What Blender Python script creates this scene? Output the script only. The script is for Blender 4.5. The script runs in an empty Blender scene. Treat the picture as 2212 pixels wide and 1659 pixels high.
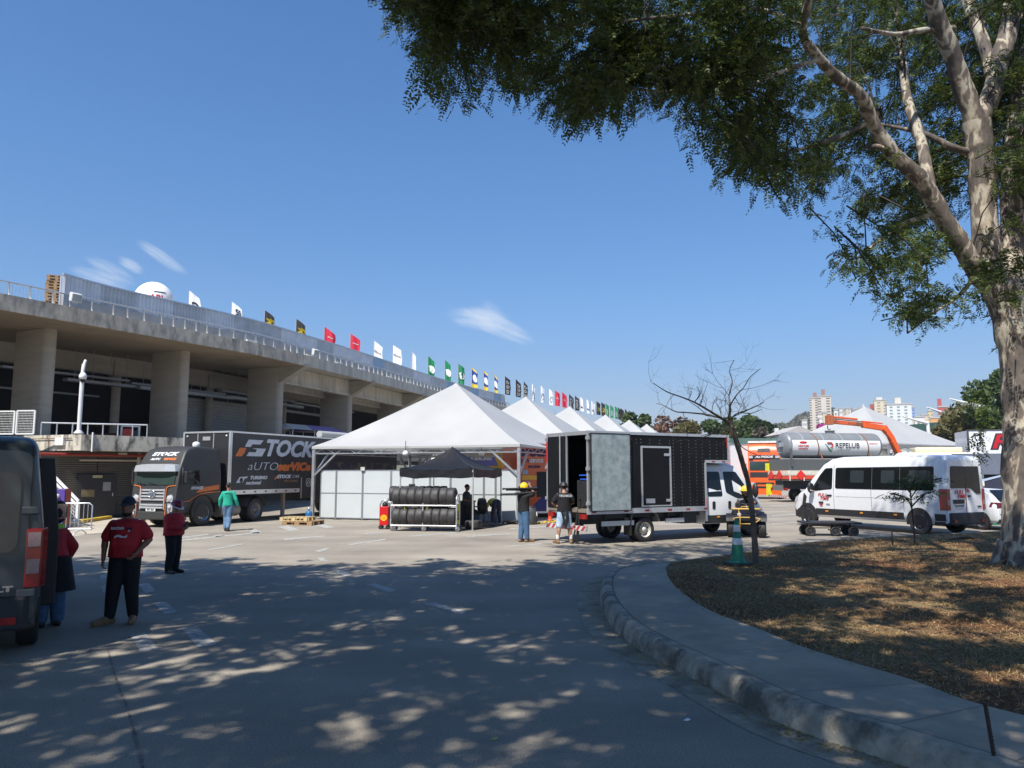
import bpy, bmesh, math, random
import numpy as np
from mathutils import Vector, Matrix, Euler
R = math.radians
scene = bpy.context.scene
COL = scene.collection
# ------------------------------------------------------------------ camera
FD, CX, CY, HZ, CH = 1659.0, 1106.0, 829.5, 1020.0, 2.1
PITCH = math.atan((HZ - CY) / FD)
cam_d = bpy.data.cameras.new('camera'); cam = bpy.data.objects.new('camera', cam_d); COL.objects.link(cam)
cam.location = (0, 0, CH); cam.rotation_euler = (math.pi / 2 + PITCH, 0, 0)
cam_d.sensor_width = 36; cam_d.lens = 27.0; cam_d.clip_start = 0.1; cam_d.clip_end = 6000
scene.camera = cam
# ------------------------------------------------------------------ light
SUN_EL, SUN_AZ = R(55), R(27)          # the sun stands behind the photographer's left shoulder
SDIR = Vector((-math.sin(SUN_AZ) * math.cos(SUN_EL), -math.cos(SUN_AZ) * math.cos(SUN_EL), math.sin(SUN_EL)))
sd = bpy.data.lights.new('sun', 'SUN'); sd.energy = 4.6; sd.angle = R(0.53); sd.color = (1, .95, .87)
sun = bpy.data.objects.new('sun', sd); COL.objects.link(sun)
sun.rotation_euler = SDIR.to_track_quat('Z', 'Y').to_euler(); sun.location = (-20, -30, 40)
world = bpy.data.worlds.new('World'); scene.world = world; world.use_nodes = True
nt = world.node_tree; nt.nodes.clear()
wo = nt.nodes.new('ShaderNodeOutputWorld'); bg = nt.nodes.new('ShaderNodeBackground')
sky = nt.nodes.new('ShaderNodeTexSky'); sky.sky_type = 'NISHITA'; sky.sun_disc = False
sky.sun_elevation = SUN_EL; sky.sun_rotation = math.pi + SUN_AZ
sky.altitude = 850; sky.air_density = 1.0; sky.dust_density = 0.6; sky.ozone_density = 2.2
SKY_S = 0.10
bg.inputs[1].default_value = SKY_S
wn, wl_ = nt.nodes, nt.links
wtc = wn.new('ShaderNodeTexCoord'); wsp = wn.new('ShaderNodeSeparateXYZ'); wl_.new(wtc.outputs['Generated'], wsp.inputs[0])
tint = wn.new('ShaderNodeValToRGB'); wl_.new(wsp.outputs['Z'], tint.inputs[0])
te = tint.color_ramp.elements; te[0].position = 0.0; te[0].color = (.55, .50, .60, 1); te[1].position = .6; te[1].color = (.52, .89, 1.22, 1)
for p_, c_ in ((.06, (.58, .55, .62, 1)), (.12, (.57, .65, .76, 1)), (.2, (.56, .76, .93, 1)), (.38, (.54, .87, 1.11, 1))): e_ = te.new(p_); e_.color = c_
wm = wn.new('ShaderNodeMix'); wm.data_type = 'RGBA'; wm.blend_type = 'MULTIPLY'; wm.inputs[0].default_value = 1; wl_.new(sky.outputs[0], wm.inputs[6]); wl_.new(tint.outputs[0], wm.inputs[7])
cur = wm.outputs[2]
# a few thin wisps of cloud high in the sky
def wisp(cur, d, along, a, b, amt, seed):
    d = Vector(d).normalized(); t1 = (Vector(along) - d * Vector(along).dot(d)).normalized(); t2 = d.cross(t1)
    def dot(v):
        q = wn.new('ShaderNodeVectorMath'); q.operation = 'DOT_PRODUCT'; wl_.new(wtc.outputs['Generated'], q.inputs[0]); q.inputs[1].default_value = v; return q.outputs['Value']
    def mth(op, x, y=None):
        q = wn.new('ShaderNodeMath'); q.operation = op
        for k_, v_ in enumerate((x, y)):
            if v_ is None: continue
            if isinstance(v_, (int, float)): q.inputs[k_].default_value = v_
            else: wl_.new(v_, q.inputs[k_])
        return q.outputs[0]
    u, v, w = dot(t1), dot(t2), dot(d)
    no = wn.new('ShaderNodeTexNoise'); no.inputs['Scale'].default_value = 1; no.inputs['Detail'].default_value = 5; no.inputs['Roughness'].default_value = .62
    cb = wn.new('ShaderNodeCombineXYZ'); wl_.new(mth('MULTIPLY', u, 1.3 / a), cb.inputs[0]); wl_.new(mth('MULTIPLY', v, 2.4 / b), cb.inputs[1]); cb.inputs[2].default_value = seed; wl_.new(cb.outputs[0], no.inputs[0])
    ell = mth('ADD', mth('POWER', mth('ABSOLUTE', mth('DIVIDE', u, a)), 2.0), mth('POWER', mth('ABSOLUTE', mth('DIVIDE', v, b)), 2.0))
    f = mth('MULTIPLY', mth('MAXIMUM', mth('SUBTRACT', 1.0, ell), 0.0), mth('MULTIPLY', no.outputs[0], mth('GREATER_THAN', w, 0.0)))
    mr = wn.new('ShaderNodeMapRange'); mr.interpolation_type = 'SMOOTHSTEP'; mr.inputs['From Min'].default_value = .10; mr.inputs['From Max'].default_value = .62; mr.inputs['To Max'].default_value = amt; wl_.new(f, mr.inputs[0])
    m_ = wn.new('ShaderNodeMix'); m_.data_type = 'RGBA'; wl_.new(mr.outputs[0], m_.inputs[0]); wl_.new(cur, m_.inputs[6]); m_.inputs[7].default_value = (5.6, 6.0, 6.6, 1)
    return m_.outputs[2]
def sky_dir(x, y):
    u, v = (x - CX) / FD, (CY - y) / FD
    return (u, math.cos(PITCH) - v * math.sin(PITCH), math.sin(PITCH) + v * math.cos(PITCH))
for x_, y_, x2_, y2_, a_, b_, am_, sd_ in ((1075, 704, 1140, 732, .066, .017, .5, 1.3), (1035, 688, 1100, 697, .052, .019, .42, 4.1), (1060, 685, 1085, 720, .03, .022, .25, 5.5), (350, 556, 385, 580, .04, .010, .38, 2.2), (283, 573, 302, 584, .02, .009, .42, 3.7), (240, 586, 275, 605, .036, .012, .36, 7.3), (215, 602, 260, 618, .04, .011, .4, 9.9)):
    d_ = sky_dir(x_, y_); cur = wisp(cur, d_, Vector(sky_dir(x2_, y2_)) - Vector(d_), a_, b_, am_, sd_)
wl_.new(cur, bg.inputs[0]); wl_.new(bg.outputs[0], wo.inputs[0])
scene.view_settings.view_transform = 'Standard'; scene.view_settings.look = 'None'
scene.view_settings.exposure = 0.65; scene.view_settings.gamma = 1.0
scene.cycles.use_denoising = True
scene.cycles.max_bounces = 6; scene.cycles.diffuse_bounces = 3; scene.cycles.glossy_bounces = 3
scene.cycles.transmission_bounces = 4; scene.cycles.transparent_max_bounces = 6
scene.cycles.sample_clamp_indirect = 6

# ------------------------------------------------------------------ helpers
def ray(x, y):
    u, v = (x - CX) / FD, (CY - y) / FD
    return Vector((u, math.cos(PITCH) - v * math.sin(PITCH), math.sin(PITCH) + v * math.cos(PITCH)))
def W(x, y, Y):                         # world point seen at (x, y) of the survey sheet, Y metres ahead
    r = ray(x, y); t = Y / r.y
    return Vector((r.x * t, Y, CH + r.z * t))
def G(x, y, z=0.0):                     # same, on the level plane z
    r = ray(x, y); t = (z - CH) / r.z
    return Vector((r.x * t, r.y * t, z))
MATS = {}
def M(name, col=None, rough=.55, metal=0, var=.12, vs=6.0, bump=0, bs=60.0, spec=.5, coat=0, emit=None, trans=0, alpha=1, col2=None, c2=(.5, .62), c2s=3.0, stretch=None):
    """principled material whose tone, wear and grain come from noise"""
    if name in MATS: return MATS[name]
    m = bpy.data.materials.new(name); m.use_nodes = True; MATS[name] = m
    n = m.node_tree.nodes; L = m.node_tree.links; b = n['Principled BSDF']
    b.inputs['Roughness'].default_value = rough; b.inputs['Metallic'].default_value = metal
    b.inputs['Specular IOR Level'].default_value = spec
    if coat: b.inputs['Coat Weight'].default_value = coat; b.inputs['Coat Roughness'].default_value = .05
    tc = n.new('ShaderNodeTexCoord'); mp = n.new('ShaderNodeMapping'); L.new(tc.outputs['Object'], mp.inputs[0])
    if stretch: mp.inputs['Scale'].default_value = stretch
    base = None
    c = (*col, 1)
    if var or col2:
        no = n.new('ShaderNodeTexNoise'); no.inputs['Scale'].default_value = vs; no.inputs['Detail'].default_value = 6; no.inputs['Roughness'].default_value = .6
        L.new(mp.outputs[0], no.inputs[0])
        rp = n.new('ShaderNodeMapRange'); rp.inputs['From Min'].default_value = .28; rp.inputs['From Max'].default_value = .72
        rp.inputs['To Min'].default_value = 1 - var; rp.inputs['To Max'].default_value = 1 + var
        L.new(no.outputs[0], rp.inputs[0])
        mx = n.new('ShaderNodeMix'); mx.data_type = 'RGBA'; mx.blend_type = 'MULTIPLY'; mx.inputs[0].default_value = 1
        mx.inputs[6].default_value = c; L.new(rp.outputs[0], mx.inputs[7])
        base = mx.outputs[2]
        if col2:
            n2 = n.new('ShaderNodeTexNoise'); n2.inputs['Scale'].default_value = c2s; n2.inputs['Detail'].default_value = 7; n2.inputs['Roughness'].default_value = .65
            L.new(mp.outputs[0], n2.inputs[0])
            r2 = n.new('ShaderNodeMapRange'); r2.inputs['From Min'].default_value = c2[0]; r2.inputs['From Max'].default_value = c2[1]
            L.new(n2.outputs[0], r2.inputs[0])
            m2 = n.new('ShaderNodeMix'); m2.data_type = 'RGBA'; L.new(r2.outputs[0], m2.inputs[0]); L.new(base, m2.inputs[6]); m2.inputs[7].default_value = (*col2, 1)
            base = m2.outputs[2]
        L.new(base, b.inputs['Base Color'])
    else: b.inputs['Base Color'].default_value = c
    if bump:
        nb = n.new('ShaderNodeTexNoise'); nb.inputs['Scale'].default_value = bs; nb.inputs['Detail'].default_value = 4
        L.new(mp.outputs[0], nb.inputs[0]); bp = n.new('ShaderNodeBump'); bp.inputs['Strength'].default_value = bump; bp.inputs['Distance'].default_value = .03
        L.new(nb.outputs[0], bp.inputs['Height']); L.new(bp.outputs[0], b.inputs['Normal'])
    if emit: b.inputs['Emission Color'].default_value = (*emit[:3], 1); b.inputs['Emission Strength'].default_value = emit[3]
    if trans: b.inputs['Transmission Weight'].default_value = trans
    if alpha < 1: b.inputs['Alpha'].default_value = alpha
    return m
def leafmat(name, c1, c2, tr=.25):
    """leaf: tone per leaf from position noise, light passes through"""
    if name in MATS: return MATS[name]
    m = bpy.data.materials.new(name); m.use_nodes = True; MATS[name] = m
    n = m.node_tree.nodes; L = m.node_tree.links; b = n['Principled BSDF']; out = n['Material Output']
    g = n.new('ShaderNodeNewGeometry'); cr = n.new('ShaderNodeMix'); cr.data_type = 'RGBA'
    cr.inputs[6].default_value = (*c1, 1); cr.inputs[7].default_value = (*c2, 1)
    L.new(g.outputs['Random Per Island'], cr.inputs[0])
    L.new(cr.outputs[2], b.inputs['Base Color']); b.inputs['Roughness'].default_value = .5; b.inputs['Specular IOR Level'].default_value = .3
    t = n.new('ShaderNodeBsdfTranslucent'); L.new(cr.outputs[2], t.inputs[0])
    ms = n.new('ShaderNodeMixShader'); ms.inputs[0].default_value = tr
    L.new(b.outputs[0], ms.inputs[1]); L.new(t.outputs[0], ms.inputs[2]); L.new(ms.outputs[0], out.inputs[0])
    return m

class MB:
    """collects shapes and links them as ONE mesh object"""
    def __init__(s): s.v = []; s.f = []; s.sm = []; s.mi = []; s.k = 0; s.T = None
    def add(s, vs, fs, smooth=False):
        o = len(s.v)
        if s.T is not None: vs = [s.T @ Vector(p) for p in vs]
        s.v += [tuple(p) for p in vs]; s.f += [tuple(i + o for i in f) for f in fs]
        s.sm += [smooth] * len(fs); s.mi += [s.k] * len(fs); return s
    def box(s, x0, x1, y0, y1, z0, z1):
        return s.add([(x0, y0, z0), (x1, y0, z0), (x1, y1, z0), (x0, y1, z0), (x0, y0, z1), (x1, y0, z1), (x1, y1, z1), (x0, y1, z1)],
                     [(0, 3, 2, 1), (4, 5, 6, 7), (0, 1, 5, 4), (1, 2, 6, 5), (2, 3, 7, 6), (3, 0, 4, 7)])
    def bar(s, a, b, w, h=None, up=(0, 0, 1)):           # square bar from a to b
        a, b = Vector(a), Vector(b); h = h or w; d = (b - a).normalized(); up = Vector(up)
        if abs(d.dot(up)) > .98: up = Vector((1, 0, 0))
        sx = d.cross(up).normalized() * w / 2; sz = sx.cross(d).normalized() * h / 2
        vs = [p + i * sx + j * sz for p in (a, b) for i, j in ((-1, -1), (1, -1), (1, 1), (-1, 1))]
        return s.add(vs, [(3, 2, 1, 0), (4, 5, 6, 7), (0, 1, 5, 4), (1, 2, 6, 5), (2, 3, 7, 6), (3, 0, 4, 7)])
    def tube(s, pts, r, n=8, caps=True, closed=False):
        pts = [Vector(p) for p in pts]; m = len(pts); rs = r if isinstance(r, (list, tuple)) else [r] * m
        rings = []; ref = None
        for i, p in enumerate(pts):
            d = (pts[min(i + 1, m - 1)] - pts[max(i - 1, 0)])
            if closed: d = pts[(i + 1) % m] - pts[i - 1]
            d.normalize()
            if ref is None: ref = d.orthogonal().normalized()
            ref = (ref - d * ref.dot(d))
            ref = ref.normalized() if ref.length > 1e-6 else d.orthogonal().normalized()
            q = d.cross(ref)
            rings.append([p + rs[i] * (math.cos(t) * ref + math.sin(t) * q) for t in [2 * math.pi * k / n for k in range(n)]])
        return s.loft(rings, caps and not closed, True, closed)
    def loft(s, rings, caps=True, smooth=True, closed=False, open_ring=False):
        n = len(rings[0]); vs = [p for r in rings for p in r]; fs = []
        m = len(rings)
        for i in range(m if closed else m - 1):
            for k in range(n - 1 if open_ring else n):
                a, b = i * n + k, i * n + (k + 1) % n; j = (i + 1) % m
                fs.append((a, b, j * n + (k + 1) % n, j * n + k))
        s.add(vs, fs, smooth)
        if caps and not open_ring:
            s.add(list(rings[0]), [tuple(range(n - 1, -1, -1))]); s.add(list(rings[-1]), [tuple(range(n))])
        return s
    def cyl(s, a, b, r, r2=None, n=12, caps=True): return s.tube([a, b], [r, r if r2 is None else r2], n, caps)
    def prism(s, poly, a, b):                              # 3-D polygon swept by the vector b (a = unused offset)
        n = len(poly); p0 = [Vector(p) + Vector(a) for p in poly]; p1 = [p + Vector(b) for p in p0]
        fs = [tuple(range(n - 1, -1, -1)), tuple(range(n, 2 * n))] + [(k, (k + 1) % n, n + (k + 1) % n, n + k) for k in range(n)]
        return s.add(p0 + p1, fs)
    def lathe(s, prof, c=(0, 0, 0), axis='Z', n=24, smooth=True, caps=True):   # prof: (radius, height)
        c = Vector(c); rings = []
        for r, h in prof:
            ring = []
            for k in range(n):
                t = 2 * math.pi * k / n; x, y = r * math.cos(t), r * math.sin(t)
                ring.append(c + Vector({'Z': (x, y, h), 'Y': (x, h, y), 'X': (h, x, y)}[axis]))
            rings.append(ring)
        return s.loft(rings, caps, smooth)
    def ell(s, c, r, n=12, m=8):
        c = Vector(c); rings = []
        for i in range(1, m):
            t = math.pi * i / m
            rings.append([c + Vector((r[0] * math.sin(t) * math.cos(2 * math.pi * k / n), r[1] * math.sin(t) * math.sin(2 * math.pi * k / n), -r[2] * math.cos(t))) for k in range(n)])
        s.loft(rings, False, True); o = len(rings)
        for ring, p, fl in ((rings[0], c - Vector((0, 0, r[2])), 1), (rings[-1], c + Vector((0, 0, r[2])), 0)):
            s.add(ring + [p], [((k + 1) % n, k, n) if fl else (k, (k + 1) % n, n) for k in range(n)], True)
        return s
    def sheet(s, fn, nu, nv, smooth=True):                 # grid surface fn(u, v)
        vs = [fn(i / nu, j / nv) for i in range(nu + 1) for j in range(nv + 1)]
        fs = [(i * (nv + 1) + j, (i + 1) * (nv + 1) + j, (i + 1) * (nv + 1) + j + 1, i * (nv + 1) + j + 1) for i in range(nu) for j in range(nv)]
        return s.add(vs, fs, smooth)
    def text(s, t, size, mat, shear=0, sx=1.0, off=0.0, ext=.004, align='CENTER', space=1.0):
        """lettering in the local xy plane of mat"""
        cu = bpy.data.curves.new('t', 'FONT'); cu.body = t; cu.size = size; cu.shear = shear; cu.extrude = ext; cu.offset = off
        cu.align_x = align; cu.align_y = 'CENTER'; cu.space_character = space; cu.resolution_u = 3
        ob = bpy.data.objects.new('t', cu); me = ob.to_mesh()
        S = Matrix.Diagonal((sx, 1, 1, 1))
        s.add([mat @ S @ v.co for v in me.vertices], [tuple(p.vertices) for p in me.polygons])
        ob.to_mesh_clear(); bpy.data.objects.remove(ob); bpy.data.curves.remove(cu); return s
    def build(s, name, mats, parent=None, bevel=0, seg=2, sub=0):
        me = bpy.data.meshes.new(name); me.from_pydata(s.v, [], s.f)
        if not isinstance(mats, (list, tuple)): mats = [mats]
        for m in mats: me.materials.append(m)
        me.polygons.foreach_set('use_smooth', s.sm); me.polygons.foreach_set('material_index', [min(i, len(mats) - 1) for i in s.mi])
        me.update()
        o = bpy.data.objects.new(name, me); COL.objects.link(o)
        if parent: o.parent = parent
        if bevel:
            w = o.modifiers.new('b', 'WELD'); w.merge_threshold = .0005
            b = o.modifiers.new('bevel', 'BEVEL'); b.width = bevel; b.segments = seg; b.limit_method = 'ANGLE'; b.angle_limit = R(32)
        if sub: q = o.modifiers.new('s', 'SUBSURF'); q.levels = q.render_levels = sub
        return o
def tag(o, label, cat, group=None, kind=None):
    if label: o['label'] = label
    if cat: o['category'] = cat
    if group: o['group'] = group
    if kind: o['kind'] = kind
    return o
def thing(name, label, cat, loc=(0, 0, 0), rz=0.0, group=None):
    o = bpy.data.objects.new(name, None); COL.objects.link(o); o.empty_display_size = .2
    o.location = loc; o.rotation_euler = (0, 0, rz); return tag(o, label, cat, group)
def struct(o): o['kind'] = 'structure'; return o
def copy_tree(o, parent=None):
    c = o.copy(); COL.objects.link(c)
    if parent: c.parent = parent
    for ch in o.children: copy_tree(ch, c)
    return c
def head(dx, dy): return math.atan2(dy, dx)                # rotation that turns local +x to (dx, dy)
def plane_mat(o, xd, zd):                                  # matrix: local x -> xd, local z (normal) -> zd
    x = Vector(xd).normalized(); z = Vector(zd).normalized(); y = z.cross(x).normalized(); x = y.cross(z)
    m = Matrix((x, y, z)).transposed().to_4x4(); m.translation = Vector(o); return m
ORD = ['first', 'second', 'third', 'fourth', 'fifth', 'sixth', 'seventh', 'eighth', 'ninth', 'tenth', 'eleventh', 'twelfth', 'thirteenth', 'fourteenth', 'fifteenth', 'sixteenth', 'seventeenth', 'eighteenth', 'nineteenth', 'twentieth']
def raw_mesh(name, V, F, mat, parent=None, smooth=False):  # numpy arrays of equal-size faces
    me = bpy.data.meshes.new(name); k = F.shape[1]
    me.vertices.add(len(V)); me.vertices.foreach_set('co', np.asarray(V, np.float32).ravel())
    me.loops.add(F.size); me.loops.foreach_set('vertex_index', F.astype(np.int32).ravel())
    me.polygons.add(len(F)); me.polygons.foreach_set('loop_start', np.arange(0, F.size, k, dtype=np.int32))
    if smooth: me.polygons.foreach_set('use_smooth', np.ones(len(F), bool))
    for q in (mat if isinstance(mat, (list, tuple)) else [mat]): me.materials.append(q)
    me.update(calc_edges=True); me.validate()
    o = bpy.data.objects.new(name, me); COL.objects.link(o)
    if parent: o.parent = parent
    return o
WHITE = M('white_paint', (.68, .68, .67), .35, var=.04)
STEEL = M('galvanised_steel', (.55, .57, .6), .38, .75, var=.15, vs=9)
ALU = M('aluminium', (.62, .63, .64), .35, .7, var=.12, vs=14)
BLACK = M('black_plastic', (.018, .018, .02), .5, var=.2, vs=12)
RUBBER = M('tyre_rubber', (.022, .022, .023), .62, var=.35, vs=9, bump=.15, bs=40)
GLASS = M('dark_glass', (.008, .010, .011), .05, var=0, spec=.45)
CHROME = M('chrome', (.75, .75, .76), .15, 1, var=.05)
LAMP = M('lamp_lens', (.42, .43, .44), .12, var=.08, vs=30, spec=.8)
REDL = M('red_lens', (.27, .012, .012), .15, var=.15, vs=40, spec=.8)
AMBER = M('amber_lens', (.75, .28, .03), .2, var=.1)
# ------------------------------------------------------------------ ground
def asphalt_mat():
    m = bpy.data.materials.new('asphalt'); m.use_nodes = True; n = m.node_tree.nodes; L = m.node_tree.links; b = n['Principled BSDF']
    tc = n.new('ShaderNodeTexCoord')
    def noise(sc, det=6, ro=.6, st=None):
        t = n.new('ShaderNodeTexNoise'); t.inputs['Scale'].default_value = sc; t.inputs['Detail'].default_value = det; t.inputs['Roughness'].default_value = ro
        mp = n.new('ShaderNodeMapping'); L.new(tc.outputs['Object'], mp.inputs[0]); mp.inputs['Scale'].default_value = st or (1, 1, 1); L.new(mp.outputs[0], t.inputs[0]); return t.outputs[0]
    def rng(s, a, b_, c, d):
        r = n.new('ShaderNodeMapRange'); r.inputs['From Min'].default_value = a; r.inputs['From Max'].default_value = b_; r.inputs['To Min'].default_value = c; r.inputs['To Max'].default_value = d; L.new(s, r.inputs[0]); return r.outputs[0]
    def mul(a, b_):
        q = n.new('ShaderNodeMath'); q.operation = 'MULTIPLY'; L.new(a, q.inputs[0]); L.new(b_, q.inputs[1]); return q.outputs[0]
    grain = rng(noise(70, 3), .3, .7, .6, 1.42)
    patch = rng(noise(.35, 6), .3, .7, .80, 1.2)
    tracks = rng(noise(.5, 5, .6, (.25, 1.6, 1)), .35, .65, .9, 1.1)
    stain = rng(noise(1.3, 7, .7), .60, .72, 1.0, .78)
    # worn old surface outside the tree belt, younger dark lane beside the kerb
    v = mul(mul(grain, patch), mul(tracks, stain))
    mx = n.new('ShaderNodeMix'); mx.data_type = 'RGBA'; mx.blend_type = 'MULTIPLY'; mx.inputs[0].default_value = 1
    mx.inputs[6].default_value = (.272, .242, .198, 1); L.new(v, mx.inputs[7]); L.new(mx.outputs[2], b.inputs['Base Color'])
    b.inputs['Roughness'].default_value = .85; b.inputs['Specular IOR Level'].default_value = .25
    bp = n.new('ShaderNodeBump'); bp.inputs['Strength'].default_value = .5; bp.inputs['Distance'].default_value = .01; L.new(noise(55, 4), bp.inputs['Height']); L.new(bp.outputs[0], b.inputs['Normal'])
    return m
ASPH = asphalt_mat()
g = MB(); g.add([(-1500, -110, 0), (1500, -110, 0), (1500, 1250, 0), (-1500, 1250, 0)], [(0, 1, 2, 3)])
struct(g.build('ground', ASPH))
KH = .2                                                     # kerb height
CONC = M('sidewalk_concrete', (.34, .29, .22), .85, var=.22, vs=1.6, bump=.25, bs=70, col2=(.22, .205, .18), c2=(.5, .72), c2s=1.1)
KERBM = M('kerb_concrete', (.33, .30, .24), .9, var=.3, vs=5, bump=.5, bs=22, col2=(.11, .105, .085), c2=(.46, .62), c2s=2.6)
GUT = M('gutter_concrete', (.30, .26, .20), .9, var=.3, vs=4, bump=.3, bs=40, col2=(.17, .14, .10), c2=(.5, .65), c2s=2.2)
def smoothline(pts, k=6):
    out = []; n = len(pts)
    for i in range(n - 1):
        p0, p1, p2, p3 = pts[max(i - 1, 0)], pts[i], pts[i + 1], pts[min(i + 2, n - 1)]
        for j in range(k):
            t = j / k
            out.append(.5 * (2 * p1 + (p2 - p0) * t + (2 * p0 - 5 * p1 + 4 * p2 - p3) * t * t + (3 * p1 - p0 - 3 * p2 + p3) * t ** 3))
    out.append(pts[-1]); return out
kerb_px = [(2560, 1790), (2340, 1712), (2121, 1640), (1906, 1574), (1708, 1514), (1541, 1438), (1421, 1383), (1360, 1348), (1322, 1312), (1305, 1280), (1304, 1252), (1322, 1230)]
kerb = smoothline([G(x, y, KH) for x, y in kerb_px] + [G(1370, 1219, KH), G(1449, 1212, KH), G(1560, 1198, KH), G(1648, 1184, KH), G(1820, 1164, KH), G(2164, 1146.5, KH), G(2500, 1130, KH)], 5)
inner_px = [(2640, 1660), (2400, 1590), (2212, 1545), (2078, 1509), (1966, 1467), (1820, 1424), (1726, 1394), (1631, 1355), (1537, 1320), (1477, 1282), (1447, 1252), (1439, 1228), (1449, 1216)]
inner = smoothline([G(x, y, KH) for x, y in inner_px], 5)
def offs(line, d):
    out = []
    for i, p in enumerate(line):
        t = (line[min(i + 1, len(line) - 1)] - line[max(i - 1, 0)]).normalized(); out.append(p + Vector((-t.y, t.x, 0)) * d)
    return out
def lev(l, z): return [Vector((p.x, p.y, z)) for p in l]
kin = offs(kerb, -.15)
rings = [lev(offs(kerb, .07), -.05), lev(offs(kerb, .035), .12), lev(kerb, KH - .025), lev(offs(kerb, -.035), KH + .002), lev(kin, KH + .004), lev(kin, 0)]
rr = [[r[i] for r in rings] for i in range(len(kerb))]
kb = MB(); kb.loft(rr, False, True, False, True); struct(kb.build('kerb', KERBM))
gt = MB(); gt.loft([[a, b] for a, b in zip(lev(offs(kerb, .42), .004), lev(offs(kerb, .0), .004))], False, False, False, True); struct(gt.build('gutter', GUT))
# sidewalk slab between kerb and grass
nk = 11 * 5 + 12
outer_s = lev(offs(kerb, -.158)[:nk], KH); poly = outer_s + lev(inner, KH)[::-1]
sw = MB(); bm = bmesh.new()
vs = [bm.verts.new(p) for p in poly]; f = bm.faces.new(vs)
if f.normal.z < 0: f.normal_flip()
bmesh.ops.triangulate(bm, faces=[f])
bm.verts.index_update(); sw.add([v.co.copy() for v in bm.verts], [tuple(v.index for v in q.verts) for q in bm.faces]); bm.free()
struct(sw.build('sidewalk', CONC))
# soil island, gently humped
def grass_mat():
    m = bpy.data.materials.new('dry_soil'); m.use_nodes = True; n = m.node_tree.nodes; L = m.node_tree.links; b = n['Principled BSDF']
    tc = n.new('ShaderNodeTexCoord')
    a = n.new('ShaderNodeTexNoise'); a.inputs['Scale'].default_value = .55; a.inputs['Detail'].default_value = 6; L.new(tc.outputs['Object'], a.inputs[0])
    c = n.new('ShaderNodeTexNoise'); c.inputs['Scale'].default_value = 26; c.inputs['Detail'].default_value = 5; c.inputs['Roughness'].default_value = .75; L.new(tc.outputs['Object'], c.inputs[0])
    r1 = n.new('ShaderNodeValToRGB'); e = r1.color_ramp; e.elements[0].position = .38; e.elements[0].color = (.185, .095, .05, 1); e.elements[1].position = .62; e.elements[1].color = (.27, .20, .105, 1)
    L.new(a.outputs[0], r1.inputs[0])
    r2 = n.new('ShaderNodeMapRange'); r2.inputs['From Min'].default_value = .3; r2.inputs['From Max'].default_value = .7; r2.inputs['To Min'].default_value = .35; r2.inputs['To Max'].default_value = 1.6; L.new(c.outputs[0], r2.inputs[0])
    mx = n.new('ShaderNodeMix'); mx.data_type = 'RGBA'; mx.blend_type = 'MULTIPLY'; mx.inputs[0].default_value = 1; L.new(r1.outputs[0], mx.inputs[6]); L.new(r2.outputs[0], mx.inputs[7])
    L.new(mx.outputs[2], b.inputs['Base Color']); b.inputs['Roughness'].default_value = .95; b.inputs['Specular IOR Level'].default_value = .1
    bp = n.new('ShaderNodeBump'); bp.inputs['Strength'].default_value = 1; bp.inputs['Distance'].default_value = .04; L.new(c.outputs[0], bp.inputs['Height']); L.new(bp.outputs[0], b.inputs['Normal'])
    return m
far_in = lev(offs(kerb, -.165), KH)[nk - 1:]
island = [Vector((p.x, p.y)) for p in inner] + [Vector((p.x, p.y)) for p in far_in] + [Vector((34, 26)), Vector((34, 2))]
IP = np.array([(p.x, p.y) for p in island])
def inside(P):
    x, y = P[:, 0], P[:, 1]; c = np.zeros(len(P), bool); n = len(IP)
    for i in range(n):
        x1, y1 = IP[i]; x2, y2 = IP[i - 1]
        if y1 == y2: continue
        c ^= ((y1 > y) != (y2 > y)) & (x < (x2 - x1) * (y - y1) / (y2 - y1) + x1)
    return c
def edge_dist(P):
    d = np.full(len(P), 1e9); n = len(IP)
    for i in range(n):
        a, b = IP[i - 1], IP[i]; ab = b - a; t = np.clip(((P - a) @ ab) / (ab @ ab + 1e-9), 0, 1)
        d = np.minimum(d, np.linalg.norm(P - a - t[:, None] * ab, axis=1))
    return d
def island_z(P):
    d = np.minimum(edge_dist(P), 3.0); x, y = P[:, 0], P[:, 1]
    hump = .18 * np.exp(-((x - 9.9) ** 2 + (y - 14.7) ** 2) / 3.5)
    return KH - .01 + .05 * d / 3 + .018 * np.sin(x * 2.1 + 1.3 * np.sin(y)) * np.minimum(d, 1) + .014 * np.sin(y * 3.1 + x) * np.minimum(d, 1) + hump
bm = bmesh.new(); f = bm.faces.new([bm.verts.new((p.x, p.y, 0)) for p in island])
if f.normal.z < 0: f.normal_flip()
bmesh.ops.triangulate(bm, faces=[f])
for k in range(5):
    es = [e for e in bm.edges if e.calc_length() > .5]
    if not es: break
    bmesh.ops.subdivide_edges(bm, edges=es, cuts=1, use_grid_fill=True)
    bmesh.ops.triangulate(bm, faces=[q for q in bm.faces if len(q.verts) > 3])
P = np.array([(v.co.x, v.co.y) for v in bm.verts]); Z = island_z(P)
for v, z in zip(bm.verts, Z): v.co.z = z
me = bpy.data.meshes.new('soil'); bm.to_mesh(me); bm.free(); me.materials.append(grass_mat())
me.polygons.foreach_set('use_smooth', [True] * len(me.polygons))
o = bpy.data.objects.new('soil', me); COL.objects.link(o); struct(o)
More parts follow.
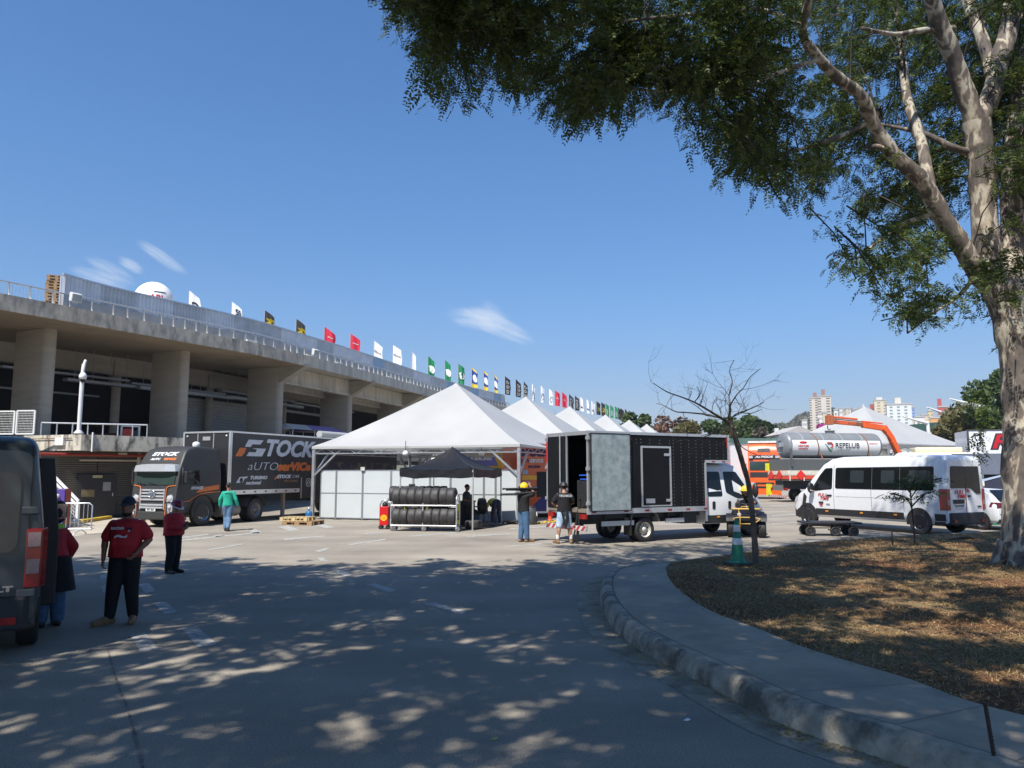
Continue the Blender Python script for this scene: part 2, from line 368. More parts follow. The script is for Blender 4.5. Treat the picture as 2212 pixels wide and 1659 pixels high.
# dry grass blades and leaf litter
rng = np.random.default_rng(5)
def blades(n, hmin, hmax, w, seed, dens=None, lie=.9):
    rg = np.random.default_rng(seed)
    P = np.stack([rg.uniform(1.5, 19, n), rg.uniform(2.5, 26, n)], 1); P = P[inside(P) | (rg.uniform(0, 1, len(P)) < .35) * (edge_dist(P) < .07)]
    cl = np.sin(P[:, 0] * 1.7 + np.sin(P[:, 1] * 1.3) * 2) * np.sin(P[:, 1] * 1.9 + 1.2 * np.sin(P[:, 0] * .8)) + .4 * np.sin(P[:, 0] * 6 + P[:, 1] * 4.7)
    P = P[(cl + rg.normal(0, .55, len(P))) > dens]
    z = island_z(P); m = len(P); h = rg.uniform(hmin, hmax, m); a = rg.uniform(0, 2 * np.pi, m); l = rg.uniform(.2, lie, m) * h * 1.2
    base = np.stack([P[:, 0], P[:, 1], z], 1); side = np.stack([np.cos(a + 1.6), np.sin(a + 1.6), 0 * a], 1) * (w * rg.uniform(.6, 1.3, m))[:, None]
    tip = base + np.stack([np.cos(a) * l, np.sin(a) * l, h], 1); mid = base + np.stack([np.cos(a) * l * .35, np.sin(a) * l * .35, h * .6], 1)
    V = np.stack([base - side, base + side, mid + side * .7, tip, mid - side * .7], 1).reshape(-1, 3)
    i = np.arange(m)[:, None] * 5
    return V, i + np.array([[0, 1, 2, 3, 4]])
V, F = blades(190000, .012, .045, .004, 1, -.1, 1.8)
o = raw_mesh('dry_grass', V, F, leafmat('straw_grass', (.60, .47, .24), (.34, .24, .11), .35)); tag(o, 'dry straw coloured grass tufts on the bare soil island', 'grass', kind='stuff')
def litter(n, s, seed):
    rg = np.random.default_rng(seed); P = np.stack([rg.uniform(1.5, 18, n), rg.uniform(2.5, 24, n)], 1); P = P[inside(P)]; m = len(P)
    z = island_z(P) + rg.uniform(.004, .02, m); a = rg.uniform(0, 6.28, m); L = s * rg.uniform(.5, 1.5, m); t = rg.uniform(-.5, .5, m)
    c = np.stack([P[:, 0], P[:, 1], z], 1); u = np.stack([np.cos(a), np.sin(a), t], 1) * L[:, None]; v = np.stack([-np.sin(a), np.cos(a), rg.uniform(-.5, .5, m)], 1) * (L * .4)[:, None]
    V = np.stack([c - u, c + v, c + u, c - v], 1).reshape(-1, 3); return V, np.arange(m)[:, None] * 4 + np.array([[0, 1, 2, 3]])
V, F = litter(110000, .022, 9)
o = raw_mesh('fallen_leaves', V, F, leafmat('leaf_litter', (.20, .09, .035), (.38, .24, .11), .1)); tag(o, 'brown fallen leaflets scattered over the soil under the tree', 'leaf litter', kind='stuff')
# road paint
PAINT = M('road_paint', (.44, .43, .40), .75, var=.2, vs=5, bump=.2, bs=60, col2=(.25, .24, .21), c2=(.42, .60), c2s=9)
lines = MB()
def stripe(pts, w=None):
    lines.add([G(x, y, .005) for x, y in pts], [tuple(range(len(pts)))])
for q in [((281, 1372), (313, 1366), (344, 1404), (304, 1410)), ((392, 1358), (424, 1352), (469, 1391), (430, 1400)),
          ((331, 1302), (358, 1299), (384, 1322), (355, 1327)), ((298, 1262), (322, 1259), (335, 1277), (314, 1281)),
          ((303, 1241), (312, 1230), (333, 1229), (324, 1241)),
          ((916, 1304), (935, 1301), (1013, 1321), (995, 1327)), ((790, 1262), (810, 1260), (855, 1274), (838, 1279)), ((720, 1233), (737, 1230), (762, 1241), (745, 1246)),
          ((684, 1205), (696, 1204), (708, 1211), (694, 1212)), ((680, 1190), (706, 1183), (713, 1184), (690, 1193)),
          ((448, 1187), (522, 1174), (525, 1176), (452, 1189)), ((612, 1164), (700, 1157), (702, 1159), (614, 1167)), ((752, 1176), (831, 1164), (834, 1166), (756, 1178)),
          ((388, 1160), (450, 1153), (451, 1155), (389, 1163)), ((380, 1167), (560, 1149), (561, 1151), (381, 1170)), ((461, 1157), (477, 1154), (484, 1158), (467, 1160)), ((538, 1146), (552, 1143), (566, 1150), (549, 1154)), ((600, 1138), (622, 1135), (648, 1145), (625, 1147)), ((680, 1135), (700, 1132), (723, 1139), (704, 1141)),
          ((787, 1152), (830, 1148), (831, 1150), (788, 1154)), ((884, 1157), (985, 1150), (986, 1152), (885, 1159)), ((1010, 1158), (1100, 1152), (1100, 1154), (1011, 1160)), ((1100, 1141), (1180, 1137), (1180, 1139), (1101, 1143)),
          ((1090, 1180), (1190, 1172), (1190, 1174), (1091, 1182)), ((1664, 1092), (1760, 1088), (1760, 1089.5), (1664, 1093.5)), ((1668, 1113), (1740, 1109), (1740, 1110.5), (1668, 1114.5)), ((1668, 1131), (1730, 1127), (1730, 1128.5), (1668, 1132.5)),
          ((215, 1243), (232, 1238), (236, 1246), (219, 1252)), ((218, 1268), (230, 1262), (236, 1272), (224, 1280))]:
    stripe(q)
struct(lines.build('road_markings', PAINT))
TAR = M('tar_seal', (.19, .165, .14), .8, var=.4, vs=9, col2=(.07, .055, .045), c2=(.52, .62), c2s=5)
ts = MB()
seam = smoothline([G(x, y, .004) for x, y in ((232, 1400), (252, 1470), (275, 1530), (300, 1620), (330, 1760))], 6)
for s_ in (seam,):
    a = offs(s_, .012); b = offs(s_, -.012)
    for i in range(len(a)):
        k = .5 + .7 * abs(math.sin(i * 1.9)); a[i] = s_[i] + (a[i] - s_[i]) * k; b[i] = s_[i] + (b[i] - s_[i]) * k
    ts.loft([[p, q] for p, q in zip(a, b)], False, False, False, True)
struct(ts.build('road_seam', TAR))
# bits of litter on the asphalt
pm = M('paper_scrap', (.8, .8, .76), .8, var=.05)
for (x, y, w, lab) in ((1484, 1556, .035, 'small white paper scrap lying on the shaded asphalt'), (1068, 1597, .03, 'yellowish leaf lying alone on the asphalt near the camera'), (1412, 1412, .04, 'cream crumpled scrap lying in the gutter by the kerb bend')):
    p = G(x, y, .006); s_ = MB(); s_.add([p + Vector((-w, 0, 0)), p + Vector((0, -w * .6, 0)), p + Vector((w * 1.1, .01, .004)), p + Vector((.01, w * .7, .012))], [(0, 1, 2, 3)])
    tag(s_.build('fallen_leaf' if 'leaf' in lab else 'paper_scrap', M('dry_leaf', (.45, .42, .12), .7) if 'leaf' in lab else pm), lab, 'leaf' if 'leaf' in lab else 'scrap')
# reinforcing bar stub standing in the sidewalk, bottom right
rb = MB(); a = G(2148, 1633, KH); rb.tube([a - Vector((0, 0, .03)), a + Vector((-.028, .02, .34))], .0135, 8)
for i in range(14): c = a + Vector((-.002 * i, .0014 * i, .025 * i)); rb.lathe([(.0137, -.003), (.0165, 0), (.0137, .003)], c, 'Z', 8)
tag(rb.build('rebar_stub', M('rusty_bar', (.045, .03, .022), .8, var=.4, vs=30)), 'dark rusty ribbed bar sticking up from the sidewalk', 'metal bar')

# dark expansion joints across the sidewalk, yellowish litter along the gutter
jm = MB(); JN = M('joint_dark', (.13, .115, .095), .9)
for i in (9, 15, 21, 27, 33, 39, 45):
    a, b_ = outer_s[i], min(inner, key=lambda q: (q - outer_s[i]).length); d = (b_ - a); nn = Vector((-d.y, d.x, 0)).normalized() * .003
    jm.add([a + nn + Vector((0, 0, .0035)), a - nn + Vector((0, 0, .0035)), b_ - nn + Vector((0, 0, .0035)), b_ + nn + Vector((0, 0, .0035))], [(0, 1, 2, 3)])
ko = lev(offs(kerb, -.156), KH + .0035)[:nk]; ki = lev(offs(kerb, -.168), KH + .0035)[:nk]
jm.loft([[p, q] for p, q in zip(ko, ki)], False, False, False, True); struct(jm.build('sidewalk_joint', JN))
rgl = np.random.default_rng(14); ip = rgl.integers(0, 62, 2600); of = np.abs(rgl.normal(.09, .10, 2600)); K0 = np.array([[p.x, p.y] for p in kerb]); tt = rgl.uniform(0, 1, 2600)[:, None]
t2 = np.array([[tan.x, tan.y] for tan in [(kerb[min(i + 1, len(kerb) - 1)] - kerb[max(i - 1, 0)]).normalized() for i in range(len(kerb))]])
c2 = K0[ip] * (1 - tt) + K0[np.minimum(ip + 1, len(K0) - 1)] * tt + np.stack([-t2[ip, 1], t2[ip, 0]], 1) * (of + .05)[:, None]
rd_ = rgl.uniform([-12, 3.5], [6, 17], (900, 2)); c2 = np.concatenate([c2, rd_]); n2_ = len(c2); a_ = rgl.uniform(0, 6.28, n2_); L_ = rgl.uniform(.006, .02, n2_)
u_ = np.stack([np.cos(a_), np.sin(a_), rgl.uniform(-.2, .2, n2_)], 1) * L_[:, None]; w_ = np.stack([-np.sin(a_), np.cos(a_), rgl.uniform(-.2, .2, n2_)], 1) * (L_ * .5)[:, None]; c3 = np.concatenate([c2, rgl.uniform(.008, .014, n2_)[:, None]], 1)
o = raw_mesh('leaf_crumbs', np.stack([c3 - u_, c3 + w_, c3 + u_, c3 - w_], 1).reshape(-1, 3), np.arange(n2_ * 4).reshape(-1, 4), leafmat('yellow_crumbs', (.40, .34, .06), (.20, .14, .06), .1)); tag(o, 'yellow leaf crumbs gathered along the gutter and scattered on the road', 'leaf litter', kind='stuff')
# ------------------------------------------------------------------ concrete concourse building on the left
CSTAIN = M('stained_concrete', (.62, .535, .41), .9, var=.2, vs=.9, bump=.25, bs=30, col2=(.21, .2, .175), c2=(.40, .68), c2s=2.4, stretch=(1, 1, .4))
CLIGHT = M('streaked_concrete', (.52, .48, .40), .9, var=.22, vs=1.2, bump=.15, bs=30, col2=(.30, .28, .24), c2=(.52, .72), c2s=.9, stretch=(1.6, 1.6, .25))
CPILL = M('board_marked_concrete', (.39, .35, .285), .9, var=.12, vs=1.0, bump=.1, bs=14, stretch=(.6, .6, 3))
CDARK = M('shade_toned_wall', (.035, .037, .042), .9, var=.3, vs=.8)  # near-black wall colour stands in for the deep shade of the storey
DZ, DB = 10.0, 9.27
edge = [Vector((-40.5, 2, 0)), Vector((-32, 16.3, 0))] + [G(x, y, DZ) for x, y in ((0, 633), (280, 687), (548, 739.6), (664, 768), (808, 806))] + [Vector((-5.9, 80, 0)), Vector((0.6, 97, 0)), Vector((8, 115, 0)), Vector((24, 150, 0))]
edge = [Vector((p.x, p.y, 0)) for p in edge]
def tan_at(line, i): return (line[min(i + 1, len(line) - 1)] - line[max(i - 1, 0)]).normalized()
def inward(line, d): return [p + Vector((-tan_at(line, i).y, tan_at(line, i).x, 0)) * d for i, p in enumerate(line)]
bld = thing('concourse_building', 'long curved raw concrete concourse with open pillared storey and overhanging stained deck', 'building', (0, 0, 0))
def deck(a, b, mat, nm):
    e = edge[a:b]; i1 = inward(edge, .0)[a:b]; i2 = inward(edge, 26)[a:b]
    rings = [[Vector((p.x, p.y, DZ)), Vector((p.x, p.y, DB)), Vector((q.x, q.y, DB)), Vector((q.x, q.y, DZ))] for p, q in zip(e, i2)]
    m = MB(); m.loft(rings, True, False); return m.build(nm, mat, bld)
deck(0, 6, CSTAIN, 'deck_slab')
SOF = M('bounce_tinted_soffit', (.29, .225, .155), .9, var=.18, vs=.5, bump=.1, bs=10, stretch=(1, 1, 1), col2=(.2, .16, .12), c2=(.52, .7), c2s=.4)  # brown of light bounced off the ground is put into the soffit colour
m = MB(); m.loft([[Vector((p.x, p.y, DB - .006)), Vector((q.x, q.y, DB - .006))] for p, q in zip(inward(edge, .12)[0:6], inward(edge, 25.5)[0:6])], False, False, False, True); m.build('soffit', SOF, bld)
# beyond the joint the deck is a lighter, thinner precast edge with beams below
e = edge[5:]; i1 = inward(edge, .35)[5:]; i2 = inward(edge, 26)[5:]
m = MB(); m.loft([[Vector((p.x, p.y, DZ + .0)), Vector((p.x, p.y, DB)), Vector((a.x, a.y, DB)), Vector((a.x, a.y, DB + .22)), Vector((q.x, q.y, DB + .22)), Vector((q.x, q.y, DZ))] for p, a, q in zip(e, i1, i2)], True, False)
m.build('deck_slab', CLIGHT, bld)
FZ = 3.75
ends = [(-27.0, 31.0), (-23.1, 38.1), (-19.3, 45.2), (-15.8, 52.5), (-12.95, 61.8), (-10.1, 72.0), (-6.8, 83)]
ends += [(-3.0, 93), (.9, 103), (5.6, 113), (11.5, 124)]
ends = [Vector((*p, 0)) for p in ends]
rads = []
for i, p in enumerate(ends):
    t = tan_at(ends, i); rd = Vector((-t.y, t.x, 0)); rads.append(rd)
    m = MB(); T = .34; L = 2.65
    prof = [p + t * T * math.cos(a) - rd * T * .8 * math.sin(a) + rd * .27 for a in [math.pi * k / 8 for k in range(9)]]
    prof += [p + rd * L - t * T, p + rd * L + t * T]
    zt = DB + .02
    m.loft([[Vector((q.x, q.y, FZ - .9)) for q in prof], [Vector((q.x, q.y, zt)) for q in prof]], True, True)
    m.build('pillar', CPILL, bld, bevel=.02)
    if i >= 3:                                               # bracket carrying the deck edge
        b = MB(); o_ = p - rd * 2.05
        b.prism([(p.x, p.y, 8.2), (p.x + rd.x * 2.6, p.y + rd.y * 2.6, 8.2), (p.x + rd.x * 2.6, p.y + rd.y * 2.6, DB + .15), (o_.x, o_.y, DB + .15), (o_.x, o_.y, DB - .02)], -t * .3, t * .6)
        b.build('bracket', CPILL, bld)
for i in range(3, len(ends) - 1):                             # longitudinal precast beams between brackets
    for d, z0, z1 in ((.25, 8.35, 9.45), (2.5, 8.2, 9.3)):
        a, b_ = ends[i] + rads[i] * d, ends[i + 1] + rads[i + 1] * d
        m = MB(); m.bar((a.x, a.y, (z0 + z1) / 2), (b_.x, b_.y, (z0 + z1) / 2), .28, z1 - z0); m.bar((a.x, a.y, z0 - .06), (b_.x, b_.y, z0 - .06), .5, .14); m.build('beam', CLIGHT, bld)
# second row: beam on round columns, set back
line2 = [p + r * 6.3 for p, r in zip(ends, rads)]
for i in range(len(line2) - 1):
    a, b_ = line2[i], line2[i + 1]; m = MB(); m.bar((a.x, a.y, 8.7), (b_.x, b_.y, 8.7), .5, 1.12); m.build('beam', CPILL, bld)
for i in range(len(line2) - 1):
    c = line2[i]; m = MB(); m.cyl((c.x, c.y, FZ - .05), (c.x, c.y, 8.2), .27, n=16)
    t = tan_at(line2, i); m.bar(c - t * .42 + Vector((0, 0, 8.55)), c + t * .42 + Vector((0, 0, 8.55)), .62, .9); m.build('column', CPILL, bld)
# upper floor slab, back wall
fl = [p - r * 3.0 for p, r in zip(ends, rads)]
m = MB(); m.loft([[Vector((p.x, p.y, FZ)), Vector((p.x, p.y, FZ - .6)), Vector((q.x, q.y, FZ - .6)), Vector((q.x, q.y, FZ))] for p, q in zip([p + r * .2 for p, r in zip(ends, rads)], [p + r * 20 for p, r in zip(ends, rads)])], True, False); m.build('upper_floor', CPILL, bld)
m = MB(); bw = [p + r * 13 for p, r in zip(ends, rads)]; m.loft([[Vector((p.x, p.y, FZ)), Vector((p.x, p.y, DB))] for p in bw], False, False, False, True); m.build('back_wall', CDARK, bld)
# white block wall between second and third pillar
BLK = bpy.data.materials.new('white_blocks'); BLK.use_nodes = True; n = BLK.node_tree.nodes; L = BLK.node_tree.links; br = n.new('ShaderNodeTexBrick')
br.inputs['Color1'].default_value = (.40, .395, .38, 1); br.inputs['Color2'].default_value = (.35, .345, .335, 1); br.inputs['Mortar'].default_value = (.2, .195, .185, 1); br.inputs['Scale'].default_value = 1; br.inputs['Brick Width'].default_value = .55; br.inputs['Row Height'].default_value = .22; br.inputs['Mortar Size'].default_value = .012
tc = n.new('ShaderNodeTexCoord'); sp = n.new('ShaderNodeSeparateXYZ'); cb = n.new('ShaderNodeCombineXYZ'); L.new(tc.outputs['Object'], sp.inputs[0]); L.new(sp.outputs['Y'], cb.inputs['X']); L.new(sp.outputs['Z'], cb.inputs['Y']); L.new(cb.outputs[0], br.inputs['Vector']); L.new(br.outputs[0], n['Principled BSDF'].inputs['Base Color']); n['Principled BSDF'].inputs['Roughness'].default_value = .8
a, b_ = line2[3] + rads[3] * .6 - tan_at(line2, 3) * 3.2, line2[3] + rads[3] * .6 + tan_at(line2, 3) * 6
m = MB(); m.bar((a.x, a.y, (FZ + 7.3) / 2), (b_.x, b_.y, (FZ + 7.3) / 2), .25, 7.3 - FZ); bw_ = m.build('block_wall', BLK, bld)
m = MB(); m.bar(a - rads[2] * .17 + Vector((0, 0, FZ + 1.15)), b_ - rads[2] * .17 + Vector((0, 0, FZ + 1.15)), .04, .1)
for k in range(6):
    q = a.lerp(b_, k / 5.0) - rads[2] * .17; m.bar(q + Vector((0, 0, FZ)), q + Vector((0, 0, FZ + 1.2)), .1, .06)
m.build('wall_rail', M('dull_grey_metal', (.13, .13, .13), .6), bld)
# cable trays and ducts hanging in the dark storey
for (i, d, z, w, h, f0, f1) in ((1, 5.2, 7.75, .35, .12, .05, 1.0), (1, 4.6, 7.35, .5, .16, .45, 1.0), (2, 5.0, 7.6, .4, .12, 0, 1), (2, 4.2, 7.3, .35, .2, 0, 1), (3, 5.4, 7.9, .4, .14, 0, 1), (3, 4.6, 7.4, .5, .2, 0, 1), (3, 7.4, 7.0, .5, .12, 0, 1), (4, 5.4, 7.8, .4, .14, 0, 1), (4, 7.2, 7.3, .5, .2, 0, 1), (0, 5.4, 7.6, .3, .1, 0, 1), (1, 8, 6.9, .3, .1, 0, 1), (0, 8, 6.9, .3, .1, 0, 1)):
    a, b_ = ends[i] + rads[i] * d, ends[i + 1] + rads[i + 1] * d; p, q = a.lerp(b_, f0), a.lerp(b_, f1)
    m = MB(); m.bar((p.x, p.y, z), (q.x, q.y, z), w, h)
    for k in range(4): c = p.lerp(q, (k + .5) / 4); m.bar((c.x, c.y, z), (c.x, c.y, DB), .03)
    m.build('cable_tray', M('tray_metal', (.34, .36, .38), .5, .3), bld)
tg = M('tray_metal')
# ledge over the ground floor: two faces meeting at a corner
LZ, LB = FZ, 3.05
lc, lr, ll = G(176, 938, LZ), G(404, 946, LZ), G(40, 941, LZ)
lr2 = lr + (lr - lc) * .5; ll2 = ll + (ll - lc) * 1.2
back = Vector((-.72, .9, 0))
top = [ll2, lc, lr2, Vector((-13.7, 46, LZ)), Vector((-14.6, 53, LZ)), Vector((-18, 54, LZ)), lr2 + back * 10, ll2 + back * 6]
m = MB(); m.prism([(p.x, p.y, LB) for p in top], (0, 0, 0), (0, 0, LZ - LB - .004)); m.build('ledge_slab', M('rain_stained_concrete', (.52, .48, .40), .9, var=.3, vs=1.5, bump=.3, bs=25, col2=(.10, .095, .085), c2=(.5, .64), c2s=2.0, stretch=(1.5, 1.5, .6)), bld)
# slatted shutters and door under the ledge
wd = (lr - lc).normalized(); wn = Vector((wd.y, -wd.x, 0))
w0 = Vector((lc.x, lc.y, 0)) + Vector((-.55, .85, 0)) * 1.5 - wd * 4.0
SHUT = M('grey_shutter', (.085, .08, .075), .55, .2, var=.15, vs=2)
for k in range(5):
    s0, s1 = k * 2.45, k * 2.45 + 2.40; m = MB(); rows = []
    for j in range(30):
        z = .1 + j * .098; rows += [(z, 0), (z + .07, .035)]
    m.loft([[w0 + wd * s + wn * dy + Vector((0, 0, z)) for z, dy in rows] for s in (s0, s1)], False, False, False, True)
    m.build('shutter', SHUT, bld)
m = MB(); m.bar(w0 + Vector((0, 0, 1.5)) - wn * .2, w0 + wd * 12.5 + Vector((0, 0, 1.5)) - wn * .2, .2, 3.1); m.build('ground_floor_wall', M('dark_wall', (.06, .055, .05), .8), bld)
dd = MB(); ds = (G(132, 1119).xy - w0.xy).dot(wd.xy); c = w0 + wd * (ds + .85) + wn * .07
dd.bar(c - wd * .85 + Vector((0, 0, 1.0)), c + wd * .85 + Vector((0, 0, 1.0)), .06, 2.0); dr = dd.build('door', M('dark_door', (.035, .034, .035), .5), bld)
h = MB(); h.bar(c + wd * .7 + wn * .05 + Vector((0, 0, 1)), c + wd * .7 + wn * .05 + Vector((0, 0, 1.14)), .03); h.build('handle', STEEL, dr)
def plaque(name, px, z, w, hh, mat, lines_=()):
    s = (G(px, 1118).xy - w0.xy).dot(wd.xy); q = w0 + wd * s + wn * .13; m = MB(); m.bar(q - wd * w / 2 + Vector((0, 0, z)), q + wd * w / 2 + Vector((0, 0, z)), .02, hh)
    return m.build(name, mat, bld)
plaque('sign_plate', 182, 1.9, .42, .12, M('cream_sign', (.45, .4, .22), .6, var=.3, vs=30)); plaque('sign_plate', 155, 1.15, .55, .32, M('bronze_sign', (.2, .16, .09), .5, var=.4, vs=25)); plaque('notice', 213, 1.45, .34, .4, M('faded_paper', (.3, .3, .3), .8))
# pipes
m = MB(); a = w0 + wn * .5 + Vector((0, 0, 2.88)); m.tube([a, a + wd * 12], .07, 10); m.build('red_pipe', M('red_pipe_paint', (.26, .03, .02), .5), bld)
m = MB(); a = w0 + wn * .25 + Vector((0, 0, 2.65)); m.tube([a + wd * 4, a + wd * 12], .05, 8)
s = (G(247, 1113).xy - w0.xy).dot(wd.xy); q = w0 + wd * s + wn * .3; m.tube([q, q + Vector((0, 0, 3.0))], .085, 10); m.build('drain_pipe', M('cream_pipe', (.42, .38, .32), .6, var=.2), bld)
m = MB(); q = Vector((lc.x, lc.y, 0)) + wd * .45 + wn * .05; m.tube([q + Vector((0, 0, LB - .05)), q + Vector((0, 0, LZ + .1))], .04, 8); m.build('drain_pipe', WHITE, bld)
for px, z, w, hh in ((298, 2.72, .32, .34), (186, 2.95, .35, .1)):
    bx = MB(); s = (G(px, 1113).xy - w0.xy).dot(wd.xy); q = w0 + wd * s + wn * .62; bx.bar(q - wd * w / 2 + Vector((0, 0, z)), q + wd * w / 2 + Vector((0, 0, z)), .14, hh); bx.build('junction_box', M('beige_box', (.42, .38, .33), .6), bld)
ld = (ll - lc).normalized(); ln = Vector((-ld.y, ld.x, 0)); ln = ln if ln.y < 0 else -ln
m = MB(); q = Vector((lc.x, lc.y, 0)) + ld * .9 + ln * .06; m.bar(q + Vector((0, 0, 3.45)), q + ld * .5 + Vector((0, 0, 3.45)), .14, .34); m.build('junction_box', WHITE, bld)
m = MB()
for z, s0, s1 in ((3.58, .5, 2.6),): m.tube([q + ld * (s0 - .9) + Vector((0, 0, z)), q + ld * (s1 - .3) + Vector((0, 0, z)), q + ld * (s1 - .3) + Vector((0, 0, 3.1))], .018, 6)
m.tube([q + ld * .95 + Vector((0, 0, 3.58)), q + ld * .95 + Vector((0, 0, 3.1))], .018, 6); m.build('conduit', M('rusty_conduit', (.12, .05, .035), .7), bld)
# low steel rail along the upper floor edge
rl = thing('floor_railing', 'low grey pipe railing on the upper floor edge behind the camera pole', 'railing', (0, 0, 0))
a, b_ = G(98, 937, FZ) + back * 1.2, G(334, 941, FZ) + back * 1.2; a.z = b_.z = FZ
m = MB(); m.tube([a + Vector((0, 0, .55)), b_ + Vector((0, 0, .55))], .035, 8); m.build('rail', STEEL, rl)
for k in range(8):
    q = a.lerp(b_, k / 7); m = MB(); m.cyl(q, q + Vector((0, 0, .55)), .03, n=8); m.build('post', STEEL, rl)
# mesh gate panels at the left end of the ledge
mg = thing('mesh_barrier', 'two white framed mesh panels standing on the ledge at the left edge', 'barrier', (0, 0, 0), group=None)
WIRE = M('white_wire', (.6, .6, .57), .5)
for x0, x1, y0, y1, y0r, y1r in ((-60, 54, 900, 940, 897, 941), (59, 75.5, 0, 0, 0, 0)):
    pass
def mesh_panel(p, q, h, parent):
    f = MB(); u = (q - p); up = Vector((0, 0, h))
    for s_, e_ in ((p, q), (p + up, q + up), (p, p + up), (q, q + up)): f.bar(s_, e_, .06)
    f.build('panel_frame', WHITE, parent); w = MB()
    for k in range(1, 9): w.bar(p + up * k / 9, q + up * k / 9, .016)
    n_ = int(u.length / .06)
    for k in range(1, n_): w.bar(p + u * k / n_, p + u * k / n_ + up, .006)
    w.build('wire_mesh', WIRE, parent)
pA, pB, pC = W(-60, 944, 33.5), W(31, 941.5, 33.3), W(72.5, 940, 33.2)
mesh_panel(Vector((pA.x, pA.y, FZ)), Vector((pB.x - .05, pB.y, FZ)), .98, mg); mesh_panel(Vector((pB.x + .06, pB.y, FZ)), Vector((pC.x, pC.y, FZ)), 1.0, mg)
# camera pole on the ledge corner
cp = thing('camera_pole', 'white pole with dome camera standing on the corner of the concrete ledge', 'camera pole', (0, 0, 0))
b0 = G(170, 936, FZ); b0.z = FZ - .005
m = MB(); m.lathe([(.2, 0), (.2, .02), (.08, .16), (.07, .2)], b0, n=12); m.lathe([(.085, .16), (.085, 2.05), (.075, 2.6)], b0, n=12); m.build('pole', WHITE, cp)
m = MB(); m.lathe([(.03, 0), (.13, .02), (.16, .12), (.15, .2), (.1, .28), (.04, .32)], b0 + Vector((.07, -.08, 2.3)), n=14); m.tube([b0 + Vector((.04, -.05, 2.6)), b0 + Vector((.1, -.06, 3.05)), b0 + Vector((.1, 0, 3.15))], .06, 8); m.bar(b0 + Vector((-.03, 0, 2.55)), b0 + Vector((0, 0, 3.0)), .07); m.build('camera_housing', WHITE, cp)
m = MB(); m.ell(b0 + Vector((.07, -.08, 2.29)), (.11, .11, .11), 12, 8); m.build('dome', GLASS, cp)
# generator and clutter on the upper floor
gn = thing('generator', 'red generator in a white pipe frame on the upper concrete floor', 'generator', W(281, 934, 40.5), head(.8, .5))
gn.location.z = FZ
f = MB()
for x in (-.42, .42):
    for y in (-.25, .25): f.cyl((x, y, 0), (x, y, .75), .03, n=6)
for z in (.05, .75):
    for y in (-.25, .25): f.cyl((-.42, y, z), (.42, y, z), .03, n=6)
    for x in (-.42, .42): f.cyl((x, -.25, z), (x, .25, z), .03, n=6)
f.build('frame', WHITE, gn)
f = MB(); f.box(-.36, .1, -.2, .2, .12, .62); f.build('engine', M('generator_red', (.4, .02, .015), .4), gn, bevel=.03); f = MB(); f.box(.12, .36, -.18, .18, .12, .55); f.build('alternator', BLACK, gn, bevel=.03)
f = MB(); p = W(236, 933, 42); p.z = FZ; f.box(p.x - 1.6, p.x + 1.5, p.y - .4, p.y + .5, FZ, FZ + .28); f.box(p.x - .9, p.x + 1.3, p.y - .3, p.y + .4, FZ + .28, FZ + .46)
tag(f.build('covered_goods', M('maroon_cover', (.09, .02, .02), .8, var=.3), bevel=.05), 'low maroon covered goods lying on the dark upper floor', 'goods')
for px, py, Yd, lab, colr in ((690, 908, 57, 'purple and white low canopy stall on the upper floor between pillars', (.30, .2, .42)), (645, 905, 55, 'pale canopy stall on the upper floor nearer the tent', (.55, .53, .5))):
    st = thing('canopy_stall', lab, 'stall', W(px, py, Yd), head(.4, .9)); st.location.z = FZ
    f = MB(); f.add([(-2, -1.2, 1.3), (2, -1.2, 1.3), (2, 1.2, 1.3), (-2, 1.2, 1.3), (-1.4, 0, 1.75), (1.4, 0, 1.75)], [(0, 1, 5, 4), (1, 2, 5), (2, 3, 4, 5), (3, 0, 4)]); f.build('canopy', M('stall_cloth_' + lab[:4], colr, .7), st)
    [MB().cyl((x, y, 0), (x, y, 1.3), .03, n=6).build('leg', STEEL, st) for x in (-1.9, 1.9) for y in (-1.1, 1.1)]
    f = MB(); f.box(-1.8, 1.8, -1, -.9, 0, .7); f.build('counter', M('pale_board', (.45, .5, .55), .6), st)
# hanging lit light fittings deep in the storey are unlit strips
# ------------------------------------------------------------------ deck fence, railing
fence = thing('corrugated_fence', 'long corrugated zinc sheet fence standing along the top of the concrete deck', 'fence', (0, 0, 0))
FT = 11.57
def resample(line, step):
    out = [line[0]]; acc = 0
    for a, b_ in zip(line[:-1], line[1:]):
        d = (b_ - a).length; n_ = max(1, round(d / step))
        out += [a.lerp(b_, k / n_) for k in range(1, n_ + 1)]
    return out
fl_ = inward(edge, .75); st = G(152, 657.5, DZ); st.z = 0; st += rads[1] * .75
fpts = [st] + [p for p in fl_[3:8]] + [Vector((-.9, 95, 0))]
fpts = resample(smoothline(fpts, 8), .11)
ZM = [M('zinc_a', (.64, .65, .66), .38, .15, var=.15, vs=1.5), M('zinc_b', (.36, .48, .60), .4, .12, var=.15, vs=1.5), M('zinc_c', (.50, .51, .51), .42, .15, var=.2, vs=1.5)]
k = 0; i = 0; rgn = random.Random(3)
while i < len(fpts) - 2:
    seg_ = fpts[i:i + 21]; m = MB(); rr = []
    ht = FT + rgn.uniform(-.04, .04) - .0 * i
    for j, p in enumerate(seg_):
        t = tan_at(fpts, i + j); nrm = Vector((t.y, -t.x, 0)); o_ = .040 if j % 2 else -.040
        q = p + nrm * o_; rr.append([Vector((q.x, q.y, DZ + .02)), Vector((q.x, q.y, ht))])
    m.loft(rr, False, False, False, True); m.build('metal_sheet', ZM[rgn.choice((0, 0, 1, 2))], fence); i += 20
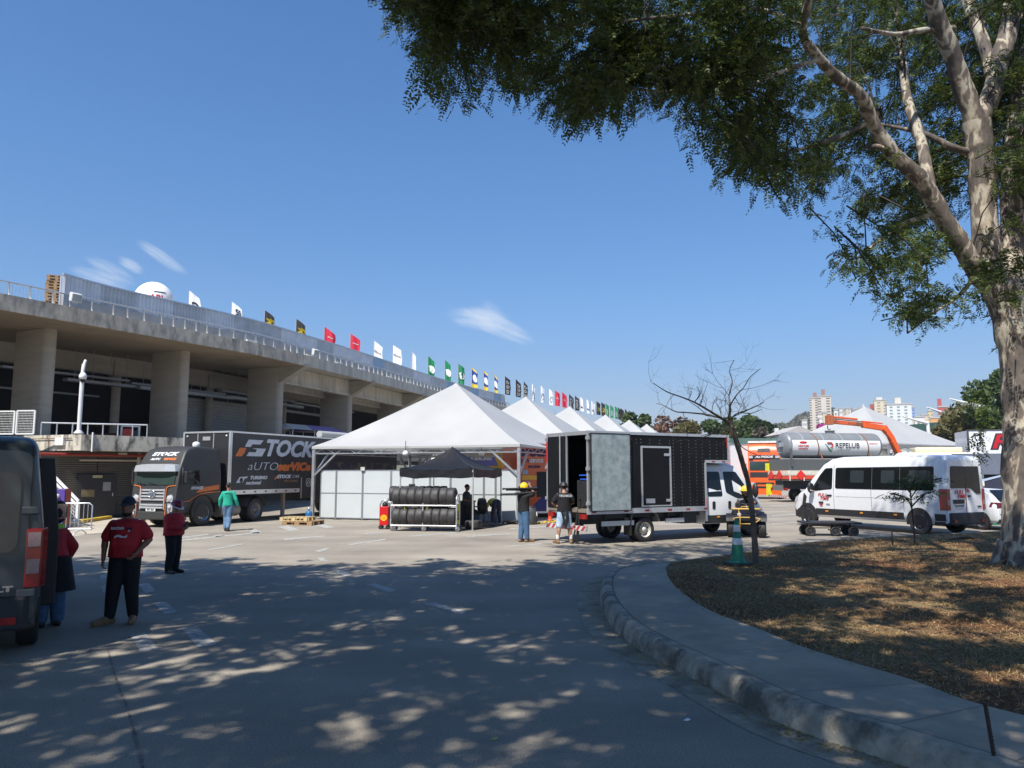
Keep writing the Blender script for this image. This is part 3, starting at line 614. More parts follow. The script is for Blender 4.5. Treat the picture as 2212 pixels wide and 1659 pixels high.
m = MB(); m.loft([[Vector((p.x, p.y, FT - .03)) + o_ for o_ in (Vector((tan_at(fpts, i).y, -tan_at(fpts, i).x, 0)) * .05, Vector((tan_at(fpts, i).y, -tan_at(fpts, i).x, .09 / .05 * 0)) * .05 + Vector((0, 0, .08)), Vector((tan_at(fpts, i).y, -tan_at(fpts, i).x, 0)) * -.05 + Vector((0, 0, .08)), Vector((tan_at(fpts, i).y, -tan_at(fpts, i).x, 0)) * -.05)] for i, p in list(enumerate(fpts))[::8]], True, False); m.build('cap_strip', STEEL, fence)
for p in fpts[::40]:
    m = MB(); t = tan_at(fpts, min(fpts.index(p), len(fpts) - 1)); q = p + Vector((-t.y, t.x, 0)) * .09; m.bar((q.x, q.y, DZ), (q.x, q.y, FT - .1), .07); m.build('post', STEEL, fence)
rail = thing('deck_railing', 'low white metal railing with many short posts along the concrete deck edge', 'railing', (0, 0, 0))
RAILM = M('railing_paint', (.55, .54, .5), .5, .2, var=.2, vs=20)
rp = [p for p in inward(edge, .22)[1:8]] + [Vector((-.4, 95, 0))]; rp = resample(smoothline(rp, 8), .44)[::2]
rh = .62
m = MB(); m.tube([(p.x, p.y, DZ + rh) for p in rp], .04, 8); m.build('top_rail', STEEL, rail)
kp = [p for p in fl_[2:8] if p.y > st.y + .3]; kp = resample(smoothline([st] + kp + [Vector((-.8, 95, 0))], 8), 1.0); m = MB(); kq = [p + Vector((tan_at(kp, i).y, -tan_at(kp, i).x, 0)) * .14 for i, p in enumerate(kp)]; m.loft([[Vector((p.x, p.y, DZ + .03)), Vector((p.x, p.y, DZ + rh - .08))] for p in kq], False, False, False, True); m.build('lower_panel', M('dull_blue_board', (.33, .355, .38), .6, var=.2, vs=1.2), fence)
cnt = 0
for j, p in enumerate(rp):
    if p.y < 28 or cnt >= 92: continue
    cnt += 1
    t = tan_at(rp, j); nrm = Vector((t.y, -t.x, 0)); m = MB()
    m.prism([p + nrm * .12 + Vector((0, 0, DZ)), p + nrm * .07 + Vector((0, 0, DZ + .12)), p + nrm * .035 + Vector((0, 0, DZ + rh)), p - nrm * .035 + Vector((0, 0, DZ + rh)), p - nrm * .05 + Vector((0, 0, DZ))], -t * .025, t * .05); m.build('post', RAILM, rail)
m = MB()
for p, q in zip(rp[:-1], rp[1:]):
    if p.y > 36: break
    for kk in range(6): c = p.lerp(q, kk / 6); m.bar((c.x, c.y, DZ + .05), (c.x, c.y, DZ + rh), .008)
    for z in (.15, .3, .45): m.bar((p.x, p.y, DZ + z), (q.x, q.y, DZ + z), .006)
m.build('wire_mesh', WIRE, rail)
# floodlights and light battens clipped to the railing
def floodlight(px, y, s, lab):
    p = G(px, y, DZ); t = Vector((.47, .88, 0)); o = thing('floodlight', lab, 'floodlight', p + Vector((.0, 0, 0)), head(.88, -.47), 'floodlights clipped to the deck railing')
    m = MB(); m.prism([(.0, -.3, .12), (.25, -.3, .05), (.34, -.3, .5), (.05, -.3, .62)], (0, 0, 0), (0, .6, 0)); m.build('housing', M('lamp_housing', (.6, .6, .58), .4), o, bevel=.03)
    m = MB(); m.add([(.26, -.25, .1), (.26, .25, .1), (.345, .25, .47), (.345, -.25, .47)], [(0, 1, 2, 3)]); m.build('lens', M('floodlight_glass', (.25, .3, .33), .1, spec=.9), o)
    m = MB(); m.bar((.1, 0, -.0), (.1, 0, .2), .3, .05); m.build('bracket', STEEL, o); o.scale = (s, s, s)
floodlight(159, 656, .85, 'white square floodlight beside the pallet stack end of the fence')
floodlight(678, 770, .85, 'white floodlight just above the joint of the concrete deck')
floodlight(890, 838, .85, 'small white floodlight with orange top near the tent slope')
for j, p in enumerate((46, 52.3, 55.8, 59.5, 64.0, 68.5)):
    q = min(rp, key=lambda v: abs(v.y - p)); i_ = rp.index(q); a, b_ = q, rp[i_ + 1]; t = (b_ - a).normalized(); nrm = Vector((t.y, -t.x, 0))
    m = MB(); m.bar(a + nrm * .1 + Vector((0, 0, DZ + .07)), b_ + nrm * .1 + Vector((0, 0, DZ + .07)), .12, .1)
    tag(m.build('light_batten', WHITE, bevel=.015), ORD[j] + ' white light batten along the railing foot, counted from the pallet end', 'light', 'light battens on the railing')
# parapet, pallets and balloon on the deck
m = MB(); a, b_ = W(15, 632, 43), W(116, 595, 46); a.z = b_.z = 0
m.prism([(a.x, a.y, DZ), (b_.x, b_.y, DZ), (b_.x, b_.y, 12.1), (a.x, a.y, 11.2)], (0, 0, 0), (-.3, .2, 0))
a2 = W(-140, 640, 40); m.prism([(a2.x, a2.y, DZ), (a.x + 4.4, a.y - 3.4, DZ), (a.x + 4.4, a.y - 3.4, DZ + .75), (a2.x, a2.y, DZ + .75)], (0, 0, 0), (-.3, .2, 0))
tag(m.build('deck_parapet', M('pale_concrete', (.46, .43, .37), .9, var=.25, vs=1.2, col2=(.2, .19, .17), c2=(.52, .68), c2s=1.1)), 'pale rough concrete parapet wall rising on the deck behind the railing', 'wall')
WOOD = M('pallet_wood', (.30, .19, .10), .8, var=.35, vs=7, stretch=(.6, 6, 6))
def pallet_mb(m, x, y, z, lx=1.2, ly=1.0):
    for k in range(7): m.box(x - lx / 2 + k * (lx - .1) / 6, x - lx / 2 + k * (lx - .1) / 6 + .1, y - ly / 2, y + ly / 2, z + .122, z + .144)
    for s in (-1, 0, 1):
        for u in (-1, 0, 1): m.box(x + u * (lx / 2 - .07) - .07, x + u * (lx / 2 - .07) + .07, y + s * (ly / 2 - .05) - .05, y + s * (ly / 2 - .05) + .05, z + .022, z + .1)
        m.box(x - lx / 2, x + lx / 2, y + s * (ly / 2 - .05) - .05, y + s * (ly / 2 - .05) + .05, z + .1, z + .122)
        m.box(x - lx / 2, x + lx / 2, y + s * (ly / 2 - .05) - .05, y + s * (ly / 2 - .05) + .05, z, z + .022)
pp = MB(); pallet_mb(pp, 0, 0, 0, .85, .8)
pal0 = None; ps = W(121, 655, 37.3)
for k in range(12):
    if pal0 is None: o = pal0 = pp.build('pallet', WOOD)
    else: o = pal0.copy(); COL.objects.link(o)
    o.location = (ps.x + rgn.uniform(-.03, .03), ps.y, DZ + .145 * k); o.rotation_euler.z = .35 + rgn.uniform(-.05, .05)
    tag(o, 'wooden pallet in the stack on the concrete deck, ' + (ORD[k] + ' from the bottom' if k < 11 else 'topmost one'), 'pallet', 'pallets stacked on the deck')
bl = thing('balloon', 'round white inflatable balloon with red letters rising behind the zinc fence', 'balloon', (0, 0, 0))
c = W(332, 650, 47); r_ = 40 / 1659 * 47 * 1.02; c.z = W(332, 610, 47).z - r_
m = MB(); m.ell(c, (r_, r_, r_), 32, 20); m.build('envelope', M('balloon_white', (.8, .8, .78), .45, var=.03), bl)
m = MB(); m.cyl((c.x, c.y, DZ), (c.x, c.y, c.z - r_ + .05), .5, n=14); m.build('base', WHITE, bl)
def on_ball(mb, cc, rr_, az, el):
    for i_, v in enumerate(mb.v):
        a_ = az + v[0] / rr_; e_ = el + v[1] / rr_; q = rr_ * (1.006 + v[2] * .2); mb.v[i_] = (cc.x + q * math.sin(a_) * math.cos(e_), cc.y - q * math.cos(a_) * math.cos(e_), cc.z + q * math.sin(e_))
def fine_text(mb, t, size, **kw):
    mb.text(t, size, Matrix.Identity(4), **kw)
m = MB(); fine_text(m, 'ABL', .46, sx=1.15, off=.012); on_ball(m, c, r_, .62, -.02); m.build('lettering', M('red_print', (.55, .02, .02), .5), bl)
m = MB(); m.sheet(lambda u, v: ((u - .5) * .75, (v - .5) * .07, 0), 10, 1); on_ball(m, c, r_, .75, .30); m.build('swoosh', M('navy_print', (.01, .012, .05), .5), bl)
# ------------------------------------------------------------------ flags
FLAGW, FLAGH = .88, 2.3
def flag(px, py, cols, texts, label, seed, width=1.0, group='flags flying along the deck'):
    p = G(px, py, 14.0); rg = random.Random(seed)
    base = DZ if p.y < 150 else 0
    o = thing('flag', label, 'flag', (p.x, p.y, DZ), rg.uniform(-.25, .1), group)
    H = 14.0 - DZ
    m = MB(); m.tube([(0, 0, 0), (0, 0, H)], [.035, .02], 6); m.build('pole', M('flag_pole', (.5, .5, .5), .4, .4), o)
    ph, am = rg.uniform(0, 6), rg.uniform(.08, .17); ww = FLAGW * width
    def pos(u, v, d=0.0):                                    # u along width, v up
        top = H - .02 - (.58 + .5 * (am * 5 - .6)) * u ** 1.05; bot = H - FLAGH - .12 * u
        y = am * math.sin(u * 5.2 + ph + v * 1.7) * u * 1.6 + .12 * u
        return Vector((u * ww * (1 - .10 * abs(math.sin(v * 4 + ph))) , y - d, bot + (top - bot) * v))
    c = MB()
    c.sheet(lambda u, v: pos(u, v), 8, 10)
    if len(cols) > 1:
        nf = len(c.mi)
        for i_ in range(nf):
            uu, vv = (i_ // 10) / 8, (i_ % 10) / 10
            if vv < .12 or vv > .88: c.mi[i_] = 1
    cl = c.build('cloth', cols, o)
    for t, mat_, u0, v0, size, rot in texts:
        m = MB()
        if t == 'OVAL': m.prism([(.36 * math.cos(a) * .8, .62 * math.sin(a) * .8, 0) for a in [k * .35 for k in range(18)]], (0, 0, 0), (0, 0, .004))
        elif t == 'BAR': m.sheet(lambda u, v: ((u - .5) * size, (v - .5) * .2, 0), 6, 1)
        else: m.text(t, size, Matrix.Rotation(rot, 4, 'Z'), off=.012)
        m.v = [tuple(pos(min(max(u0 + x / ww, .02), .98), min(max(v0 + y / FLAGH, .02), .98), .02 + (.012 if t != 'OVAL' else 0))) for x, y, z in m.v]
        m.build('print', mat_, cl)
    return o
FK, FW_, FR, FG, FB, FY = M('flag_black', (.014, .014, .017), .7), M('flag_white', (.72, .73, .75), .7), M('flag_red', (.50, .012, .04), .6), M('flag_green', (.008, .2, .075), .6), M('flag_blue', (.01, .055, .28), .6), M('flag_yellow', (.72, .5, .03), .6)
PW, PK, PY, PN = M('print_white', (.75, .75, .75), .7), M('print_black', (.02, .02, .03), .7), M('print_yellow', (.75, .6, .02), .7), M('print_navy', (.02, .025, .09), .7)
H9 = math.pi / 2
fdata = [
 (409, 627, [FW_], [('2', PK, .6, .62, .9, .5)], 'white flag with a black slanted figure, nearest to the balloon', 1.0),
 (501, 651, [FW_], [('RB', PN, .62, .74, .62, H9)], 'white flag with dark RB letters running upward', 1.0),
 (572, 669, [FK], [('PA', PY, .72, .66, .75, -H9), ('MA', PY, .4, .6, .62, -H9)], 'black flag with big yellow letters next to the white RB flag', 1.05),
 (640, 688, [FK], [('PA', PY, .72, .62, .75, -H9), ('MA', PY, .42, .56, .62, -H9), ('FM', PW, .16, .3, .3, -H9)], 'black flag with big yellow letters beside the first red flag', 1.05),
 (701, 705, [FR], [('~', PW, .55, .72, .8, .2), ('~', PW, .5, .35, .9, .2)], 'red flag with white script beside the black and yellow flag', 1.05),
 (757, 720, [FR], [('~', PW, .55, .72, .8, .2), ('~', PW, .5, .35, .9, .2)], 'red flag with white script beside a plain white flag', 1.0),
 (808, 735, [FW_], [('BRASIL', M('print_grey', (.5, .48, .46), .7), .5, .6, .26, 0), ('SPACE', PK, .5, .12, .2, 0)], 'white flag with small grey lines next to the second red flag', 1.0),
 (849, 745, [FW_], [('BRASIL', M('print_grey'), .5, .62, .26, 0), ('SPACE', M('print_bronze', (.35, .2, .05), .7), .5, .2, .3, 0)], 'white flag with bronze letters near its lower hem', 1.05),
 (890, 758, [FW_], [], 'narrow white flag folded against its pole before the green flags', .5),
]
for k, (x, y) in enumerate(((924.6, 768), (961, 777), (990, 785))):
    fdata.append((x, y, [FG], [('OVAL', PW, .6, .47, .5, 0), ('SADA', M('print_dark_green', (.005, .1, .04), .7), .6, .47, .42, H9), ('BAR', PW, .22, .55, .1, 0)], ORD[k] + ' of three green flags with a white oval of letters, counted from the white flags', .85))
for k, (x, y) in enumerate(((1019, 792.6), (1045, 800), (1068, 808))):
    fdata.append((x, y, [FB, FY], [('OVAL', PW, .6, .52, .45, 0)], ORD[k] + ' of three blue flags with yellow ends and white emblem, counted from the green ones', (.8, .6, .5)[k]))
for k, (x, y) in enumerate(((1090.6, 812), (1113.8, 818), (1131, 823))):
    fdata.append((x, y, [FK], [('IQ IQ IQ', PW, .55, .45, .46, H9)], ORD[k] + ' of three black flags with repeated white IQ letters above the tents', (.85, .85, .6)[k]))
for k, (x, y) in enumerate(((1149, 828), (1168, 832.7), (1186, 839.4))):
    fdata.append((x, y, [FW_], [('NTX', PN, .6, .35, .55, H9)], ORD[k] + ' of three slim white flags with navy print above the tent valley', (.45, .6, .75)[k]))
for k, (x, y) in enumerate(((1198.6, 842.3), (1214, 846))):
    fdata.append((x, y, [FR], [('A', PW, .55, .55, .5, 0)], ('red flag with white letter just after the slim white flags', 'red flag with white letter just before the black STOCK flags')[k], .85))
for k, (x, y) in enumerate(((1229, 850.6), (1241.7, 854))):
    fdata.append((x, y, [FK], [('STOCK', PW, .5, .5, .5, H9)], ('black flag with white STOCK letters beside the far red flag', 'black flag with white STOCK letters beside a far white flag')[k], .85))
for k, (x, y) in enumerate(((1253, 856), (1266.7, 861.7), (1277.4, 865))):
    fdata.append((x, y, [FW_], [('M', PN, .5, .3, .5, 0)], ORD[k] + ' of three small white flags above the third tent peak', .65))
for k, (x, y) in enumerate(((1288, 866), (1298.6, 868.4))):
    fdata.append((x, y, [FK], [('PA', PY, .55, .45, .7, -H9)], ORD[k] + ' of two far black flags with yellow letters before the last green ones', .8))
for k, (x, y) in enumerate(((1308, 870.7), (1318, 874), (1328, 876.7))):
    fdata.append((x, y, [FG], [('SADA', PW, .5, .4, .4, H9)], ORD[k] + ' of three far dark green flags above the fourth tent', .7))
for k, (x, y) in enumerate(((1335, 879), (1340, 881), (1349.5, 883))):
    fdata.append((x, y, [FK], [('o', M('print_pink', (.6, .2, .25), .7), .5, .4, .8, 0)] if k < 1 else [], ('far black flag with pink print near the end of the row', 'plain far black flag overlapping the pink printed one', 'last black flag at the far end of the row')[k], .75))
for i_, (x, y, cols, tx, lab, wd_) in enumerate(fdata): flag(x, y, cols, tx, lab, i_ + 11, wd_)
# ------------------------------------------------------------------ pavilion tents
VINYL = M('white_vinyl', (.48, .48, .465), .45, var=.09, vs=.45, bump=.45, bs=.9, spec=.4, stretch=(1, 1, .5))
vn = VINYL.node_tree.nodes; vt = vn.new('ShaderNodeBsdfTranslucent'); vt.inputs[0].default_value = (.75, .75, .72, 1); vm = vn.new('ShaderNodeMixShader'); vm.inputs[0].default_value = .2
VINYL.node_tree.links.new(vn['Principled BSDF'].outputs[0], vm.inputs[1]); VINYL.node_tree.links.new(vt.outputs[0], vm.inputs[2]); VINYL.node_tree.links.new(vm.outputs[0], vn['Material Output'].inputs[0])
TW = M('tent_truss', (.42, .43, .44), .45, .6, var=.2)
def tent(w, eave, peak, label, loc, rz, group, near=True, sag=1.12):
    o = thing('pavilion_tent', label, 'tent', loc, rz, group); h = w / 2
    c = MB(); cs = [(-h, -h), (h, -h), (h, h), (-h, h)]
    for k in range(4):
        a, b = Vector((*cs[k], eave)), Vector((*cs[(k + 1) % 4], eave)); pk = Vector((0, 0, peak))
        def fn(u, v, a=a, b=b):
            e = a.lerp(b, u); q = e.lerp(pk, v); q.z = eave + (peak - eave) * (v ** sag) - .10 * math.sin(math.pi * u) * math.sin(math.pi * min(v * 1.3, 1)) * (1 - v) - .04 * math.sin(math.pi * u) * (1 - v) ** 4; return q
        c.sheet(fn, 16, 14)
        d = (b - a).normalized(); nrm = Vector((d.y, -d.x, 0))
        c.sheet(lambda u, v, a=a, b=b: Vector((*(a.lerp(b, u) + nrm * .02).xy, eave - .12 * v - .04 * math.sin(math.pi * u) * (1 - v) + .0)), 16, 1)
    c.lathe([(.16, peak - .16), (.13, peak - .03), (.02, peak + .01)], n=14)
    c.build('canopy', VINYL, o)
    for k in range(4):
        a, b = Vector((*cs[k], 0)) * .985, Vector((*cs[(k + 1) % 4], 0)) * .985; t = MB(); n_ = 18
        for z in (eave - .1, eave - .33): t.bar(a + Vector((0, 0, z)), b + Vector((0, 0, z)), .045)
        for j in range(n_): t.bar(a.lerp(b, j / n_) + Vector((0, 0, eave - (.1 if j % 2 else .33))), a.lerp(b, (j + 1) / n_) + Vector((0, 0, eave - (.33 if j % 2 else .1))), .022)
        t.build('truss', TW, o)
        p = MB(); p.bar(a, a + Vector((0, 0, eave - .02)), .13); p.box(a.x - .16, a.x + .16, a.y - .16, a.y + .16, 0, .03); p.build('post', TW, o)
        for s, e in ((a, b), (b, a)):
            d = (e - s).normalized(); q = MB(); q.bar(s + Vector((0, 0, eave - 1.35)), s + d * 1.15 + Vector((0, 0, eave - .34)), .07); q.build('brace', TW, o)
    if near:
        t = MB()
        for s in (-1, 1): t.bar((-h * s, -h, eave - .3), (h * s, h, eave - .3), .05)
        t.build('cross_cable', TW, o)
    return o
TA, TR = Vector((.948, -.319, 0)), Vector((.319, .948, 0))
tc1 = Vector((-4.4, 33.6, 0)) + TR * 5.0
t1 = tent(10.0, 3.27, 6.53, 'nearest and largest white peaked pavilion tent, over the white partition panels', tc1, head(*TA.xy), 'row of white pavilion tents')
labs = ['second white pavilion tent, its peak just behind the nearest tent', 'third white pavilion tent back, above the open rear of the black box truck', 'fourth white pavilion tent back, under the last flags', 'fifth white pavilion tent back, small peak in front of the brown trees', 'last and smallest white pavilion tent peak of the row']
for k, (x, y, Yd) in enumerate(((1136, 857, 47), (1230.6, 878, 56), (1308, 896, 65.2), (1359, 907, 74.3), (1397, 916, 83.5))):
    p = W(x, y, Yd); c = copy_tree(t1); c.location = (p.x, p.y, 0); c.scale = (.97, .97, p.z / 6.54); c['label'] = labs[k]; c.rotation_euler.z = head(.94, -.34)
tb = tent(11, 4.3, 7.7, 'big white peaked tent behind the crane arm and the tank', (0, 0, 0), 0, 'row of white pavilion tents')
p = W(1867, 878, 67); tb.location = (p.x, p.y, 0); tb.scale = (1, 1, p.z / 7.71); tb.rotation_euler.z = R(32); del tb['group']
wl = MB()
for s0, s1 in (((-5.4, -5.4), (5.4, -5.4)), ((-5.4, 5.4), (-5.4, -5.4))): wl.bar((*s0, 1.65), (*s1, 1.65), .03, 3.2)
wl.build('side_curtain', VINYL, tb)
# ------------------------------------------------------------------ white partition panels
PAN = M('white_board', (.50, .53, .53), .4, var=.06, vs=.8); PFR = M('panel_frame', (.34, .36, .38), .4, .6, var=.1)
pa, pb = tc1 - TA * 4.62 - TR * 4.85, tc1 + TA * 4.84 - TR * 4.85; pd = (pb - pa).normalized(); pn = Vector((pd.y, -pd.x, 0)); plen = (pb - pa).length
xs = [205, 345, 575, 815, 1000, 1135, 1300, 1560, 1650, 1815]
fr = [(630.9 + .2728 * x - 685) / (1126 - 685) * plen for x in xs]
PH = 2.2
for k in range(len(xs) - 1):
    o = thing('partition_panel', ORD[k] + ' white partition panel from the left tent post' + (', in the shade of the black gazebo' if k in (5, 6, 7) else ''), 'panel', pa + pd * fr[k], head(*pd.xy), 'white partition panels')
    w = fr[k + 1] - fr[k]; z0 = .07
    m = MB(); m.box(.03, w - .03, -.012, .012, z0, PH - .02); m.build('board', PAN, o)
    m = MB()
    for x in (.022, w - .026): m.box(x - .022, x + .022, -.03, .03, .02, PH)
    for z in (z0, PH * .53, PH - .02): m.box(.045, w - .05, -.022, .022, z - .02, z + .02)
    m.build('frame', PFR, o); m = MB()
    m.box(.0, .3 if w > .5 else w * .5, -.2, .2, 0, .02); m.build('foot', BLACK, o)
bx = MB(); q = pa + pd * (fr[2]) ; bx.bar(q + pn * .06 + Vector((-.08, 0, 2.25)), q + pn * .06 + Vector((.1, 0, 2.25)), .12, .16); tag(bx.build('socket_box', M('grey_box', (.5, .5, .48), .5)), 'small grey box on top of the partition joint by the left post', 'box')
# white lamp heads hanging under the tent
for px, lab in ((876, 'white round work lamp hanging under the tent left of the gazebo peak'), (1040, 'white round work lamp hanging under the tent right of the gazebo peak')):
    p = W(px, 980 if px < 900 else 981, 33.5); o = thing('work_lamp', lab, 'lamp', p, 0, 'work lamps under the tent')
    m = MB(); m.lathe([(.02, .14), (.09, .1), (.14, 0), (.12, -.06), (.02, -.08)], n=14); m.build('lamp_head', WHITE, o); m = MB(); m.cyl((0, 0, .12), (0, 0, .55), .015); m.build('stem', BLACK, o)
# ------------------------------------------------------------------ black folding gazebo
BT = M('black_tarp', (.012, .012, .014), .5, var=.3, vs=3, bump=.5, bs=3.2, spec=.3)
gz = thing('folding_gazebo', 'small black folding gazebo standing before the white panels behind the tyre rack', 'gazebo', (0, 0, 0)); lf = Vector((-4.25, 29.3, 0)); rf = Vector((-1.41, 28.3, 0)); gu = (rf - lf).normalized(); gv = Vector((-gu.y, gu.x, 0)); GW = 3.0
gz.location = lf + gu * 1.5 + gv * 1.5; gz.rotation_euler.z = head(*gu.xy)
m = MB(); cs = [(-1.5, -1.5), (1.5, -1.5), (1.5, 1.5), (-1.5, 1.5)]
for k in range(4):
    a, b = Vector((*cs[k], 2.25)), Vector((*cs[(k + 1) % 4], 2.25)); pk = Vector((0, 0, 3.1)); d = (b - a).normalized(); nr = Vector((d.y, -d.x, 0))
    def fn(u, v, a=a, b=b):
        q = a.lerp(b, u).lerp(pk, v); q.z = 2.25 + .85 * v ** 1.75 - .12 * math.sin(math.pi * u) * (1 - v) * (.6 + v) + .018 * math.sin(u * 17 + v * 5 + k) * (1 - v); return q
    m.sheet(fn, 18, 12)
    m.sheet(lambda u, v, a=a, b=b: Vector((*(a.lerp(b, u) + nr * (.012 + .02 * math.sin(u * 23 + v * 3 + k) * v)).xy, 2.25 - .13 * math.sin(math.pi * u) * .6 - v * (.30 + .03 * math.sin(u * 9 + k)))), 24, 3)
m.build('canopy', BT, gz)
for x, y in cs:
    m = MB(); m.bar((x * .99, y * .99, 0), (x * .99, y * .99, 2.24), .045); m.box(x * .99 - .05, x * .99 + .05, y * .99 - .05, y * .99 + .05, 0, .015); m.build('leg', ALU, gz)
m = MB()
for k in range(4):
    a, b = Vector((*cs[k], 0)) * .98, Vector((*cs[(k + 1) % 4], 0)) * .98
    for s, e, z0, z1 in ((0, .25, 2.15, 1.9), (.25, .5, 1.9, 2.15), (0, .25, 1.9, 2.15), (.25, .5, 2.15, 1.9), (.5, .75, 2.15, 1.9), (.75, 1, 1.9, 2.15), (.5, .75, 1.9, 2.15), (.75, 1, 2.15, 1.9)): m.bar(a.lerp(b, s) + Vector((0, 0, z0)), a.lerp(b, e) + Vector((0, 0, z1)), .025)
m.build('scissor_frame', ALU, gz)
m = MB(); q = [G(870, 1141), G(1024, 1146), G(1126, 1128), G(1000, 1124)]; m.prism([(p.x, p.y, .004) for p in q], (0, 0, 0), (0, 0, .012)); tag(m.build('floor_mat', M('black_mat', (.02, .02, .021), .9, var=.3)), 'thin black rubber mat spread under the black gazebo', 'mat')
# ------------------------------------------------------------------ racing tyres and their racks
def tyre_mesh(rad, w, n=28):
    m = MB(); h = w / 2; r = rad; ri = r * .70
    m.lathe([(ri, -h * .82), (ri * 1.06, -h * .96), (r * .86, -h), (r * .95, -h * .9), (r * .995, -h * .62), (r, 0), (r * .995, h * .62), (r * .95, h * .9), (r * .86, h), (ri * 1.06, h * .96), (ri, h * .82)], axis='X', n=n)
    del m.f[-2:]; del m.sm[-2:]; del m.mi[-2:]
    return m
SLICK = M('slick_rubber', (.034, .032, .031), .58, var=.4, vs=5, bump=.12, bs=24, col2=(.075, .07, .066), c2=(.5, .75), c2s=3.5)
def rim_mb(rad, w, spokes=10):
    m = MB(); ri = rad * .71; h = w / 2
    m.lathe([(ri, -h * .8), (ri * .93, -h * .5), (ri * .9, h * .5), (ri * .95, h * .78), (ri, h * .82)], axis='X', n=24); del m.f[-2:]; del m.sm[-2:]; del m.mi[-2:]
    for k in range(spokes):
        a = 2 * math.pi * k / spokes; m.bar((h * .55, 0, 0), (h * .62, ri * .92 * math.cos(a), ri * .92 * math.sin(a)), .045, .03, up=(1, 0, 0))
    m.lathe([(.005, h * .7), (.07, h * .66), (.075, h * .4), (.005, h * .38)], axis='X', n=12)
    return m
RIM = M('black_alloy', (.03, .03, .033), .35, .4); RIMY = M('yellow_marking', (.65, .55, .02), .5)
TRD, TWD = .325, .295
tproto = None
def race_tyre(loc, rz, label, group, tilt=0):
    global tproto
    if tproto is None:
        o = tproto = thing('racing_tyre', label, 'tyre', loc, rz, group)
        tyre_mesh(TRD, TWD).build('tyre', SLICK, o); rim_mb(TRD, TWD).build('rim', RIM, o)
    else: o = copy_tree(tproto)
    o.location = loc; o.rotation_euler = (random.Random(label).uniform(0, 6) if not tilt else 0, tilt, rz); o['label'] = label
    if group: o['group'] = group
    elif 'group' in o: del o['group']
    return o
def tyre_rack(label, loc, rz, which, ntop=8, nlow=8):
    o = thing('tyre_rack', label, 'rack', loc, rz, 'tyre racks'); Lx, D = 2.42, .62; t = MB()
    for z in (.2, .91):
        for y in (-.0, D * .62):
            m = MB(); m.cyl((0, y, z), (Lx, y, z), .028, n=10); m.build('rail', ALU, o)
    for x in (0, Lx * .49):
        for y in (0, D * .62): m = MB(); m.cyl((x, y, .1), (x, y, 1.06), .026, n=8); m.build('upright', ALU, o)
    m = MB(); pts = [(Lx, -.02, .1), (Lx, -.02, 1.1)] + [(Lx, D * .35 - (D * .35 + .02) * math.cos(a), 1.1 + .2 * math.sin(a)) for a in [math.pi * k / 8 for k in range(1, 8)]] + [(Lx, D * .7, 1.1), (Lx, D * .7, .1)]
    m.tube(pts, .028, 8); m.build('end_hoop', ALU, o)
    YP = M('yellow_panel', (.62, .52, .02), .45, var=.08)
    m = MB(); m.box(Lx - .008, Lx + .008, .01, D * .66, .26, .98); pn_ = m.build('end_panel', YP, o)
    m = MB(); T = plane_mat((Lx + .013, D * .34, .6), (0, 1, 0), (1, 0, 0)); m.text('S', .3, T, off=.02); m.text('PIT TYRES', .07, T @ Matrix.Translation((0, -.16, 0)), off=.004); m.build('print', PK, pn_)
    for x in (.5, Lx * .55): m = MB(); m.box(x - .01, x + .01, .02, D * .55, .62, .9); m.build('divider', YP, o)
    for x in (0.02, Lx * .49, Lx):
        for y in (0, D * .62):
            m = MB(); m.lathe([(.09, -.025), (.095, 0), (.09, .025)], (x + .04, y, .095), 'Y', 14); c = m.build('caster', M('grey_wheel', (.12, .12, .12), .6, var=.4, vs=20), o)
            m = MB(); m.bar((x, y - .035, .21), (x + .04, y - .035, .09), .05, .012); m.bar((x, y + .035, .21), (x + .04, y + .035, .09), .05, .012); m.build('fork', ALU, c)
    M4 = Matrix.Translation(loc) @ Matrix.Rotation(rz, 4, 'Z')
    for row, (z, n_) in enumerate(((.2 + TRD + .0, nlow), (.91 + TRD, ntop))):
        for k in range(n_):
            gap = .0 if k < 4 else .07
            x = .19 + k * .288 + (.04 if row == 0 and k > 3 else 0)
            p = M4 @ Vector((x, D * .31, z - .008)); lab = ('used slick racing tyre, ' + ORD[k] + ' from the left on the ' + ('upper' if row else 'lower') + ' row of the ' + which)
            race_tyre(p, rz + random.Random(k + row * 9).uniform(-.05, .05), lab, 'tyres on the racks')
    return o
tyre_rack('metal tyre rack on casters with yellow end panel, standing in front in the sun', Vector((-4.36, 28.0, 0)), R(-9), 'front rack')
tyre_rack('second tyre rack on casters half hidden behind the front one', Vector((-4.95, 31.0, 0)), R(2), 'rear rack', 8, 8)
# single tyres under the gazebo
o = race_tyre(W(1023, 1128, 29.0), 0, 'slick tyre lying flat on the black mat beside the rack end', None, math.pi / 2); o.location.z = .017 + TWD / 2
st = thing('wheel_stand', 'dark wheel balancing stand under the black gazebo', 'stand', G(1012, 1136) + Vector((-.1, .6, 0)), .25)
m = MB(); m.box(-.3, .28, -.25, .25, 0, .9); m.build('cabinet', BLACK, st, bevel=.03); m = MB(); m.box(-.32, .3, -.27, .27, .9, .96); m.build('top', M('dark_top', (.04, .04, .045), .5), st); m = MB(); m.cyl((.28, 0, .72), (.62, 0, .72), .03); m.build('spindle', STEEL, st)
m = MB(); m.prism([(-.2, -.05, .96), (.2, -.05, .96), (.2, -.12, 1.2), (-.2, -.12, 1.2)], (0, 0, 0), (0, .05, 0)); m.build('screen', M('green_screen', (.05, .14, .10), .25), st)
q = st.matrix_basis @ Vector((.55, 0, .74)); st_t = race_tyre(Vector(st.location) + Vector((.60, .12, .74)), R(14), 'slick tyre with black spokes mounted on the balancing stand', None)
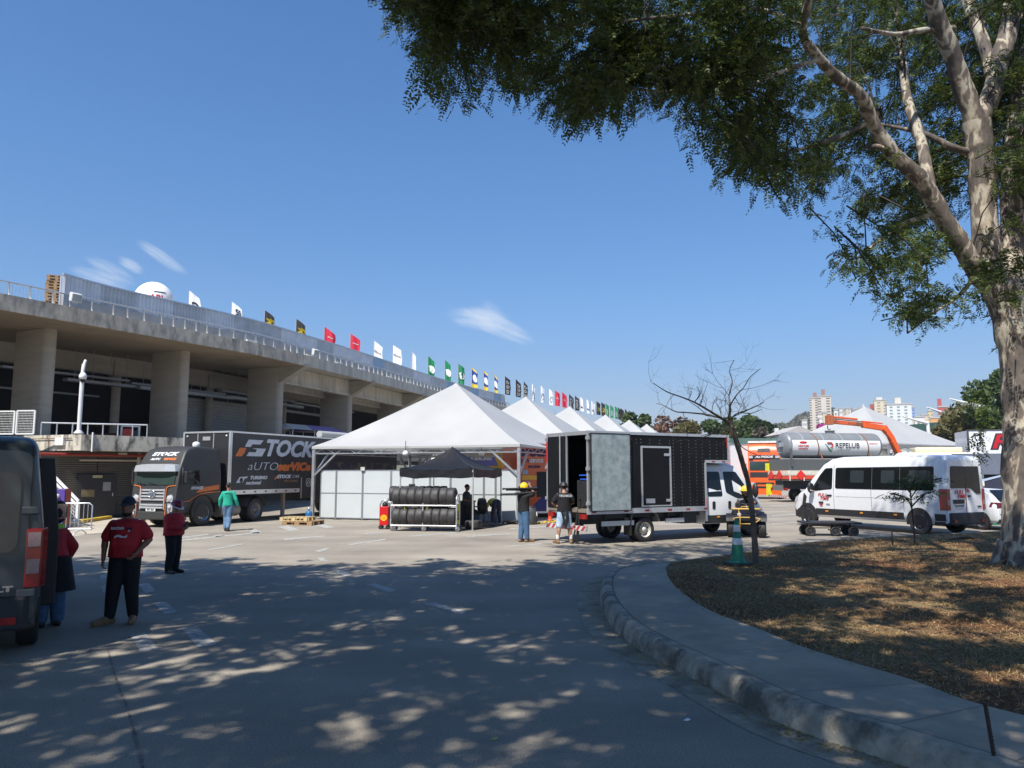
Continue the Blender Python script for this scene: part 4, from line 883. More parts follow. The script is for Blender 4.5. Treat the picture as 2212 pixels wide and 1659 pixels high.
fd = thing('body_panel', 'crumpled dark bodywork piece leaning by the rack end', 'panel', G(1006, 1136) + Vector((0, .35, 0)), 0); m = MB(); m.sheet(lambda u, v: (-.1 + .62 * u, .1 * math.sin(v * 3), .34 + .32 * math.sin(u * 2.6) * (1 - v * .5) - .3 * v * u + .0), 10, 6); m.sheet(lambda u, v: (-.1 + .5 * u, .02 + .1 * v, .02 + .4 * v), 3, 3); m.build('panel_skin', M('dark_bodywork', (.06, .06, .065), .3, spec=.7), fd)
# monitor box on the tyres, red oil trolley
m = MB(); p = W(890, 1047, 31.2); m.box(p.x - .12, p.x + .12, p.y - .1, p.y + .1, p.z - .16, p.z + .03); tag(m.build('small_black_box', BLACK, bevel=.01), 'small black box resting on top of the rear tyre row', 'box')
tr = thing('oil_trolley', 'red oil trolley with yellow shell emblem and chrome handle on casters', 'trolley', (W(831.5, 1100, 29.0).x, 29.0, 0), R(-2))
m = MB(); m.box(-.165, .165, -.2, .2, .15, .83); m.build('cabinet', M('trolley_red', (.55, .01, .012), .3, var=.05), tr, bevel=.015)
m = MB(); m.tube([(-.16, -.1, .8), (-.16, -.1, .9), (-.1, -.1, 1.02), (0, -.1, 1.06), (.1, -.1, 1.02), (.15, -.1, .92)], .025, 8); m.build('handle', CHROME, tr)
m = MB(); m.lathe([(.08, 0), (.11, .03), (.1, .12), (.03, .17)], (0, .02, .83), n=12); m.build('hose_reel', BLACK, tr)
for x in (-.13, .13):
    for y in (-.15, .15): m = MB(); m.lathe([(.07, -.02), (.075, 0), (.07, .02)], (x, y, .075), 'Y', 12); m.bar((x, y, .08), (x, y, .16), .03); m.build('caster', RUBBER, tr)
def shell(r0, r1, ar, cx=0, cz=.42):
    pts = []
    for k in range(25):
        a = math.pi * (-.12 + 1.24 * k / 24); rr_ = r1 * (1 - .05 * (k % 2)); pts.append((cx + rr_ * math.cos(a) * 1.08, -.2, cz + rr_ * math.sin(a)))
    pts += [(cx - r1 * .62, -.2, cz - r1 * .62), (cx - r1 * .4, -.2, cz - r1 * .9), (cx + r1 * .4, -.2, cz - r1 * .9), (cx + r1 * .62, -.2, cz - r1 * .62)]
    return pts
m = MB(); m.prism(shell(0, .115, 0), (0, -.001, 0), (0, -.004, 0)); em = m.build('emblem', M('emblem_yellow', (.85, .55, .01), .4), tr)
m = MB()
for k in range(7):
    a = math.pi * (.1 + .8 * k / 6); m.bar((.0 + .03 * math.cos(a), -.206, .36), (.112 * math.cos(a), -.206, .425 + .1 * math.sin(a)), .007, .003, up=(0, 1, 0))
m.build('rib', M('emblem_red', (.6, .02, .01), .4), em)
# pallet, blue canister by left post
o = pal0.copy(); COL.objects.link(o); o.data = pal0.data; p = G(655, 1133); o.location = (p.x, p.y, .0); o.scale = (1.55, 1.3, 1.1); o.rotation_euler.z = R(-14); tag(o, 'light wooden pallet lying on the asphalt at the foot of the left tent post', 'pallet'); del o['group']
m = MB(); pallet_mb(m, 0, 0, 0, 1.15, .9); o = m.build('pallet', M('fresh_pallet_wood', (.55, .42, .22), .8, var=.3, vs=7, stretch=(.6, 6, 6))); o.location = (p.x - .25, p.y + .1, .16); o.rotation_euler.z = R(-8); tag(o, 'second pale pallet lying across the one by the left tent post', 'pallet')
cn = thing('blue_canister', 'blue gas canister standing behind the pallets at the left post', 'canister', G(667, 1124)); m = MB(); m.lathe([(.12, 0), (.15, .03), (.15, .33), (.11, .4), (.05, .42)], n=16); m.build('tank', M('canister_blue', (.02, .12, .3), .4), cn); m = MB(); m.lathe([(.05, .4), (.05, .5), (.09, .5), (.09, .54), (.03, .55)], n=12); m.build('valve', STEEL, cn)
# dolly, barrel, cone and chain by the right post
dl = thing('panel_dolly', 'flat dark dolly on casters under the right end panel', 'dolly', G(1108, 1132), R(-2)); m = MB(); m.box(-.36, .3, -.25, .25, .1, .15); m.build('deck', BLACK, dl)
for x in (-.3, .25): m = MB(); m.lathe([(.045, -.02), (.05, 0), (.045, .02)], (x, -.2, .05), 'Y', 10); m.build('caster', STEEL, dl)
br_ = thing('dark_barrel', 'dark plastic barrel standing beside the orange trailer behind the helmeted man', 'barrel', G(1146, 1133)); m = MB(); m.lathe([(.2, 0), (.235, .04), (.23, .6), (.2, .68), (.19, .7)], n=18); m.build('body', M('barrel_plastic', (.06, .065, .07), .5, var=.3), br_); m = MB(); m.lathe([(.21, .695), (.21, .72), (.02, .73)], n=18); m.build('lid', BLACK, br_)
bk = thing('bucket', 'dark bucket with a white label right of the barrel', 'bucket', G(1154, 1131)); m = MB(); m.lathe([(.13, 0), (.16, .42), (.17, .43)], n=14); m.build('pail', BLACK, bk); m = MB(); m.box(-.12, .12, -.165, -.15, .3, .48); m.build('label', WHITE, bk)
def traffic_cone(loc, label, cbody, cband, h, bands, rz=0):
    o = thing('traffic_cone', label, 'cone', loc, rz); m = MB(); b = h * .26
    m.prism([(-b, -b * .8, .0), (-b * .8, -b, 0), (b * .8, -b, 0), (b, -b * .8, 0), (b, b * .8, 0), (b * .8, b, 0), (-b * .8, b, 0), (-b, b * .8, 0)], (0, 0, 0), (0, 0, .045)); m.build('base', M(cbody.name + '_base', (.025, .05, .045), .7), o, bevel=.008)
    r = lambda z: h * (.165 - .125 * z / h)
    m = MB(); m.lathe([(h * .2, .045), (h * .185, .06), (r(.07), .075)] + [(r(h * k / 10), h * k / 10) for k in range(2, 10)] + [(r(h) * 1.05, h * .97), (r(h) * .7, h), (.004, h)], n=22); m.build('body', cbody, o)
    for z0, z1 in bands: m = MB(); m.lathe([(r(z0) + .003, z0), (r(z0) + .006, z0 + .004), (r(z1) + .006, z1 - .004), (r(z1) + .003, z1)], n=22); m.build('reflective_band', cband, o)
    return o
REFL = M('reflective_white', (.72, .74, .76), .35, var=.12, vs=10)
cg = G(1594, 1219, KH + .03); traffic_cone(cg, 'green traffic cone with two white bands standing on the dry soil by the bare tree', M('cone_green', (.006, .17, .095), .5, var=.15, vs=8, bump=.05, bs=20), REFL, .93, ((.40, .53), (.66, .80)), .3)
oc = G(1188, 1126); traffic_cone(oc, 'tall slim orange traffic cone with white band near the orange trailer', M('cone_orange', (.72, .09, .02), .45), REFL, .86, ((.46, .62),), .1).scale = (.62, .62, 1)
YC = M('chain_yellow', (.62, .45, .03), .5); m = MB(); rgc = random.Random(4); a, b_ = G(1140, 1134), G(1205, 1128)
pts = [a.lerp(b_, k / 70) + Vector((rgc.uniform(-.05, .05), rgc.uniform(-.14, .14), .02 + .05 * rgc.random())) for k in range(71)]
for p, q in zip(pts[:-1], pts[1:]): m.bar(p, p.lerp(q, .8), .03, .045)
tag(m.build('yellow_chain', YC), 'heap of yellow plastic chain lying round the orange cone foot', 'chain')
# ------------------------------------------------------------------ crowd barrier, purple cabinet, stairs at the far left
cb = thing('crowd_barrier', 'galvanised crowd control barrier with bars in front of the purple cabinet', 'barrier', G(147, 1148), head(1, .12))
cb.location = G(147, 1156)
m = MB(); pts = [(-1, 0, .16), (-1, 0, .98), (-.9, 0, 1.06), (.62, 0, 1.06), (.72, 0, .98), (.72, 0, .16)]; m.tube(pts, .024, 8); m.cyl((-1, 0, .2), (.72, 0, .2), .024, n=8); m.build('hoop', STEEL, cb)
for k in range(12): x = -.9 + k * .135; m = MB(); m.cyl((x, 0, .2), (x, 0, 1.05), .011, n=6); m.build('bar', STEEL, cb)
for x in (-.6, .4): m = MB(); m.tube([(x - .14, -.25, .01), (x - .12, -.2, .09), (x, 0, .18), (x + .05, .2, .09), (x + .07, .26, .01)], .018, 6); m.build('foot', STEEL, cb)
pc = thing('purple_cabinet', 'tall purple cabinet with a white knob beside the barrier', 'cabinet', Vector((W(131, 1100, 28.2).x, 28.2, 0)), head(1, .12)); m = MB(); m.box(-.5, .22, -.25, .25, 0, 1.5); m.build('body', M('purple_vinyl', (.085, .045, .26), .45, var=.1), pc, bevel=.02); m = MB(); m.lathe([(.07, 0), (.07, -.1), (.02, -.12)], (-.02, -.25, 1.25), 'Y', 12); m.build('knob', WHITE, pc)
m = MB(); m.box(.222, .245, -.2, .2, .2, 1.5); m.build('edge_trim', M('dark_orange_trim', (.3, .06, .02), .6), pc)
sr = thing('stair_flight', 'white steel stair with mesh sides coming down behind the purple cabinet', 'stair', (0, 0, 0)); a = W(150, 1142, 29.8)
a = Vector((a.x, a.y, 0)); dv = Vector((-.93, .36, 0))
for k in range(10): q = a + dv * (.28 * k) + Vector((0, 0, .19 * (k + 1))); m = MB(); m.bar(q + Vector((-.2, -.5, 0)), q + Vector((.2, .5, 0)), .3, .03, up=(0, 0, 1)); m.build('step', STEEL, sr)
for s in (-.55, .55):
    o_ = Vector((.2 * s, .5 * s, 0)); q = a + o_
    m = MB(); m.bar(q, q + dv * 2.8 + Vector((0, 0, 1.9)), .05, .2); m.build('stringer', WHITE, sr)
    m = MB(); m.bar(q + Vector((0, 0, 1.0)), q + dv * 2.8 + Vector((0, 0, 2.9)), .08); m.bar(q, q + Vector((0, 0, 1.05)), .09); m.bar(q + Vector((0, 0, .8)), q + dv * 2.8 + Vector((0, 0, 2.7)), .06); m.build('handrail', WHITE, sr)
    m = MB()
    for k in range(30): m.bar(q + dv * (.1 * k) + Vector((0, 0, .1 + .068 * k)), q + dv * (.1 * k) + Vector((0, 0, .8 + .068 * k)), .014)
    for k in range(5): m.bar(q + Vector((0, 0, .2 + .13 * k)), q + dv * 2.8 + Vector((0, 0, 2.1 + .13 * k)), .012)
    m.build('wire_mesh', WIRE, sr)
yk = MB(); a, b_ = G(172, 1131), G(236, 1121); yk.bar(a + Vector((0, 0, .07)), b_ + Vector((0, 0, .07)), .25, .15); tag(yk.build('yellow_kerb_block', M('yellow_paint', (.55, .36, .03), .7, var=.2, vs=3), bevel=.02), 'yellow painted concrete kerb block in front of the dark door', 'kerb block')
ap = MB(); q = [G(95, 1168), G(330, 1136), G(405, 1126), G(300, 1116), G(40, 1124)]; ap.add([(p.x, p.y, .006) for p in q], [(0, 1, 2, 3, 4)]); struct(ap.build('concrete_apron', M('pale_apron', (.42, .37, .29), .9, var=.2, vs=1.2)))
# ------------------------------------------------------------------ vehicles (local frame: x forward, y to the left, z up)
def place(o, p, hd): o.location = (p[0], p[1], p[2] if len(p) > 2 else 0); o.rotation_euler = (0, 0, hd); return o
def lofted(stations, hw, rr=.14, K=7, crown=.03):
    """closed body from stations (x, z bottom, z top, width factor); hw = half width by height"""
    zs, ws = zip(*hw); rings = []
    for x, zb, zt, wf in stations:
        half = []; zt_ = zt - rr
        for k in range(K + 1):
            z = zb + (max(zt_, zb + .02) - zb) * k / K; half.append((np.interp(z, zs, ws) * wf, z))
        w_ = half[-1][0]
        for a in (25, 50, 72, 90):
            half.append((w_ - rr * (1 - math.cos(R(a))), max(zt_, zb + .02) + (zt - max(zt_, zb + .02)) * math.sin(R(a))))
        half.append((0, zt + crown))
        ring = [(x, y, z) for y, z in half] + [(x, -y, z) for y, z in half[-2::-1]]
        rings.append(ring)
    m = MB(); m.loft(rings, True, True); return m
def plate(poly, th=.012, off=.006, side='L', hw=None, wf=1.0):
    """thin plate lying on the body side; poly in (x, z)"""
    zs, ws = zip(*hw); sg = 1 if side == 'L' else -1; m = MB()
    a = [Vector((x, sg * (np.interp(z, zs, ws) * wf + off), z)) for x, z in poly]
    b = [p + Vector((0, -sg * th, 0)) for p in a]; n = len(poly)
    fs = [tuple(range(n)), tuple(range(2 * n - 1, n - 1, -1))] + [(k, k + n, (k + 1) % n + n, (k + 1) % n) for k in range(n)]
    if (sg > 0): fs = [tuple(reversed(f)) for f in fs]
    m.add(a + b, fs); return m
def rnd(poly, r=.06, n=4):                                   # rounded corners of a 2-D polygon
    out = []; N = len(poly)
    for i in range(N):
        p0, p, p1 = Vector(poly[i - 1]), Vector(poly[i]), Vector(poly[(i + 1) % N]); a = (p0 - p); b = (p1 - p); ra = min(r, a.length / 2.2, b.length / 2.2)
        s, e = p + a.normalized() * ra, p + b.normalized() * ra
        for k in range(n + 1): t = k / n; out.append(tuple(s * (1 - t) ** 2 + p * 2 * t * (1 - t) + e * t * t))
    return out
def wheel(parent, x, y, r, w, rim, style='steel', name='wheel', dual=False):
    sg = 1 if y > 0 else -1; o = MB(); h = w / 2
    o.lathe([(r * .6, -h * .8), (r * .68, -h), (r * .9, -h), (r * .975, -h * .8), (r, -h * .5), (r, h * .5), (r * .975, h * .8), (r * .9, h), (r * .68, h), (r * .6, h * .8)], (x, y, r), 'Y', 30, True, False)
    t = o.build(name, RUBBER, parent); q = MB(); f = y + sg * h
    d = lambda a: f - sg * a * h
    if style == 'truck':
        q.lathe([(r * .62, d(.1)), (r * .58, d(.3)), (r * .5, d(.9)), (r * .2, d(.7)), (r * .2, d(.25)), (r * .02, d(.2))] if sg < 0 else [(r * .02, d(.2)), (r * .2, d(.25)), (r * .2, d(.7)), (r * .5, d(.9)), (r * .58, d(.3)), (r * .62, d(.1))], (x, 0, r), 'Y', 26, True, False)
        q.build('rim', rim, t); q = MB()
        for k in range(10): a = 2 * math.pi * k / 10; q.cyl((x + r * .3 * math.cos(a), d(.62), r + r * .3 * math.sin(a)), (x + r * .3 * math.cos(a), d(.35), r + r * .3 * math.sin(a)), r * .03, n=6)
        for k in range(10): a = 2 * math.pi * (k + .5) / 10; q.cyl((x + r * .43 * math.cos(a), d(.93), r + r * .43 * math.sin(a)), (x + r * .43 * math.cos(a), d(.74), r + r * .43 * math.sin(a)), r * .06, n=8)
        q.build('hub', M('dark_hub', (.05, .05, .05), .5, .3), t)
    else:
        q.lathe([(r * .63, d(.12)), (r * .58, d(.3)), (r * .52, d(.45)), (r * .2, d(.15)), (r * .02, d(.12))][::(1 if sg < 0 else -1)], (x, 0, r), 'Y', 26, True, False); q.build('rim', rim, t); q = MB()
        for k in range(8): a = 2 * math.pi * k / 8; q.prism([(x + r * .30 * math.cos(a - .2), d(.2), r + r * .30 * math.sin(a - .2)), (x + r * .30 * math.cos(a + .2), d(.2), r + r * .30 * math.sin(a + .2)), (x + r * .48 * math.cos(a + .16), d(.4), r + r * .48 * math.sin(a + .16)), (x + r * .48 * math.cos(a - .16), d(.4), r + r * .48 * math.sin(a - .16))], (0, 0, 0), (0, sg * .025, 0))
        q.build('rim_slot', BLACK, t)
    return t
def arch(parent, x, y, r, z, th=.02):                        # dark wheel housing
    sg = 1 if y > 0 else -1; m = MB(); n = 20
    m.prism([(x + r * math.cos(math.pi * k / n), y, z + r * math.sin(math.pi * k / n)) for k in range(n + 1)] + [(x - r, y, z - .12), (x + r, y, z - .12)], (0, 0, 0), (0, sg * th, 0)); return m.build('wheel_arch', BLACK, parent)
def TL(x, y, z): return plane_mat((x, y, z), (-1, 0, 0), (0, 1, 0))     # lettering on the left side
def TRt(x, y, z): return plane_mat((x, y, z), (1, 0, 0), (0, -1, 0))    # on the right side
def TB(x, y, z): return plane_mat((x, y, z), (0, -1, 0), (-1, 0, 0))    # on the back
def TF(x, y, z): return plane_mat((x, y, z), (0, 1, 0), (1, 0, 0))      # on the front
def letter(parent, t, size, mat, T, name='lettering', **kw): m = MB(); m.text(t, size, T, **kw); return m.build(name, mat, parent)
VHW = [(.3, .97), (.62, 1.005), (1.2, 1.025), (1.36, 1.02), (2.3, .905), (2.6, .86)]
VST = [(-3.08, .45, 2.34, .95), (-3.05, .4, 2.42, .985), (-2.96, .36, 2.49, 1.0), (-2.6, .36, 2.52, 1), (.8, .36, 2.52, 1), (1.25, .36, 2.46, 1), (1.6, .36, 2.28, 1), (2.1, .36, 1.78, .99), (2.42, .36, 1.38, .985), (2.7, .36, 1.24, .96), (2.92, .38, 1.08, .92), (3.05, .42, .88, .86), (3.08, .46, .74, .82)]
def master_van(label, paint, passenger=True, sliding=False, rear_text=(), rimm=None, grp=None):
    o = thing('passenger_van' if passenger else 'panel_van', label, 'van')
    body = lofted(VST, VHW).build('body', paint, o); o['_'] = 0; del o['_']
    SM = M('van_seam', (.01, .01, .012), .6)
    lo = MB()
    zs, ws = zip(*VHW)
    for sd in ('L', 'R'):
        sg = 1 if sd == 'L' else -1
        plate([(-2.0 - .75, .42), (-1.45 + .0, .42), (-1.45, .66), (-2.75, .66)] if 0 else [(-1.6, .44), (1.85, .44), (1.95, .52), (1.93, .67), (-1.6, .67)], .015, .014, sd, VHW).build('side_trim', BLACK, o)
        plate([(-3.02, .46), (-2.66, .46), (-2.66, .68), (-3.02, .68)], .015, .012, sd, VHW, .995).build('side_trim', BLACK, o)
        for xx in (1.45, .0, -1.3): plate(rnd([(xx - .06, .56), (xx + .06, .56), (xx + .06, .61), (xx - .06, .61)], .02), .01, .02, sd, VHW).build('side_marker', AMBER, o)
        fdoor = plate(rnd([(1.18, 1.38), (1.95, 1.3), (2.05, 1.42), (1.75, 1.85), (1.5, 2.12), (1.18, 2.14)], .07), .012, .006, sd, VHW).build('door_window', GLASS, o)
        if passenger:
            band = plate(rnd([(-2.68, 1.4), (1.05, 1.4), (1.05, 2.14), (-2.68, 2.17)], .08), .012, .006, sd, VHW).build('side_window', GLASS, o)
            for xx in (-.45, -1.5): plate([(xx - .006, 1.42), (xx + .006, 1.42), (xx + .006, 2.14), (xx - .006, 2.14)], .004, .009, sd, VHW).build('window_seam', M('seam_grey', (.12, .12, .12), .5), band)
            for xx, w_ in ((.15, .55), (-1.05, .5), (-2.2, .75)): plate(rnd([(xx - w_ / 2, 1.62), (xx + w_ / 2, 1.62), (xx + w_ / 2, 2.04), (xx - w_ / 2, 2.04)], .05), .004, .008, sd, VHW).build('sliding_pane', M('pane_glass', (.03, .038, .042), .05, spec=.9), band)
        for pts in ([(1.12, .45), (1.12, 2.25)], [(-.42, .68), (-.42, 1.38)], [(-1.62, .68), (-1.62, 1.38)]) if passenger else ([(1.12, .45), (1.12, 2.3)], [(-.1, .45), (-.1, 2.3)]):
            m = MB(); (xa, za), (xb, zb) = pts; n_ = 6
            for k in range(n_):
                z0, z1 = za + (zb - za) * k / n_, za + (zb - za) * (k + 1) / n_; m.bar((xa, sg * (np.interp(z0, zs, ws) + .001), z0), (xa, sg * (np.interp(z1, zs, ws) + .001), z1), .012, .008)
            m.build('door_seam', SM, o)
        m = MB(); m.bar((-2.9, sg * (np.interp(1.12, zs, ws) + .001), 1.12), (1.05, sg * (np.interp(1.12, zs, ws) + .001), 1.12), .007, .008); m.build('body_crease', M('crease_grey', (.3, .31, .33), .5), o)
        m = MB(); m.box(1.2, 1.42, sg * 1.03 - .02, sg * 1.03 + .025, 1.12, 1.18); m.build('door_handle', BLACK, o, bevel=.012)
        m = MB(); m.ell((1.98, sg * 1.22, 1.42), (.09, .13, .2), 12, 8); mi = m.build('mirror', BLACK, o); m = MB(); m.bar((1.98, sg * 1.0, 1.36), (1.98, sg * 1.16, 1.4), .08); m.build('mirror_arm', BLACK, mi); m = MB(); m.add([(1.905, sg * 1.14, 1.3), (1.905, sg * 1.32, 1.3), (1.895, sg * 1.32, 1.56), (1.895, sg * 1.14, 1.56)], [(0, 1, 2, 3)]); m.build('mirror_glass', CHROME, mi)
        # tail lamp: wraps the corner
        m = MB()
        m.prism([(-3.10, sg * .83, .82), (-3.08, sg * .965, .82), (-2.86, sg * 1.03, .84), (-2.90, sg * 1.015, 1.5), (-3.06, sg * .955, 1.52), (-3.09, sg * .85, 1.5)][:0] or [(-3.11, sg * .84, .8), (-3.095, sg * 1.0, .8), (-2.87, sg * 1.055, .8), (-2.87, sg * .9, .8)], (0, 0, 0), (0, 0, .66)); lampo = m.build('tail_lamp', REDL, o, bevel=.012)
        for z0, z1 in (((.96, 1.12),) if passenger else ((.96, 1.12), (1.26, 1.42))): m = MB(); m.prism([(-3.117, sg * .86, z0), (-3.105, sg * .985, z0), (-2.98, sg * .98, z0), (-2.98, sg * .9, z0)], (0, 0, 0), (0, 0, z1 - z0)); m.build('lamp_lens', M('clear_red_lens', (.30, .2, .2), .12, var=.2, vs=40), lampo)
        hl = plate(rnd([(2.55, .98), (2.98, .86), (2.9, 1.05), (2.6, 1.2), (2.5, 1.15)], .03), .02, .012, sd, VHW, .93).build('headlight', LAMP, o)
        arch(o, 2.33, sg * .995, .43, .42, .02); arch(o, -2.12, sg * .995, .43, .42, .02)
    RS = rimm or M('van_rim', (.16, .165, .17), .4, .6)
    for x in (2.33, -2.12):
        for sg in (1, -1): wheel(o, x, sg * .905, .345, .23, RS)
    # rear: bumper, doors, glass
    m = MB(); m.prism([(-3.0, -.985, .34), (-3.14, -.86, .34), (-3.17, 0, .34), (-3.14, .86, .34), (-3.0, .985, .34), (-2.6, .985, .34), (-2.6, -.985, .34)], (0, 0, 0), (0, 0, .38)); m.build('rear_bumper', M('bumper_black', (.022, .022, .024), .55), o, bevel=.04)
    for y in (-.72, .72): m = MB(); m.box(-3.17, -3.12, y - .08, y + .08, .42, .5); m.build('reflector', REDL, o)
    xr = -3.085
    if passenger:
        for y0, y1, lowz in ((-.74, -.03, 1.34), (.03, .74, 1.48)):
            pl = [(y0, lowz if y0 < 0 else 1.48), (y1, 1.48 if y0 < 0 else 1.48), (y1, 2.16), (y0 + (.05 if y0 < 0 else 0), 2.16)]
            if y0 < 0: pl = [(-.78, 1.3), (-.55, 1.3), (-.3, 1.47), (-.008, 1.48), (-.008, 2.17), (-.72, 2.17)]
            else: pl = [(.008, 1.48), (.78, 1.48), (.72, 2.17), (.008, 2.17)]
            m = MB(); m.prism([(xr, y, z) for y, z in rnd(pl, .05)], (0, 0, 0), (-.014, 0, 0)); m.build('rear_window', GLASS, o)
        m = MB(); m.box(xr - .012, xr + .02, -.006, .006, .74, 1.5); m.build('door_seam', SM, o)
        m = MB(); m.box(xr - .03, xr, .12, .68, 1.0, 1.13); m.build('plate_bezel', BLACK, o, bevel=.03)
        m = MB(); m.box(xr - .022, xr, .18, .58, .87, .98); pl_ = m.build('number_plate', M('plate_white', (.7, .7, .7), .5), o); letter(pl_, 'RVW 3D77', .09, PK, TB(xr - .024, .38, .925), off=.002)
        m = MB(); m.box(xr - .04, xr, -.22, -.08, 1.2, 1.26); m.build('door_handle', BLACK, o, bevel=.015)
        m = MB(); m.prism([(xr - .012, -.22, 1.36), (xr - .012, -.05, 1.36), (xr - .012, -.05, 1.48)], (0, 0, 0), (-.004, 0, 0)); m.build('red_accent', M('red_decal', (.5, .01, .02), .4), o)
    else:
        for y0, y1 in ((-.76, -.1), (.1, .76)):
            m = MB(); m.prism([(xr, y, z) for y, z in rnd([(y0, 1.2), (y1, 1.2), (y1, 2.1), (y0, 2.1)], .14, 6)], (0, 0, 0), (-.014, 0, 0)); m.build('rear_window', M('tinted_van_glass', (.02, .035, .038), .05, spec=.9), o)
        m = MB(); m.box(xr - .012, xr + .02, -.006, .006, .5, 2.35); m.build('door_seam', SM, o)
        for sg in (1, -1):
            m = MB(); m.box(xr - .012, xr + .02, sg * .86 - .005, sg * .86 + .005, .72, 2.4); m.build('door_seam', SM, o)
            for z in (.74, 1.66): m = MB(); m.box(xr - .03, xr + .01, sg * .87 - .09, sg * .87 + .09, z - .04, z + .05); m.build('door_hinge', M('hinge_grey', (.07, .075, .08), .4), o, bevel=.015)
        m = MB(); m.lathe([(.03, 0), (.03, -.006), (.002, -.008)], (xr - .006, -.46, 1.03), 'X', 12); m.build('lock_cap', BLACK, o)
    wsn = MB(); wsn.add([(1.44, -.82, 2.36), (1.44, .82, 2.36), (2.36, .95, 1.45), (2.36, -.95, 1.45)], [(0, 3, 2, 1)])
    wsn.v = [(x + .012, y, z + .03) for x, y, z in wsn.v]; wsn.build('windscreen', GLASS, o)
    m = MB(); m.prism([(3.0, -.9, .32), (3.12, -.7, .32), (3.15, 0, .32), (3.12, .7, .32), (3.0, .9, .32), (2.7, .97, .32), (2.7, -.97, .32)], (0, 0, 0), (0, 0, .36)); m.build('front_bumper', M('bumper_black'), o, bevel=.04)
    return o
VWHITE = M('van_white', (.70, .71, .72), .22, var=.03, coat=.6)
vh = head(-.452, .892)
van = master_van('white passenger van with dark window band and red lettering, seen from behind beside the tree', VWHITE)
vc = Vector((14.3, 25.5, 0)) + Vector((-.452, .892, 0)) * 3.1 + Vector((.892, .452, 0)) * 1.02 + Vector((-.452, .892, 0)) * .22; place(van, vc, vh); van.scale = (1.07, 1.02, 1.06)
RD = M('red_decal')
letter(van, 'FULL', .17, RD, TB(-3.098, .36, 1.36), shear=.3, sx=1.25, off=.001); letter(van, 'TIME', .17, RD, TB(-3.098, .26, 1.22), shear=.3, sx=1.25, off=.001)
letter(van, 'FULL', .15, RD, TL(1.62, 1.034, 1.16), shear=.3, sx=1.2, off=.001); letter(van, 'TIME', .15, RD, TL(1.54, 1.034, 1.03), shear=.3, sx=1.2, off=.001)
m = MB(); m.prism([(1.78, 1.03, .85), (1.58, 1.03, .85), (1.58, 1.03, .92), (1.78, 1.03, .92)], (0, 0, 0), (0, .006, 0)); m.build('decal', PK, van); letter(van, 'GR', .1, RD, TL(1.68, 1.034, .8), off=.004); letter(van, 'racing', .07, PK, TL(1.38, 1.034, .84))
letter(van, 'MASTER', .06, PK, TB(-3.1, -.66, .9), off=.002)
GREY = M('van_grey', (.055, .068, .072), .3, .3, var=.08, vs=2, coat=.4)
gvn = master_van('dark grey panel van with red tail lamp and chrome letters, at the left edge', GREY, passenger=False)
gh = (-.515, .857); gr = Vector((.857, .515, 0)); gcorn = Vector((-5.40, 8.95, 0))
place(gvn, gcorn + Vector((*gh, 0)) * 3.08 - gr * .985, head(*gh))
letter(gvn, 'RENAULT', .085, CHROME, TB(-3.1, -.42, .80), sx=1.75, off=.005, ext=.006)
m = MB(); m.add([(-.4, -1.09, .42), (-1.7, -1.13, .42), (-1.75, -1.10, 1.3), (-1.72, -1.02, 2.2), (-.5, -1.0, 2.2), (-.4, -1.08, 1.3)], [(0, 1, 2, 5), (5, 2, 3, 4)])
dv_ = MB(); dv_.loft([[(-.55, -1.18 + .1 * (z - 1.3) * (z > 1.3), z), (-1.9, -1.18 + .1 * (z - 1.3) * (z > 1.3), z), (-1.9, -1.0 + .1 * (z - 1.3) * (z > 1.3), z), (-.55, -1.0 + .1 * (z - 1.3) * (z > 1.3), z)] for z in (.42, 1.3, 2.28)], True, False); dv_.build('sliding_door', M('door_black', (.012, .012, .014), .45), gvn, bevel=.015)
m = MB(); m.box(-2.0, -.4, -1.05, -1.02, 1.18, 1.24); m.build('door_track', M('track_metal', (.4, .4, .4), .35, .8), gvn)
# ---- black box truck with crew cab
bt = thing('box_truck', 'black riveted box truck with white crew cab, open rear and folded back bare metal door', 'truck'); BX = M('black_box_panel', (.0095, .010, .0115), .5, var=.25, vs=1.2, spec=.2)
bp0 = Vector((2.2, 22.5, 0)); bh = Vector((.866, .5, 0)); bl_ = Vector((-.5, .866, 0)); place(bt, bp0 + bl_ * 1.1, head(*bh.xy))
m = MB(); H0, H1 = 1.02, 3.26
m.box(.06, 4.6, -1.1, -1.06, H0, H1); m.box(.06, 4.6, 1.06, 1.1, H0, H1); m.box(4.56, 4.6, -1.06, 1.06, H0, 2.47); m.box(.06, 5.68, -1.06, 1.06, H1 - .05, H1 + .02)
m.box(4.6, 5.68, -1.1, -1.06, 2.47, H1); m.box(4.6, 5.68, 1.06, 1.1, 2.47, H1); m.box(5.64, 5.68, -1.06, 1.06, 2.47, H1); m.box(4.6, 5.64, -1.06, 1.06, 2.45, 2.5)
rv = m; rv.k = 1
RV = M('rivet_metal', (.26, .27, .28), .45, .6)
for x in (1.62, 2.0, 3.3, 3.62, 3.95, 4.25, 4.52, 4.85, 5.15, 5.45):
    z = 1.1 if x < 4.6 else 2.56
    while z < H1 - .1:
        rv.lathe([(.0115, 0), (.010, -.006), (.003, -.008)], (x, -1.1, z), 'Y', 6); z += .105
for x in (1.82, 2.35, 2.75, 3.15):
    for z in (2.98, 3.08): rv.lathe([(.0115, 0), (.010, -.006), (.003, -.008)], (x, -1.1, z), 'Y', 6)
rv.build('box_body', [BX, RV], bt)
m = MB(); m.box(.02, 4.6, -1.06, 1.06, .92, 1.02); m.build('box_floor', M('plywood_floor', (.2, .17, .13), .8), bt)
def trim(*boxes, mat=ALU, name='trim', parent=bt):
    m = MB(); [m.box(*b) for b in boxes]; return m.build(name, mat, parent)
